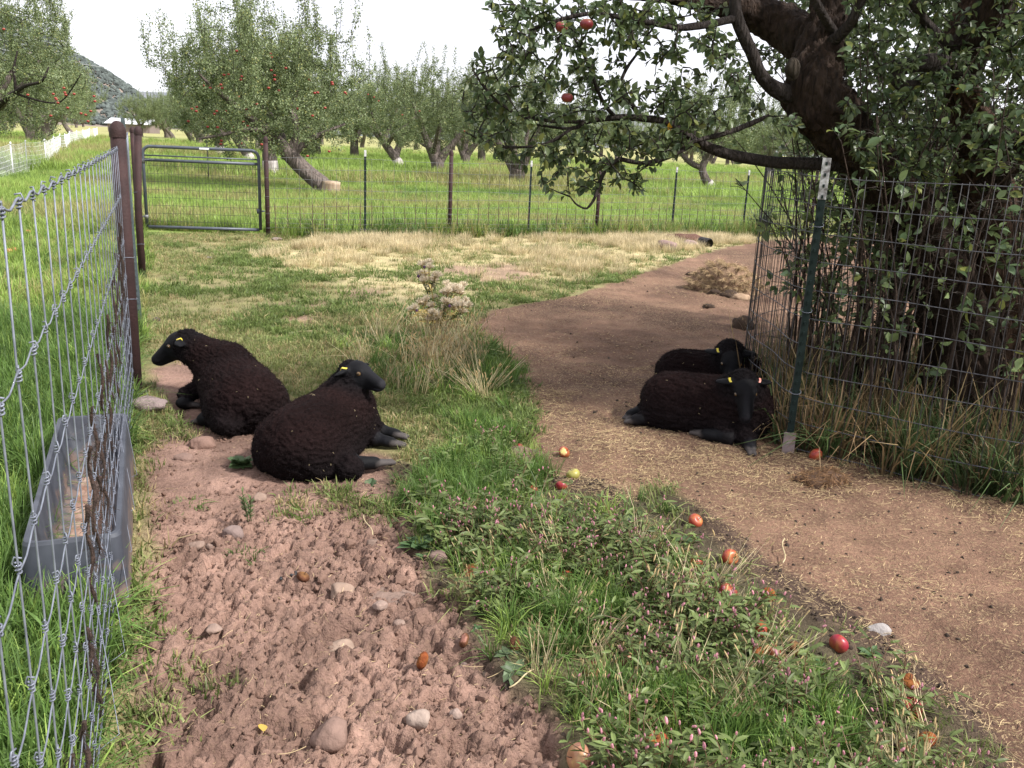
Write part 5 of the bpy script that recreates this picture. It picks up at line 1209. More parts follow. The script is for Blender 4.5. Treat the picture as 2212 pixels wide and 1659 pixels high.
for k in range(3):
    V, F = ICO2; q = V * (1 + 1.3 * (vnoise3(V * 3.3, k)[:, None] - .4)) * np.array([1, 1, .85]); c = np.array([.082, .096, .090]) * (.7 + .6 * vnoise3(V * 4, k + 5)[:, None]); sp.append(proto('scrub_bush', mesh_np('scrub_bush', q, [F], c, False), SCRUB))  # bush colour greyed and blued to stand for distance haze
n = 26000; X = orr.uniform(-610, -155, n); Y = orr.uniform(340, 640, n); Z = hill_f(X, Y); ok = Z > .5
X, Y, Z = X[ok], Y[ok], Z[ok]; n = len(X)
scatter('hill_scrub', sp, np.stack([X, Y, Z + .6], 1), np.stack([0 * X, 0 * X, orr.uniform(0, 6, n)], 1), orr.uniform(.5, 1.35, n), orr.integers(0, 3, n), 'dark juniper and oak scrub covering the hillside')
sy = 175.0; s0 = PY(232, 266, sy); s1 = PY(322, 270, sy); sx0, sx1 = s0[0], s1[0]; zt_ = PY(232, 257.5, sy)[2]; zt2 = PY(322, 268, sy)[2] + .55
shed = thing('shed', 'long low shed with a pale metal roof at the end of the grassy lane', 'shed', (sx0, sy, 0))
mb = MB(); mb.box((0, 0, -.2), (sx1 - sx0, 5, zt_ - .7)); obj('wall', mb.mesh('wall'), mat_simple('shed_boards', (.16, .12, .11), (.22, .18, .16), 2.5, .9, stretch=(1, 1, .05)), shed)
mb = MB(); W_ = sx1 - sx0; V = np.array([(-.4, -.5, zt_ - .72), (W_ + .4, -.5, zt_ - .72), (W_ + .4, 2.5, zt_ + .25), (-.4, 2.5, zt_ + .25), (W_ + .4, 5.5, zt_ - .72), (-.4, 5.5, zt_ - .72)]); V2 = V + np.array([0, 0, .07])
mb.add(np.vstack([V, V2]), [np.array([(0, 3, 2, 1), (3, 5, 4, 2), (6, 7, 8, 9), (9, 8, 10, 11), (0, 1, 7, 6), (4, 5, 11, 10), (1, 2, 8, 7), (2, 4, 10, 8), (3, 0, 6, 9), (5, 3, 9, 11)])]); obj('roof', mb.mesh('roof'), mat_simple('pale_metal_roof', (.75, .76, .80), None, rough=.4), shed)
CABLE = mat_simple('power_cable', (.55, .55, .58), None, rough=.5)
for a, b_ in (((60, 82), (330, 128)), ((60, 98), (330, 138)), ((60, 118), (330, 156))):
    A = PY(*a, 120); B = PY(*b_, 120); t = np.linspace(-1.2, 2.2, 30)[:, None]; P = A + (B - A) * t; P[:, 2] += .9 * ((t[:, 0] - .5) ** 2 - .25)
    mb = MB(); mb.tube(P - A, .022, 5); obj('power_cable', mb.mesh('power_cable', True), CABLE, None, tuple(A), ['topmost of the three thin cables crossing in front of the hill', 'middle of the three thin cables crossing in front of the hill', 'lowest of the three thin cables crossing in front of the hill'][[82, 98, 118].index(a[1])], 'cable')
mb = MB()
stk = thing('metal_stake', 'thin metal stake standing in the meadow behind the gate', 'stake', tuple(G(450, 398)))
mb.tube([(0, 0, -.1), (.02, 0, .6), (.0, 0, 1.25)], .014, 8); obj('rod', mb.mesh('rod', True), DARKW, stk); mb = MB(); mb.tube([(-.05, 0, 1.18), (.06, 0, 1.2)], .010, 6); obj('crossbar', mb.mesh('crossbar', True), DARKW, stk)
# ================================================================== GRASS, WEEDS, LITTER (uncountable)
gr = np.random.default_rng(99)
BLADE = mat_leaf('grass_blade', (1, 1, 1), .35, .5, .28, .3)
WEED = mat_leaf('weed_leaf', (1, 1, 1), .30, .5, .2, .3)
def tuft(seed, n, hlo, hhi, spread, w, lean, c0, c1, cv=.25, droop=.5, seed_head=None, segs=3):
    """a tuft: narrow bent blades, paler towards the tips"""
    r = np.random.default_rng(seed); mb = MB()
    for i in range(n):
        h = r.uniform(hlo, hhi); a = r.uniform(0, 6.283); rad = spread * math.sqrt(r.random()); b = np.array([math.cos(a) * rad, math.sin(a) * rad, -.01])
        a2 = a + r.normal(0, .9); d = np.array([math.cos(a2), math.sin(a2), 0]); ln = abs(r.normal(0, lean)) + .05; s = np.array([-d[1], d[0], 0]); ww = w * r.uniform(.7, 1.3)
        t = np.linspace(0, 1, segs + 1); P = b + d * (t ** 1.8 * ln * h)[:, None] + np.array([0, 0, 1.0]) * (h * (t - droop * ln * t ** 3))[:, None]
        wd = ww * (1 - t ** 2.2) + .0004; V = np.stack([P - s * wd[:, None], P + s * wd[:, None]], 1).reshape(-1, 3)
        F = [(2 * k, 2 * k + 1, 2 * k + 3, 2 * k + 2) for k in range(segs)]
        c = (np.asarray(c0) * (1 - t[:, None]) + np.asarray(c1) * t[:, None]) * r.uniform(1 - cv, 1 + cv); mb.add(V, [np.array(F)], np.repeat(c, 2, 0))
        if seed_head is not None and r.random() < .7:
            V, F = ICO1; q = V * np.array([.004, .004, .022]) + P[-1]; mb.add(q, [F], np.asarray(seed_head) * r.uniform(.7, 1.2))
    return mesh_np('tuft', np.vstack(mb.V), [np.vstack(mb.F[k]) for k in (3, 4) if mb.F[k]], np.vstack(mb.C))
def protos(name, mat, *mes): return [proto(name, m, mat) for m in mes]
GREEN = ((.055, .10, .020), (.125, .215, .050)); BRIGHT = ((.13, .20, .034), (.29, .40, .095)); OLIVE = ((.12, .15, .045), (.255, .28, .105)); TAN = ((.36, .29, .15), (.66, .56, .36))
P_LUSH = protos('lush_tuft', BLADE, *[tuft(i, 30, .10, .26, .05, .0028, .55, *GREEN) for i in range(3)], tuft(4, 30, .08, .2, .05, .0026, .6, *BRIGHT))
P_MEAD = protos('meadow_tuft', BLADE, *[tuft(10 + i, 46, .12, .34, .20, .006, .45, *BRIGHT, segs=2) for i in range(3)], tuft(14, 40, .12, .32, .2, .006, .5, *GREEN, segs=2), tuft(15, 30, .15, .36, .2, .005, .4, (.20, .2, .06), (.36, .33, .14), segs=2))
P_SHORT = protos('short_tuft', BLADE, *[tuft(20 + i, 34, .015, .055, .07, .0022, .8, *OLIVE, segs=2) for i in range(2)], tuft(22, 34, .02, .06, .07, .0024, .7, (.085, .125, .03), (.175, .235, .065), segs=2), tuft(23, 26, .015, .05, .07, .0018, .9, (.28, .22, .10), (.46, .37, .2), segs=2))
P_DRY = protos('dry_tuft', BLADE, *[tuft(30 + i, 26, .14, .42, .07, .0020, .28, *TAN, droop=.3, seed_head=(.5, .38, .2)) for i in range(3)])
P_DRYF = protos('dry_clump', BLADE, *[tuft(34 + i, 60, .10, .36, .22, .0045, .35, *TAN, droop=.3, segs=2) for i in range(2)], tuft(37, 50, .08, .25, .2, .0045, .4, (.17, .17, .06), (.36, .32, .15), segs=2))
P_CAGE = protos('rank_grass_tuft', BLADE, tuft(40, 20, .22, .6, .06, .0042, .50, (.11, .08, .04), (.27, .18, .095), .4, droop=.9), tuft(41, 22, .15, .42, .06, .0034, .55, (.035, .055, .018), (.075, .105, .038), .3, droop=.8), *[tuft(43 + i, 22, .18, .48, .06, .0036, .5, (.040, .07, .022), (.085, .13, .045), .3, droop=.8) for i in range(2)], tuft(46, 12, .3, .75, .05, .0035, .3, (.12, .09, .04), (.30, .22, .11), .35))

def lance(L, W, c, r, fold=.25, curl=.35):
    t = np.linspace(0, 1, 4); w = W * np.sin(np.pi * (t * .92 + .06)) * .5; w[-1] = .0003; z = -curl * L * t * t * .6
    V = np.stack([np.stack([t * L, -w, z + w * fold], 1), np.stack([t * L, 0 * t, z], 1), np.stack([t * L, w, z + w * fold], 1)], 1).reshape(-1, 3)
    F = [f for i in range(3) for f in ((3 * i, 3 * i + 3, 3 * i + 4, 3 * i + 1), (3 * i + 1, 3 * i + 4, 3 * i + 5, 3 * i + 2))]
    return V, np.array(F), np.asarray(c) * r.uniform(.7, 1.3)
def smartweed(seed, ns, flowers=True):
    """knotweed: reddish jointed stems, lance leaves and small pink flower spikes"""
    r = np.random.default_rng(seed); mb = MB()
    for i in range(ns):
        a = r.uniform(0, 6.28); h = r.uniform(.08, .21); ln = r.uniform(.2, 1.0); d = np.array([math.cos(a), math.sin(a), 0]); b = d * r.uniform(0, .05) + np.array([0, 0, -.01]); t = np.linspace(0, 1, 6)[:, None]
        P = b + d * ln * h * t ** 1.4 + np.array([0, 0, h]) * (t - .15 * ln * t * t) + np.cumsum(r.normal(0, .004, (6, 3)), 0); mb.tube(P, np.linspace(.0022, .0012, 6), 4, np.array([.16, .09, .05]) * r.uniform(.7, 1.3), cap=False)
        for k in range(1, 6):
            for q in range(2 if k < 5 else 3):
                a3 = r.uniform(0, 6.28); f = np.array([math.cos(a3), math.sin(a3), r.uniform(-.1, .7)]) + d * .3; f /= np.linalg.norm(f); M = frame(f, tilt=r.normal(0, .4)); V, F, c = lance(r.uniform(.028, .062), r.uniform(.010, .017), (.118, .155, .05), r); mb.add(V @ M.T + P[k], [F], c)
        if flowers:
            for q in range(r.integers(0, 3)):
                e = P[-1] + np.array([r.normal(0, .012), r.normal(0, .012), r.uniform(.008, .03)]); mb.tube([P[-1], e], .0009, 3, (.16, .10, .06), cap=False)
                V, F = ICO1; s_ = r.uniform(.8, 1.25); mb.add(V * np.array([.0036, .0036, .0085]) * s_ @ rotm(r.normal(0, .4), r.normal(0, .4), 0).T + e + np.array([0, 0, .008]), [F], np.array([.50, .23, .27]) * r.uniform(.6, 1.2))
    return mesh_np('smartweed', np.vstack(mb.V), [np.vstack(mb.F[k]) for k in (3, 4) if mb.F[k]], np.vstack(mb.C))
P_SMART = protos('smartweed', WEED, *[smartweed(60 + i, 9) for i in range(4)], smartweed(66, 9, False))
def rosette(seed, n, L, W, c, up=.25):
    r = np.random.default_rng(seed); mb = MB()
    for i in range(n):
        a = i * 2.4 + r.normal(0, .3); f = np.array([math.cos(a), math.sin(a), r.uniform(.05, up * 2.2)]); M = frame(f, tilt=r.normal(0, .3)); V, F, c_ = lance(L * r.uniform(.5, 1.15), W * r.uniform(.7, 1.2), c, r, .3, r.uniform(.1, .6)); mb.add(V @ M.T, [F], c_)
    return mesh_np('rosette', np.vstack(mb.V), [np.vstack(mb.F[k]) for k in (3, 4) if mb.F[k]], np.vstack(mb.C))
P_BROAD = protos('broadleaf', WEED, rosette(71, 9, .05, .026, (.075, .125, .045)), rosette(72, 12, .04, .02, (.06, .11, .04)), rosette(73, 8, .06, .03, (.085, .12, .06)))

def sow(n, x0, x1, y0, y1, dens, power_y=None):
    """random points kept by a density function of the place"""
    X = gr.uniform(x0, x1, n); Y = gr.uniform(y0, y1, n) if power_y is None else y0 * (y1 / y0) ** gr.random(n) ** power_y
    d = dens(X, Y); k = gr.random(n) < d
    return X[k], Y[k]
def inview(X, Y, m=60):
    P = np.stack([X, Y, 0 * X], 1) - CAM; k = P @ _d; u = 1106 + FPX * (P @ _r) / np.maximum(k, .1); v = 829.5 - FPX * (P @ _u) / np.maximum(k, .1)
    return (k > .3) & (u > -m - 150) & (u < 2212 + m + 150) & (v < 1659 + 330)
def lay(name, prot, X, Y, s0, s1, idx=None, tilt=.15, dz=0.0, label=None, pw=1.0):
    k = inview(X, Y); X, Y = X[k], Y[k]; n = len(X); Z = ground_h(X, Y) + dz
    if idx is None: idx = gr.integers(0, len(prot), n)
    else: idx = idx[k]
    return scatter(name, prot, np.stack([X, Y, Z], 1), np.stack([gr.normal(0, tilt, n), gr.normal(0, tilt, n), gr.uniform(0, 6.28, n)], 1), s0 + (s1 - s0) * gr.random(n) ** pw, idx, label)
SHEEP_XY = [(-1.60, 4.93, .36), (-.915, 4.30, .36), (1.165, 5.05, .36), (1.39, 5.76, .30), (-.68, 4.46, .16), (-.60, 4.43, .12), (-.65, 4.08, .16), (-.56, 4.10, .12)]
def clear(X, Y):
    m = np.ones_like(X)
    for x, y, r in SHEEP_XY: m *= sstep(r * .8, r, np.hypot(X - x, Y - y))
    return m
TROUGH = [tuple(G(u, v)[:2]) for u, v in ((60, 1335), (285, 1345), (268, 1010), (120, 1010))]
# 1 meadow beyond the back fence and along the lane
def d_m(X, Y):
    L, R, D, M, K = zones(X, Y); return M * (side(X, Y, FA, FB) > .05) * ((X > -3.9) | (X < -6.1) | (Y > 14.1)) * (.55 + .9 * (fbm(X * .6, Y * .6, 3) - .35))
X, Y = sow(60000, -14, 14, 13, 30, d_m); cn = fbm(X * .35, Y * .35, 8)
ix = np.where(gr.random(len(X)) < .25 + 2.2 * (cn - .5), 3, gr.integers(0, 3, len(X))); ix = np.where(gr.random(len(X)) < sstep(.45, .7, fbm(X * .5, Y * .5, 19)) * .7, 4, ix)
lay('meadow_grass', P_MEAD, X, Y, .6, .98, ix, label='bright green orchard grass beyond the back fence')
X, Y = sow(60000, -60, 70, 28, 110, lambda X, Y: d_m(X, Y) * sstep(120, 30, Y) , 1.0); ix = np.where(gr.random(len(X)) < sstep(.45, .65, fbm(X * .12, Y * .12, 19)) * .8, 4, gr.integers(0, 3, len(X)))
lay('far_meadow_grass', P_MEAD, X, Y, 1.2, 1.9, ix, label='orchard grass far beyond the fence')
# 2 rank grass left of the left fence
def d_l(X, Y): return sstep(.0, .06, side(X, Y, LB, LA)) * sstep(15, 12, Y) * (.35 + .9 * fbm(X * 1.5, Y * 1.5, 4)) * (1 - poly_mask(X, Y, TROUGH, .03))
X, Y = sow(9000, -4.2, -.6, 1.4, 7.0, d_l); lay('lane_grass', P_LUSH, X, Y, .7, 1.25, label='lush grass on the far side of the left wire fence')
X, Y = sow(9000, -14, -2.2, 6.0, 15, lambda X, Y: d_l(X, Y) * .9); lay('lane_turf', P_MEAD, X, Y, .35, .7, label='lane grass along the left wire fence')
# 3 short worn lawn in the pen
def d_s(X, Y):
    L, R, D, M, K = zones(X, Y); n_ = sstep(.30, .62, fbm(X * 1.6, Y * 1.6, 33)); return (1 - L) * (1 - R) * (1 - M) * (1 - .5 * D) * (.25 + .75 * n_) * clear(X, Y) * (1 - .6 * K)
X, Y = sow(38000, -6.5, 4.5, 1.5, 16.5, d_s); cn = fbm(X * .9, Y * .9, 12); ix = np.where(cn > .60, 2, np.where(gr.random(len(X)) < .38, 3, gr.integers(0, 2, len(X))))
lay('lawn_grass', P_SHORT, X, Y, .8, 1.5, ix, .25, label='short worn grass in the pen')
X, Y = sow(6000, -2.3, 0, 1.5, 5, lambda X, Y: zones(X, Y)[0] * sstep(.66, .76, fbm(X * 2.2, Y * 2.2, 14)) * .5 * clear(X, Y) + .4 * sstep(-.12, -.02, side(X, Y, LB, LA)) * sstep(.02, -.02, side(X, Y, LB, LA)) * clear(X, Y))
lay('fence_foot_grass', P_SHORT, X, Y, .7, 1.4, gr.choice([0, 0, 2, 3], len(X)), .3, label='thin grass at the foot of the left fence and in the trodden soil')
X, Y = sow(15000, -2.4, 1.4, 4.3, 8.2, lambda X, Y: np.clip(d_s(X, Y) * 1.3, 0, 1)); lay('near_lawn_grass', P_SHORT, X, Y, .7, 1.3, np.where(fbm(X * 1.1, Y * 1.1, 12) > .62, 2, gr.choice([0, 1, 0, 1, 3, 3], len(X))), .25, label='worn grass behind the two left sheep')
# 4 the dry band in front of the back fence
X, Y = sow(26000, -5.5, 6.0, 9.5, 18.6, lambda X, Y: zones(X, Y)[2] * (.05 + .75 * sstep(.45, .68, fbm(X * .9, Y * .9, 44))) * (.35 + .65 * sstep(1.6, .6, np.abs(side(X, Y, FA, FB) + .9)))); lay('dry_grass', P_DRYF, X, Y, .22, .55, gr.choice([0, 1, 0, 1, 2], len(X)), label='bleached dry grass in front of the back fence')
X, Y = sow(3500, -4.2, 5.2, 13, 19, lambda X, Y: (np.abs(side(X, Y, FA, FB)) < .45) * (X > -3.7) * .8); lay('fence_line_grass', P_MEAD, X, Y, .8, 1.3, gr.choice([3, 3, 0, 4], len(X)), label='taller dark grass along the foot of the back fence')
APPLES_UV = [(1500, 1145), (1575, 1222), (1501, 1237), (1571, 1294), (1657, 1304), (1635, 1419), (1666, 1418), (1809, 1409), (1714, 1412), (1019, 1246), (1222, 1255), (1120, 974), (1237, 1036), (1218, 988), (1212, 1060), (1150, 1064), (1417, 1617), (1249, 1655), (1279, 1460), (1112, 1404), (1002, 1395), (1962, 1546), (1955, 1625), (1897, 1375), (945, 1220), (1140, 995)]
def apple_clear(X, Y):
    m = np.ones_like(X)
    for u, v in APPLES_UV:
        a = G(u, v); m *= 1 - np.exp(-((X - a[0]) / .06) ** 2 - ((Y - a[1] + .06) / .10) ** 2) * 1.0
    return np.clip(m * 1.4 - .4, 0, 1)
# 5 the weedy strip between the two trodden grounds
def d_st(X, Y): return poly_mask(X, Y, STRIP, .10, 15, .10, 4) * clear(X, Y) * (1 - .8 * zones(X, Y)[4])
grassy = lambda X, Y: np.maximum.reduce([np.exp(-((X - x) / a) ** 2 - ((Y - y) / b_) ** 2) for x, y, a, b_ in [(*G(1050, 1080)[:2], .16, .16), (*G(1180, 1010)[:2], .1, .25), (*G(1400, 1540)[:2], .24, .10), (*G(1600, 1620)[:2], .3, .09), (*G(1250, 1330)[:2], .16, .10), (*G(1130, 1250)[:2], .14, .12), (*G(1080, 900)[:2], .25, .4), (*G(1820, 1560)[:2], .16, .09)]])
X, Y = sow(14000, -.8, 1.7, 1.6, 6.2, lambda X, Y: d_st(X, Y) * np.clip(.10 + .22 * sstep(3.2, 3.7, Y) + 1.0 * grassy(X, Y), 0, 1) * .85 * apple_clear(X, Y)); lay('strip_grass', P_LUSH, X, Y, .35, .80, None, .2, label='green grass tussocks in the weedy strip')
X, Y = sow(3300, -.8, 1.7, 1.6, 4.9, lambda X, Y: d_st(X, Y) * sstep(.25, .42, fbm(X * 2.3, Y * 2.3, 77)) * (.25 + .75 * sstep(3.75, 3.15, Y)) * np.clip(1.05 - .85 * grassy(X, Y), .1, 1) * (.35 + .65 * sstep(.25, .5, fbm(X * 3, Y * 3, 55))) * .30 * apple_clear(X, Y) * (1 - .75 * zones(X, Y)[4] * (fbm(X * 5, Y * 5, 2) > .45))); lay('pink_smartweed', P_SMART, X, Y, .65, 1.05, None, .2, label='pink-flowered knotweed growing in the strip between the two bare grounds')
X, Y = sow(5000, -.9, 1.6, 1.6, 7.2, lambda X, Y: np.clip(d_st(X, Y) + .25 * d_s(X, Y) * (Y < 6), 0, 1) * .35); lay('broadleaf_weeds', P_BROAD, X, Y, .6, 1.2, None, .2, label='small broad-leaved weeds in the strip')
def d_th(X, Y):
    x, y, _ = G(960, 780); return np.exp(-((X - x) / .38) ** 2 - ((Y - y) / .75) ** 2)
X, Y = sow(2600, -1.6, .6, 5.0, 8.6, lambda X, Y: d_th(X, Y) * .8 * (1 - zones(X, Y)[1])); lay('tangled_grass', [P_DRY[0], P_LUSH[1], P_LUSH[0], P_LUSH[3]], X, Y, .6, 1.05, None, .35, label='tangled green and straw-coloured grass round the thistle')
X, Y = sow(900, -1.8, 1.5, 1.7, 3.3, lambda X, Y: d_st(X, Y) * .10); lay('dead_stems', P_DRY, X, Y, .35, .75, None, .5, label='odd dry stalks standing in the strip')
# 6 rank grass inside the cage
def d_c(X, Y):
    t = np.arctan2(Y - CAGE_C[1], X - CAGE_C[0]); r_ = np.hypot(X - CAGE_C[0], Y - CAGE_C[1]); rr = np.array([cage_r(q) for q in t]); return sstep(rr + .02, rr - .05, r_) * (.25 + .75 * sstep(.55, 1.25, r_)) * (np.hypot(X - TB[0], Y - TB[1]) > .38) * .9 * (.4 + .6 * (Y < 6.2))
X, Y = sow(1900, 1.4, 4.7, 3.8, 7.1, d_c); lay('cage_grass', P_CAGE, X, Y, .7, 1.15, None, .2, label='rank green and dead grass filling the foot of the cage')
X, Y = sow(500, 1.2, 4.7, 3.5, 7.1, lambda X, Y: d_c(X, Y + .12) * .4 * (1 - d_c(X, Y))); lay('cage_edge_grass', P_SHORT, X, Y, .7, 1.3, gr.choice([2, 3, 3], len(X)), .3, label='wisps of grass outside the foot of the cage')
# 7 straw and crumbs lying on the soil
LITTER = mat_simple('straw_litter', (1, 1, 1), None, rough=.8, spec=.2, useattr=True)
def straw(seed, L, w):
    w *= .62; L *= .62; r = np.random.default_rng(seed); t = np.linspace(-.5, .5, 5); P = np.stack([t * L, .10 * L * np.sin(t * 3 + r.uniform(0, 6)), .002 + .010 * r.random() * (t + .5)], 1); mb = MB(); mb.tube(P, w, 3, np.array([.50, .38, .21]) * r.uniform(.4, 1.15)); return mb.mesh('straw')
P_STRAW = protos('straw', LITTER, straw(1, .05, .0011), straw(2, .03, .0012), straw(3, .075, .0011), straw(4, .02, .0015), straw(5, .11, .0013), straw(6, .04, .0010), straw(7, .03, .0010), straw(8, .055, .001), straw(9, .02, .0013))
def d_str(X, Y):
    L, R, D, M, K = zones(X, Y); return np.clip(R * (.12 + 1.0 * sstep(.42, .66, fbm(X * 1.6, Y * 1.6, 91))) + .05 * L + .35 * K * R, 0, 1)
X, Y = sow(150000, -1.0, 4.6, 1.8, 6.5, d_str); lay('straw_litter', P_STRAW, X, Y, .5, 1.15, gr.choice([0, 1, 1, 3, 3, 3, 5, 5, 2, 4, 6, 6, 7, 8, 8, 8], len(X)), .12, .002, label='chopped straw strewn over the bare soil')
X, Y = sow(9000, -1, 8, 6.5, 13, d_str); lay('far_straw_litter', P_STRAW, X, Y, .8, 1.6, gr.choice([0, 1, 3, 5], len(X)), .12, .002, label='straw strewn over the farther bare ground')
X, Y = sow(4200, -2.2, 0, 1.7, 6, lambda X, Y: zones(X, Y)[0] * .12 * clear(X, Y)); lay('soil_straw', P_STRAW, X, Y, .5, 1.2, None, .15, .002, label='odd straws lying on the cloddy soil')
CLODM = mat_simple('crumbled_soil', (1, 1, 1), None, rough=.95, spec=.1, useattr=True, bump=.5, bscale=60)
def clodm(seed, c):
    r = np.random.default_rng(seed); V, F = ICO2; q = V.copy()
    for k in range(9):
        n_ = r.normal(0, 1, 3); n_ /= np.linalg.norm(n_); q = q - np.maximum(q @ n_ - r.uniform(.45, .8), 0)[:, None] * n_ * .9
    q = q * (1 + .5 * (vnoise3(V * 2.7 + seed, seed)[:, None] - .5)) * r.uniform(.6, 1.15, 3); return mesh_np('clod', q, [F], np.asarray(c) * (.8 + .4 * vnoise3(V * 3, seed)[:, None]), False)
P_CLOD = protos('clod', CLODM, *[clodm(i, (.20, .125, .096)) for i in range(5)])
def d_cl(X, Y): L, R, D, M, K = zones(X, Y); return L * (.25 + .75 * sstep(.35, .6, fbm(X * 4, Y * 4, 17))) * clear(X, Y) * sstep(5.2, 3.0, Y)
X, Y = sow(26000, -2.2, .3, 1.6, 5.2, d_cl); n = len(X); s_ = (gr.random(n) ** 3) * .021 + .0035
lay('soil_clods', P_CLOD, X, Y, .0015, .013, None, 1.5, .0, label='crumbled clods of dry reddish soil', pw=2.2)
X, Y = sow(420, -2.0, .3, 1.6, 3.4, lambda X, Y: d_cl(X, Y) * .5); lay('big_soil_clods', P_CLOD, X, Y, .012, .030, None, 1.5, -.002, label='larger dry clods kicked up from the soil')
P_DUNG = protos('dung', CLODM, *[clodm(20 + i, (.060, .045, .036)) for i in range(3)])
X, Y = sow(30000, -.6, 4.2, 1.7, 5.5, lambda X, Y: np.clip(1.0 * zones(X, Y)[4] + .12 * zones(X, Y)[1], 0, 1) * .5); lay('dark_crumbs', P_DUNG, X, Y, .0015, .014, None, 1.5, .0, label='dark crumbs of dung and damp soil', pw=2.5)
X, Y = sow(1800, -.6, 7, 5.5, 12, lambda X, Y: zones(X, Y)[1] * .35); lay('far_dark_crumbs', P_DUNG, X, Y, .002, .016, None, 1.5, .0, label='dark crumbs of dung on the farther bare ground', pw=2.5)
# ================================================================== SMALL THINGS
sr = np.random.default_rng(321)
STONE = mat_simple('pinkish_stone', (1, 1, 1), None, rough=.9, spec=.2, useattr=True, bump=.5, bscale=40)
def stone_at(u, v, wpx, label, c=(.33, .22, .18), flat=.55, seed=0, depth=.75, name='stone', cat='stone', sink=.3, holes=0, grp='loose stones', rz=0, mat=None, nz=1.0):
    p = G(u, v); dist_ = np.linalg.norm(p - CAM); w = wpx / FPX * dist_ / 2
    V, F = ICO3; r = np.random.default_rng(seed)
    q = V.copy(); q = np.sign(q) * np.abs(q) ** .8                      # a bit blocky
    for k in range(7):                                                  # knocked-off facets
        n_ = r.normal(0, 1, 3); n_ /= np.linalg.norm(n_); d_ = q @ n_; cut = r.uniform(.62, .85); q = q - np.maximum(d_ - cut, 0)[:, None] * n_ * .85
    q = q * (1 + .22 * (vnoise3(V * 2.2, seed)[:, None] - .5) + .12 * nz * (vnoise3(V * 7, seed + 1)[:, None] - .5))
    for k in range(holes):
        h_ = r.normal(0, 1, 3) + np.array([0, -.8, .8]); h_ /= np.linalg.norm(h_); dd = np.linalg.norm(V - h_, axis=1); q *= (1 - .28 * sstep(.26, .08, dd))[:, None]
    c = np.asarray(c) * .58; q = q * np.array([w, w * depth, w * flat]) * .95; a = rz; q = q @ rotm(0, 0, a).T
    cc = np.asarray(c) * (.75 + .5 * vnoise3(V * 3, seed + 2)[:, None]) * (.85 + .3 * vnoise3(V * 11, seed + 4)[:, None])
    z = gz(p[0], p[1]); return obj(name, mesh_np(name, q, [F], cc, True), mat or STONE, None, (p[0], p[1], z + w * flat * (1 - 2 * sink) * .9), label, cat, grp)
ST = [(440, 960, 58, 'flattish pink-brown stone lying just in front of the back-left sheep', (.34, .21, .165), .45, 0), (505, 1150, 52, 'grey-pink rounded stone beside the upright sprig in the soil', (.33, .24, .215), .75, 0),
      (737, 1282, 66, 'pitted pale stone with two dark holes in the middle of the soil', (.40, .28, .215), .62, 3), (905, 1572, 56, 'smooth pale oval stone near the bottom of the soil', (.47, .36, .30), .7, 0), (737, 1388, 58, 'pale tan stone half sunk in clods below the pitted one', (.42, .30, .23), .5, 0),
      (852, 1284, 122, 'wide flat pale slab sunk in the soil right of the pitted stone', (.34, .235, .19), .16, 0), (945, 1215, 52, 'brown stone at the weeds’ edge, right of the small round one', (.27, .185, .155), .65, 0), (808, 1175, 36, 'small round brown stone right of centre in the soil', (.31, .215, .17), .75, 0),
      (646, 1190, 38, 'small reddish angular stone left of the round brown one', (.27, .165, .135), .55, 0), (425, 1178, 38, 'small pale stone left of the grey-pink rounded one', (.36, .25, .20), .5, 0), (452, 1184, 16, 'tiny upright chip beside the small pale stone', (.32, .22, .18), .9, 0),
      (561, 1078, 32, 'pale wedge-shaped stone above the upright sprig', (.40, .28, .22), .6, 0), (1120, 990, 74, 'brown double-humped stone with an apple behind it at the top of the weeds', (.25, .16, .125), .5, 0), (1158, 990, 50, 'brown stone touching the double-humped one', (.24, .155, .12), .55, 0),
      (1897, 1368, 52, 'pale grey stone with dark soil on it at the right edge of the weeds', (.46, .42, .40), .6, 0), (820, 1318, 36, 'small pale stone below the flat slab', (.42, .30, .25), .45, 0), (865, 1335, 34, 'smooth pale lump right below the flat slab', (.38, .27, .22), .7, 0),
      (462, 1358, 40, 'low pale stone at the left of the soil', (.38, .27, .22), .45, 0), (400, 988, 44, 'low pink stone half sunk left of the nearest sheep', (.36, .235, .19), .35, 0), (588, 985, 34, 'low pink stone between the two left sheep', (.35, .23, .185), .4, 0),
      (338, 694, 20, 'small dark stone on the lawn above the back-left sheep', (.14, .11, .10), .6, 0), (985, 1548, 30, 'small white-flecked lump right of the smooth oval stone', (.42, .31, .26), .7, 0), (714, 1600, 90, 'large blocky clod of hard soil at the bottom of the picture', (.31, .20, .16), .6, 0), (1005, 1412, 28, 'small pale pebble by the rotten orange apple', (.40, .29, .25), .7, 0),
      (1441, 538, 52, 'big pink boulder in the dry grass by the ditch bank', (.36, .25, .22), .6, 0), (1490, 530, 40, 'low pinkish boulder behind the dark hole by the back fence', (.38, .27, .24), .45, 0), (598, 518, 22, 'flat stone at the foot of the right gate post', (.36, .28, .26), .4, 0), (770, 555, 10, 'small white stone on the lawn left of the dry grass', (.7, .68, .66), .6, 0), (455, 557, 18, 'flat grey stick-like stone on the lawn near the gate', (.30, .26, .23), .3, 0), (950, 1176, 30, 'grey stone half hidden under leaves at the weeds’ left edge', (.22, .17, .155), .7, 0)]
for i, (u, v, w, lab, c, fl, ho) in enumerate(ST): stone_at(u, v, w, lab.replace('’', ''), c, fl, 50 + i, sr.uniform(.65, .95), holes=ho, rz=sr.uniform(-.5, .5))
CONC = mat_simple('rough_concrete', (1, 1, 1), None, rough=.95, useattr=True, bump=.9, bscale=55)
stone_at(322, 893, 88, 'pale pink rough concrete footing at the base of the brown fence post', (.46, .35, .33), .42, 201, .6, 'concrete_footing', 'footing', .12, 0, None, -.15, CONC, 4.0)

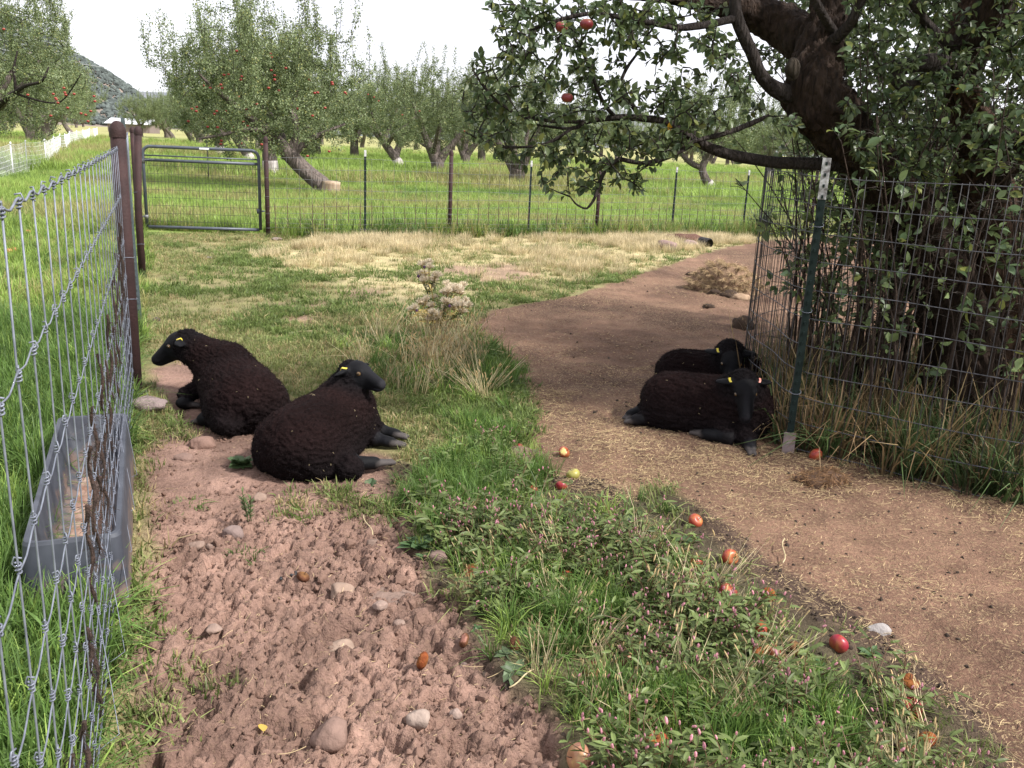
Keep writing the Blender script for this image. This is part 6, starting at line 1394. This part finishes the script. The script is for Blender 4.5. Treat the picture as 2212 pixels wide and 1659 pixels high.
# fallen apples
RED = (.27, .032, .024); CRIM = (.24, .014, .030); ORNG = (.20, .055, .018); YEL = (.30, .27, .07); BRN = (.13, .055, .03); PINK = (.34, .15, .10)
AP = [(1500, 1145, RED, .034, 'bright red apple under the weeds, highest of the red ones along the right edge', None), (1575, 1222, RED, .036, 'glossy orange-red apple on dark soil at the right edge of the weeds', None), (1501, 1237, RED, .032, 'dull red apple just left of the glossy orange-red one', None), (1571, 1294, CRIM, .036, 'crimson apple with a white bite below the glossy orange-red one', (.6, .5, .35)),
      (1657, 1304, ORNG, .034, 'half-eaten orange rotting apple right of the bitten crimson one', BRN), (1635, 1419, ORNG, .034, 'orange apple, left one of a touching pair in the flowering weeds', None), (1666, 1418, RED, .033, 'red-orange apple, right one of a touching pair in the flowering weeds', BRN), (1809, 1409, CRIM, .034, 'vivid crimson apple below the pale grey stone', None), (1714, 1412, BRN, .032, 'brownish red apple among pink flowers, left of the vivid crimson one', None),
      (1019, 1246, RED, .033, 'orange-red apple at the left side of the weeds', None), (1222, 1255, RED, .03, 'small red apple sunk in green grass in mid-strip', None), (1120, 974, CRIM, .032, 'crimson apple resting against the brown double-humped stone', None), (1237, 1036, YEL, .036, 'yellow-green wrinkled apple on the bare dark patch', None), (1218, 988, RED, .034, 'red and yellow gnawed apple above the yellow-green one', (.55, .42, .16)),
      (1212, 1060, CRIM, .030, 'dark red apple just below the yellow-green one', None), (1150, 1064, RED, .028, 'small red apple left of the dark red one in grass', None), (1760, 997, RED, .040, 'orange-red apple at the foot of the cage right of the spade-ended post', None), (1417, 1617, RED, .036, 'red apple with a pale cheek at the bottom of the grass', None), (1249, 1655, PINK, .040, 'pinkish yellow apple at the bottom edge of the picture', None),
      (1279, 1460, BRN, .038, 'shrivelled dark brown apple at the left of the weeds', None), (1112, 1404, BRN, .033, 'brown-pink rotting apple left of the shrivelled one', None), (1002, 1395, BRN, .03, 'black and pink rotten apple on the soil near the weeds', (.40, .2, .15)), (912, 1446, ORNG, .034, 'rotten orange apple on the clods, alone in the open soil', BRN), (655, 1262, BRN, .030, 'dark dried apple on droppings left of the pitted stone', None),
      (1962, 1546, CRIM, .038, 'crimson apple in dead stems at the lower right of the weeds', None), (2172, 1030, CRIM, .036, 'dull red apple lying in the grass inside the cage', None), (1955, 1625, BRN, .033, 'brown apple at the bottom right among flowers', None), (1318, 1255, RED, .028, 'red sliver of an apple hidden in mid-strip weeds', None),
      (1421, 1416, BRN, .03, 'brown soft apple sunk in the weeds, right of a pink one', None), (1355, 1436, PINK, .03, 'pinkish apple sunk in grass above the big green tussock', None), (1639, 1370, RED, .032, 'red apple among pink flowers above the touching pair', None), (1963, 1484, ORNG, .034, 'orange rotting apple below the pale grey stone, at the weeds edge', BRN), (1998, 1616, ORNG, .034, 'pale orange apple at the bottom right corner of the weeds', None),
      (1460, 1600 - 200, PINK, .03, 'pink apple half hidden by the big grass tussock', None)]
for i, (u, v, c, r_, lab, bite) in enumerate(AP):
    r_ *= .78 if c in (BRN, ORNG) else .92; p = GP(u, v); me = apple_mesh(r_, c, 16, .88 if c not in (BRN, ORNG) else .70, i, bite); me.materials.append(ROTM if c in (BRN, ORNG) else APM)
    o = obj('apple', me, None, None, (p[0], p[1], p[2] + r_ * .5), lab, 'apple', 'fallen apples'); o.rotation_euler = (sr.uniform(-1.3, 1.3), sr.uniform(-1.3, 1.3), sr.uniform(0, 6))
    mb = MB(); mb.tube([(0, 0, r_ * .5), (.001, 0, r_ * .85), (.005, .002, r_ * 1.15)], .0014, 5); obj('stalk', mb.mesh('stalk'), STEMM, o)
for (u, v), lab in zip([(32, 496), (61, 509), (31, 547), (20, 550)], ['red apple fallen in the lane grass, upper left of four', 'pinkish red apple fallen in the lane grass, rightmost of four', 'red apple in the lane grass, lower of two touching ones, right', 'red apple in the lane grass, lower of two touching ones, left']):
    p = GP(u, v); me = apple_mesh(.04, RED, 12, .88, u); me.materials.append(APM); obj('apple', me, None, None, (p[0], p[1], p[2] + .05), lab, 'apple', 'fallen apples')
# apples on the hanging branches of the near tree
for u, v, Y, r_, lab in [(1267, 52, 4.5, .030, 'red apple with a dark scar hanging highest in the near branches'), (1213, 58, 4.55, .029, 'red apple half covered by a leaf in the near branches'), (1225, 211, 4.5, .027, 'red apple hanging alone in the middle of the near branches')]:
    me = apple_mesh(r_, (.17, .016, .026), 16, .92, int(u)); me.materials.append(APM); o = obj('apple', me, None, None, tuple(PY(u, v, Y)), lab, 'apple', 'apples hanging in the near tree')
    mb = MB(); mb.tube([(0, 0, r_ * .55), (.002, .01, r_ * 1.2), (.004, .05, r_ * 2.2)], .0014, 5); obj('stalk', mb.mesh('stalk'), STEMM, o)
LEAFY = mat_leaf('yellow_leaf', (1, 1, 1), .3, .5, 0)
for u, v, Y, lab in [(2074, 178, 4.9, 'single yellow leaf hanging in front of the right trunk'), (1446, 262, 4.85, 'small yellow leaf hanging on the low bare branch')]:
    V, F = LEAVES[1]; obj('leaf', mesh_np('leaf', V * .05, [F], np.tile(np.array([.62, .33, .03]), (len(V), 1)), True), LEAFY, None, tuple(PY(u, v, Y)), lab, 'leaf').rotation_euler = (.5, 1.1, 1.2)
p = GP(570, 1590); V, F = LEAVES[2]; o = obj('leaf', mesh_np('leaf', V * .040, [F], np.tile(np.array([.52, .36, .08]), (len(V), 1)), True), LEAFY, None, (p[0], p[1], p[2] + .012), 'yellow leaf fallen on the clods at the bottom left', 'leaf'); o.rotation_euler = (.25, .15, 2.0)

# feed trough behind the left fence
TRM, tnt, tbs = newmat('grey_rubber'); Lt = tnt.links.new
ttc = tnt.nodes.new('ShaderNodeTexCoord'); tno = tnt.nodes.new('ShaderNodeTexNoise'); tno.inputs['Scale'].default_value = 9; tno.inputs['Detail'].default_value = 7; Lt(ttc.outputs['Object'], tno.inputs['Vector'])
tcr = tnt.nodes.new('ShaderNodeValToRGB'); tcr.color_ramp.elements[0].position = .35; tcr.color_ramp.elements[0].color = (.032, .036, .048, 1); tcr.color_ramp.elements[1].position = .7; tcr.color_ramp.elements[1].color = (.058, .064, .080, 1); Lt(tno.outputs['Fac'], tcr.inputs['Fac']); tgm = tnt.nodes.new('ShaderNodeSeparateXYZ'); Lt(ttc.outputs['Object'], tgm.inputs['Vector']); tn2 = tnt.nodes.new('ShaderNodeTexNoise'); tn2.inputs['Scale'].default_value = 16; tn2.inputs['Detail'].default_value = 8; Lt(ttc.outputs['Object'], tn2.inputs['Vector']); tma = tnt.nodes.new('ShaderNodeMath'); tma.operation = 'MULTIPLY_ADD'; tma.inputs[1].default_value = -2.2; Lt(tgm.outputs['Z'], tma.inputs[0]); Lt(tn2.outputs['Fac'], tma.inputs[2]); tmr = tnt.nodes.new('ShaderNodeMapRange'); tmr.inputs['From Min'].default_value = .18; tmr.inputs['From Max'].default_value = .42; tmr.inputs['To Max'].default_value = .75; Lt(tma.outputs[0], tmr.inputs['Value']); tmx = tnt.nodes.new('ShaderNodeMix'); tmx.data_type = 'RGBA'; Lt(tmr.outputs['Result'], tmx.inputs['Factor']); Lt(tcr.outputs['Color'], tmx.inputs['A']); tmx.inputs['B'].default_value = (.17, .115, .09, 1); Lt(tmx.outputs['Result'], tbs.inputs['Base Color']); tbs.inputs['Roughness'].default_value = .6
zr = .27
nl, nr = G(66, 1325), G(272, 1335); tl_, tr_ = G(140, 903, .26), G(262, 893, .26)
axis_ = (tl_ + tr_) / 2 - (nl + nr) / 2; axis_[2] = 0; TL = np.linalg.norm(axis_) + .0; ax_ = axis_ / TL; px_ = np.array([ax_[1], -ax_[0], 0]); tc_ = (nl + nr) / 2; wn_ = .5 * np.linalg.norm((nr - nl)[:2])
tro = thing('feed_trough', 'long grey rubber feed trough standing in the grass behind the left wire fence', 'trough', (tc_[0], tc_[1], gz(tc_[0], tc_[1]))); tro.rotation_euler[2] = math.atan2(px_[1], px_[0])
def ring(y, hw, z, r_=.03, n=4):
    out = []
    return [(-hw, y, z), (hw, y, z)]
wt, wb_, thk = .155, .165, .014                                     # half widths: rim, foot
mb = MB()
def quadstrip(A, B): mb.add(np.vstack([A, B]), [np.array([(i, (i + 1) % len(A), len(A) + (i + 1) % len(A), len(A) + i) for i in range(len(A))])])
def rr_rect(hw, y0, y1, z, c=.035, n=5):
    out = []
    for cx, cy, a0 in ((hw - c, y0 + c, -math.pi / 2), (hw - c, y1 - c, 0), (-hw + c, y1 - c, math.pi / 2), (-hw + c, y0 + c, math.pi)):
        for t in np.linspace(0, math.pi / 2, n): out.append((cx + c * math.cos(a0 + t), cy + c * math.sin(a0 + t), z))
    return np.array(out)
O0 = rr_rect(.165, 0, TL, -.02); O1 = rr_rect(.150, .02, TL - .02, zr - .012); O2 = rr_rect(.146, .024, TL - .024, zr); I1 = rr_rect(.130, .04, TL - .04, zr - .002); I2 = rr_rect(.095, .10, TL - .10, .075, .05); I3 = rr_rect(.06, .14, TL - .14, .058, .05)
for A, B in ((O0, O1), (O1, O2), (O2, I1), (I1, I2), (I2, I3)): quadstrip(A, B)
n = len(I3); mb.add(np.vstack([I3, I3.mean(0)]), [np.array([(i, (i + 1) % n, n) for i in range(n)])])
obj('tub', mb.mesh('tub', True, False), TRM, tro)
fm = MB(); 
fx_, fy_ = np.meshgrid(np.linspace(-.055, .055, 10), np.linspace(.20, TL - .3, 60)); fz_ = .0605 + .010 * fbm(fx_ * 30, fy_ * 14, 3) * sstep(.055, .03, np.abs(fx_)); i = np.arange(59 * 9); a = i // 9 * 10 + i % 9
fm.add(np.stack([fx_.ravel(), fy_.ravel(), fz_.ravel()], 1), [np.stack([a, a + 1, a + 11, a + 10], 1)]); obj('feed_residue', fm.mesh('feed_residue', True, False), mat_simple('dry_feed_residue', (.24, .13, .09), (.34, .24, .19), 16, .95, bump=.5), tro)

# dark wool rubbed off on the fence
WOOLT = mat_simple('caught_wool', (.022, .013, .010), (.048, .028, .021), 40, .95, bump=.6, bscale=120)
WT = [(3.35, .30, .42), (3.15, .38, .66), (2.95, .42, .75), (2.75, .50, .80), (2.55, .36, .62), (2.35, .52, .86), (2.1, .45, .78), (1.85, .55, .9), (1.6, .5, .8), (1.35, .56, .95), (1.1, .6, .96), (.85, .62, 1.0), (.6, .66, 1.05), (.4, .7, 1.1), (3.6, .12, .34), (3.8, .16, .40), (3.25, .10, .30)]
for i, (s, z0_, z1_) in enumerate(WT):
    q = np.linspace(0, 1, 14); s_ = np.round(s / .178) * .178 - (-9.4 - np.round(-9.4 / .178) * .178) * 0
    P = np.array([fpt(s + .012 * math.sin(t * 9 + i), z1_ + (z0_ - z1_) * t) + np.array([.006 * math.sin(t * 13 + i), 0, 0]) for t in q]) + np.array([LA[0], LA[1], 0])
    b0 = P[0].copy(); V, Fq, P2, R2 = blobby_tube(P - b0, (.0030 + .0032 * np.abs(np.sin(q * 7 + i))) * np.minimum(1, (1 - q) * 6 + .25), 7, i, .35, 22, 3)
    mb = MB(); mb.add(V, [np.vstack(Fq[k]) for k in (3, 4) if Fq[k]])
    for k in range(170):
        a = P[sr.integers(len(P))] - b0; e = a + sr.normal(0, .013, 3) + np.array([0, 0, -.012]); mb.tube([a, e], .0006, 3, cap=False)
    obj('wool_tuft', mb.mesh('wool_tuft', True, False), WOOLT, None, tuple(b0), 'strand of dark brown wool caught on the knotted wire fence', 'wool', 'wool strands caught on the fence')

# dung heap with old hay, and lumps of it
HAY = mat_simple('old_hay', (1, 1, 1), None, rough=.9, spec=.15, useattr=True)
def hay_heap(name, u, v, wx, wy, hz_, label, c, nst, seed, cat, L=(.04, .16), lumps=0, core=(.16, .10, .07)):
    p = G(u, v); r = np.random.default_rng(seed); t = thing(name, label, cat, (p[0], p[1], gz(p[0], p[1])))
    V, F = ICO3; q = V * (1 + .8 * (vnoise3(V * 2.1, seed)[:, None] - .5) + .4 * (vnoise3(V * 5, seed + 1)[:, None] - .5) + .10 * (vnoise3(V * 14, seed + 2)[:, None] - .5)) * np.array([wx, wy, hz_]); q[:, 2] = np.maximum(q[:, 2], -.03)
    obj('heap', mesh_np('heap', q, [F], np.asarray(core) * (.6 + .8 * vnoise3(V * 5, seed + 2)[:, None]), True), HAY, t)
    k = r.choice(np.where(q[:, 2] > .0)[0], nst); mb = MB()
    for i in k:
        d_ = r.normal(0, 1, 3); d_[2] *= .35; d_ /= np.linalg.norm(d_); l_ = r.uniform(*L); a = q[i] * r.uniform(.95, 1.06); P = [a - d_ * l_ / 2, a + np.array([0, 0, r.uniform(0, .02)]), a + d_ * l_ / 2 + np.array([0, 0, -.012])]
        mb.tube(P, .0013 if hz_ > .1 else .0009, 3, np.asarray(c) * r.uniform(.45, 1.3), cap=False)
    obj('straws', mb.mesh('straws'), HAY, t, kind='stuff')
    return t
hay_heap('hay_heap', 1568, 632, .40, .34, .30, 'heap of old straw and dung on the bare ground left of the cage', (.44, .32, .19), 8000, 5, 'heap', core=(.20, .13, .085))
for i, (u, v, w_, lab) in enumerate([(1494, 597, .085, 'dark round dung lump at the left of the straw heap'), (1545, 640, .09, 'dark dung lump at the front left of the straw heap'), (1577, 646, .11, 'grey-brown dung lump at the front of the straw heap'), (1600, 650, .10, 'pale rounded dung lump at the front right of the straw heap'), (1530, 668, .07, 'small flat lump lying apart in front of the straw heap'), (1602, 710, .10, 'dark upright dung clump beside the cage above the sheep')]):
    hay_heap('dung_lump', u, v, w_, w_ * .8, w_ * (.55 if i != 5 else 1.1), lab, (.24, .17, .10) if i != 3 else (.42, .30, .19), 50, 20 + i, 'dung', (.02, .06), core=(.045, .030, .022) if i != 3 else (.26, .18, .12))
hay_heap('root_clump', 1775, 1045, .12, .09, .055, 'uprooted brown clump of roots and soil in front of the cage', (.20, .115, .06), 420, 40, 'clump', (.03, .10), core=(.085, .052, .035))
# ditch bank by the back fence
p = G(1480, 522); V, F = ICO3; q = V * (1 + .6 * (vnoise3(V * 2, 4)[:, None] - .5) + .5 * (vnoise3(V * 7, 5)[:, None] - .5)) * np.array([.42, .15, .14]); q[:, 2] = np.maximum(q[:, 2], -.05)
obj('earth_bank', mesh_np('earth_bank', q, [F], np.array([.10, .055, .042]) * (.6 + .8 * vnoise3(V * 6, 3)[:, None]), True), CLODM, None, (p[0], p[1], gz(p[0], p[1])), 'low reddish earth bank at the foot of the back fence', 'bank')
p = G(1531, 533); mb = MB(); th = np.linspace(0, 2 * math.pi, 15)
dp = thing('drain_pipe', 'dark open end of a drain pipe by the reddish earth bank', 'pipe', (p[0], p[1], .06)); mb.lathe([(.075, -.02), (.088, 0), (.088, .22), (.075, .22), (.075, -.02)], 16); o = obj('pipe_wall', mb.mesh('pipe_wall', True), mat_simple('black_pipe', (.015, .013, .013), None, rough=.7), dp); o.rotation_euler = (math.radians(-90), 0, .5)

# dried thistle at the bend of the grass
TH = mat_leaf('thistle', (1, 1, 1), .2, .7, 0, .15)
p = GP(950, 742); th_ = thing('thistle', 'dried thistle with fluffy pale seed heads and yellowing stems', 'thistle', tuple(p)); r = np.random.default_rng(8); mb = MB(); hd = []
for i in range(16):
    tu, tv = r.uniform(885, 1020), r.uniform(575, 690); e = PY(tu, tv, p[1] + r.normal(0, .12)) - p; b = np.array([r.normal(0, .04), r.normal(0, .04), 0]); t = np.linspace(0, 1, 8)[:, None]; P = b * (1 - t) + e * t + np.array([0, 0, .07]) * np.sin(t * 3.14) + r.normal(0, .006, (8, 3)); col_ = np.array([.38, .29, .11]) if r.random() > .4 else np.array([.11, .13, .05])
    mb.tube(P, np.linspace(.0055, .0022, 8), 5, col_); hd.append(P[-1])
    for k in range(2, 7):
        for q in range(3):
            a = r.uniform(0, 6.28); M = frame((math.cos(a), math.sin(a), .3), tilt=r.normal(0, .5)); V, F, c = lance(r.uniform(.04, .11), .018, col_ * 1.2, r, .5, .8); mb.add(V @ M.T + P[k], [F], c)
    for q in range(3):
        e2 = P[6] + np.array([r.normal(0, .05), r.normal(0, .05), r.uniform(.02, .08)]); mb.tube([P[5], e2], .002, 4, col_); hd.append(e2)
obj('stems', mb.mesh('stems'), TH, th_)
for e in hd:
    mb = MB(); f_ = r.random(); V, F = ICO2; mb.add(V * np.array([.011, .011, .014]) + e, [F], (.42, .31, .17) if f_ > .15 else (.12, .06, .13))
    if f_ > .2:
        for k in range(110):
            d_ = r.normal(0, 1, 3); d_[2] = abs(d_[2]) + .1; d_ /= np.linalg.norm(d_); mb.tube([e + d_ * .008, e + d_ * r.uniform(.030, .048) + np.array([0, 0, .004])], .0014, 3, np.array([.88, .77, .60]) * r.uniform(.7, 1.1), cap=False)
    obj('seed_head', mb.mesh('seed_head'), TH, th_)

# single weeds in the soil
DOCK = mat_leaf('dock_leaf', (1, 1, 1), .25, .4, 0, .4)
def plant(name, u, v, me, label, s=1.0, cat='weed'):
    p = GP(u, v); o = obj(name, me, DOCK if not me.materials else None, None, tuple(p), label, cat); o.scale = (s,) * 3; o.rotation_euler[2] = u; return o
def leafy(seed, n, L, W, c, up): m_ = rosette(seed, n, L, W, c, up); m_.name = 'leaves'; return m_
plant('mallow', 522, 1008, leafy(80, 40, .070, .052, (.085, .135, .055), .6), 'leafy green mallow at the flank of the nearest sheep')
plant('mallow', 800, 1040, leafy(81, 14, .06, .045, (.07, .11, .055), .25), 'flat grey-green weed under the hind hoof of the nearest sheep')
plant('mallow', 905, 1186, leafy(82, 14, .085, .05, (.065, .115, .045), .3), 'broad-leaved green weed at the weeds edge above the brown stone')
def sprig(seed):
    r = np.random.default_rng(seed); mb = MB()
    for i in range(4):
        b = np.array([r.normal(0, .012), r.normal(0, .012), -.01]); e = b + np.array([r.normal(0, .03), r.normal(0, .03), r.uniform(.09, .17)]); mb.tube([b, (b + e) / 2, e], .0018, 4, (.10, .13, .05))
        for k in range(26):
            t = r.uniform(.1, 1); a = r.uniform(0, 6.28); M = frame((math.cos(a), math.sin(a), .9)); V, F, c = lance(.024, .008, (.085, .125, .04), r); mb.add(V @ M.T + b + (e - b) * t, [F], c)
    return mb.mesh('sprig')
plant('sprig', 538, 1132, sprig(1), 'upright green sprig growing beside the grey-pink rounded stone')
for u, v, lab in ((525, 1188, 'round tuft of short green grass alone in the soil'), (405, 1092, 'low green grass patch in the upper left of the soil'), (700, 990, 'short grass tuft behind the nearest sheep')):
    me = tuft(u, 110, .02, .06, .07, .0018, .9, *GREEN); me.materials.append(BLADE); p = GP(u, v); obj('grass_tuft', me, None, None, tuple(p), lab, 'grass tuft')
# a bushy weed by the last green post
mb = MB(); r = np.random.default_rng(4); p = GP(1640, 508)
for i in range(40):
    a = r.uniform(0, 6.28); e = np.array([math.cos(a) * r.uniform(.05, .3), math.sin(a) * .25, r.uniform(.25, .6)]); mb.tube([(0, 0, 0), e * np.array([.4, .4, .6]), e], .004, 3, (.08, .09, .05))
    for k in range(14): 
        M = frame(r.normal(0, 1, 3) + np.array([0, 0, .6])); V, F, c = lance(.07, .022, (.085, .12, .07), r); mb.add(V @ M.T + e * r.uniform(.4, 1), [F], c)
me = mb.mesh('bush'); me.materials.append(WEED); obj('weed_bush', me, None, None, tuple(p), 'grey-green bushy weed at the back fence beside the cage', 'bush')
# big pale straws lying about
for i, (u, v, L, rz_, lab) in enumerate([(640, 722, .26, .1, 'long pale stalk lying on the lawn right of the back-left sheep'), (700, 775, .34, -.05, 'long bent stalk lying on the lawn above the nearest sheep'), (795, 1150, .16, 1.9, 'thin curved twig on the soil above the small round stone'), (1690, 1210, .20, 1.2, 'slanting dry grass stem at the right edge of the weeds'), (1125, 1490, .10, .7, 'dry straw lying on grass at the left of the weeds')]):
    p = GP(u, v); mb = MB(); t = np.linspace(-.5, .5, 7); mb.tube(np.stack([t * L, .06 * L * np.sin(t * 5), .012 + .02 * (t + .5)], 1), .0026, 5); o = obj('dry_stalk', mb.mesh('dry_stalk', True), STRAWM, None, tuple(p), lab, 'stalk'); o.rotation_euler[2] = rz_
# droppings beside the dried apple
mb = MB(); V, F = ICO2; p = GP(640, 1252)
for k in range(22): c_ = sr.normal(0, .018, 3); mb.add(V * np.array([.006, .006, .008]) @ rotm(*sr.uniform(0, 3, 3)).T + np.array([c_[0] * 1.6, c_[1], .008 + abs(c_[2]) * .4]), [F])
obj('droppings', mb.mesh('droppings', True, False), mat_simple('black_droppings', (.012, .012, .014), None, rough=.5), None, tuple(p), 'small pile of black sheep droppings on the soil', 'droppings')
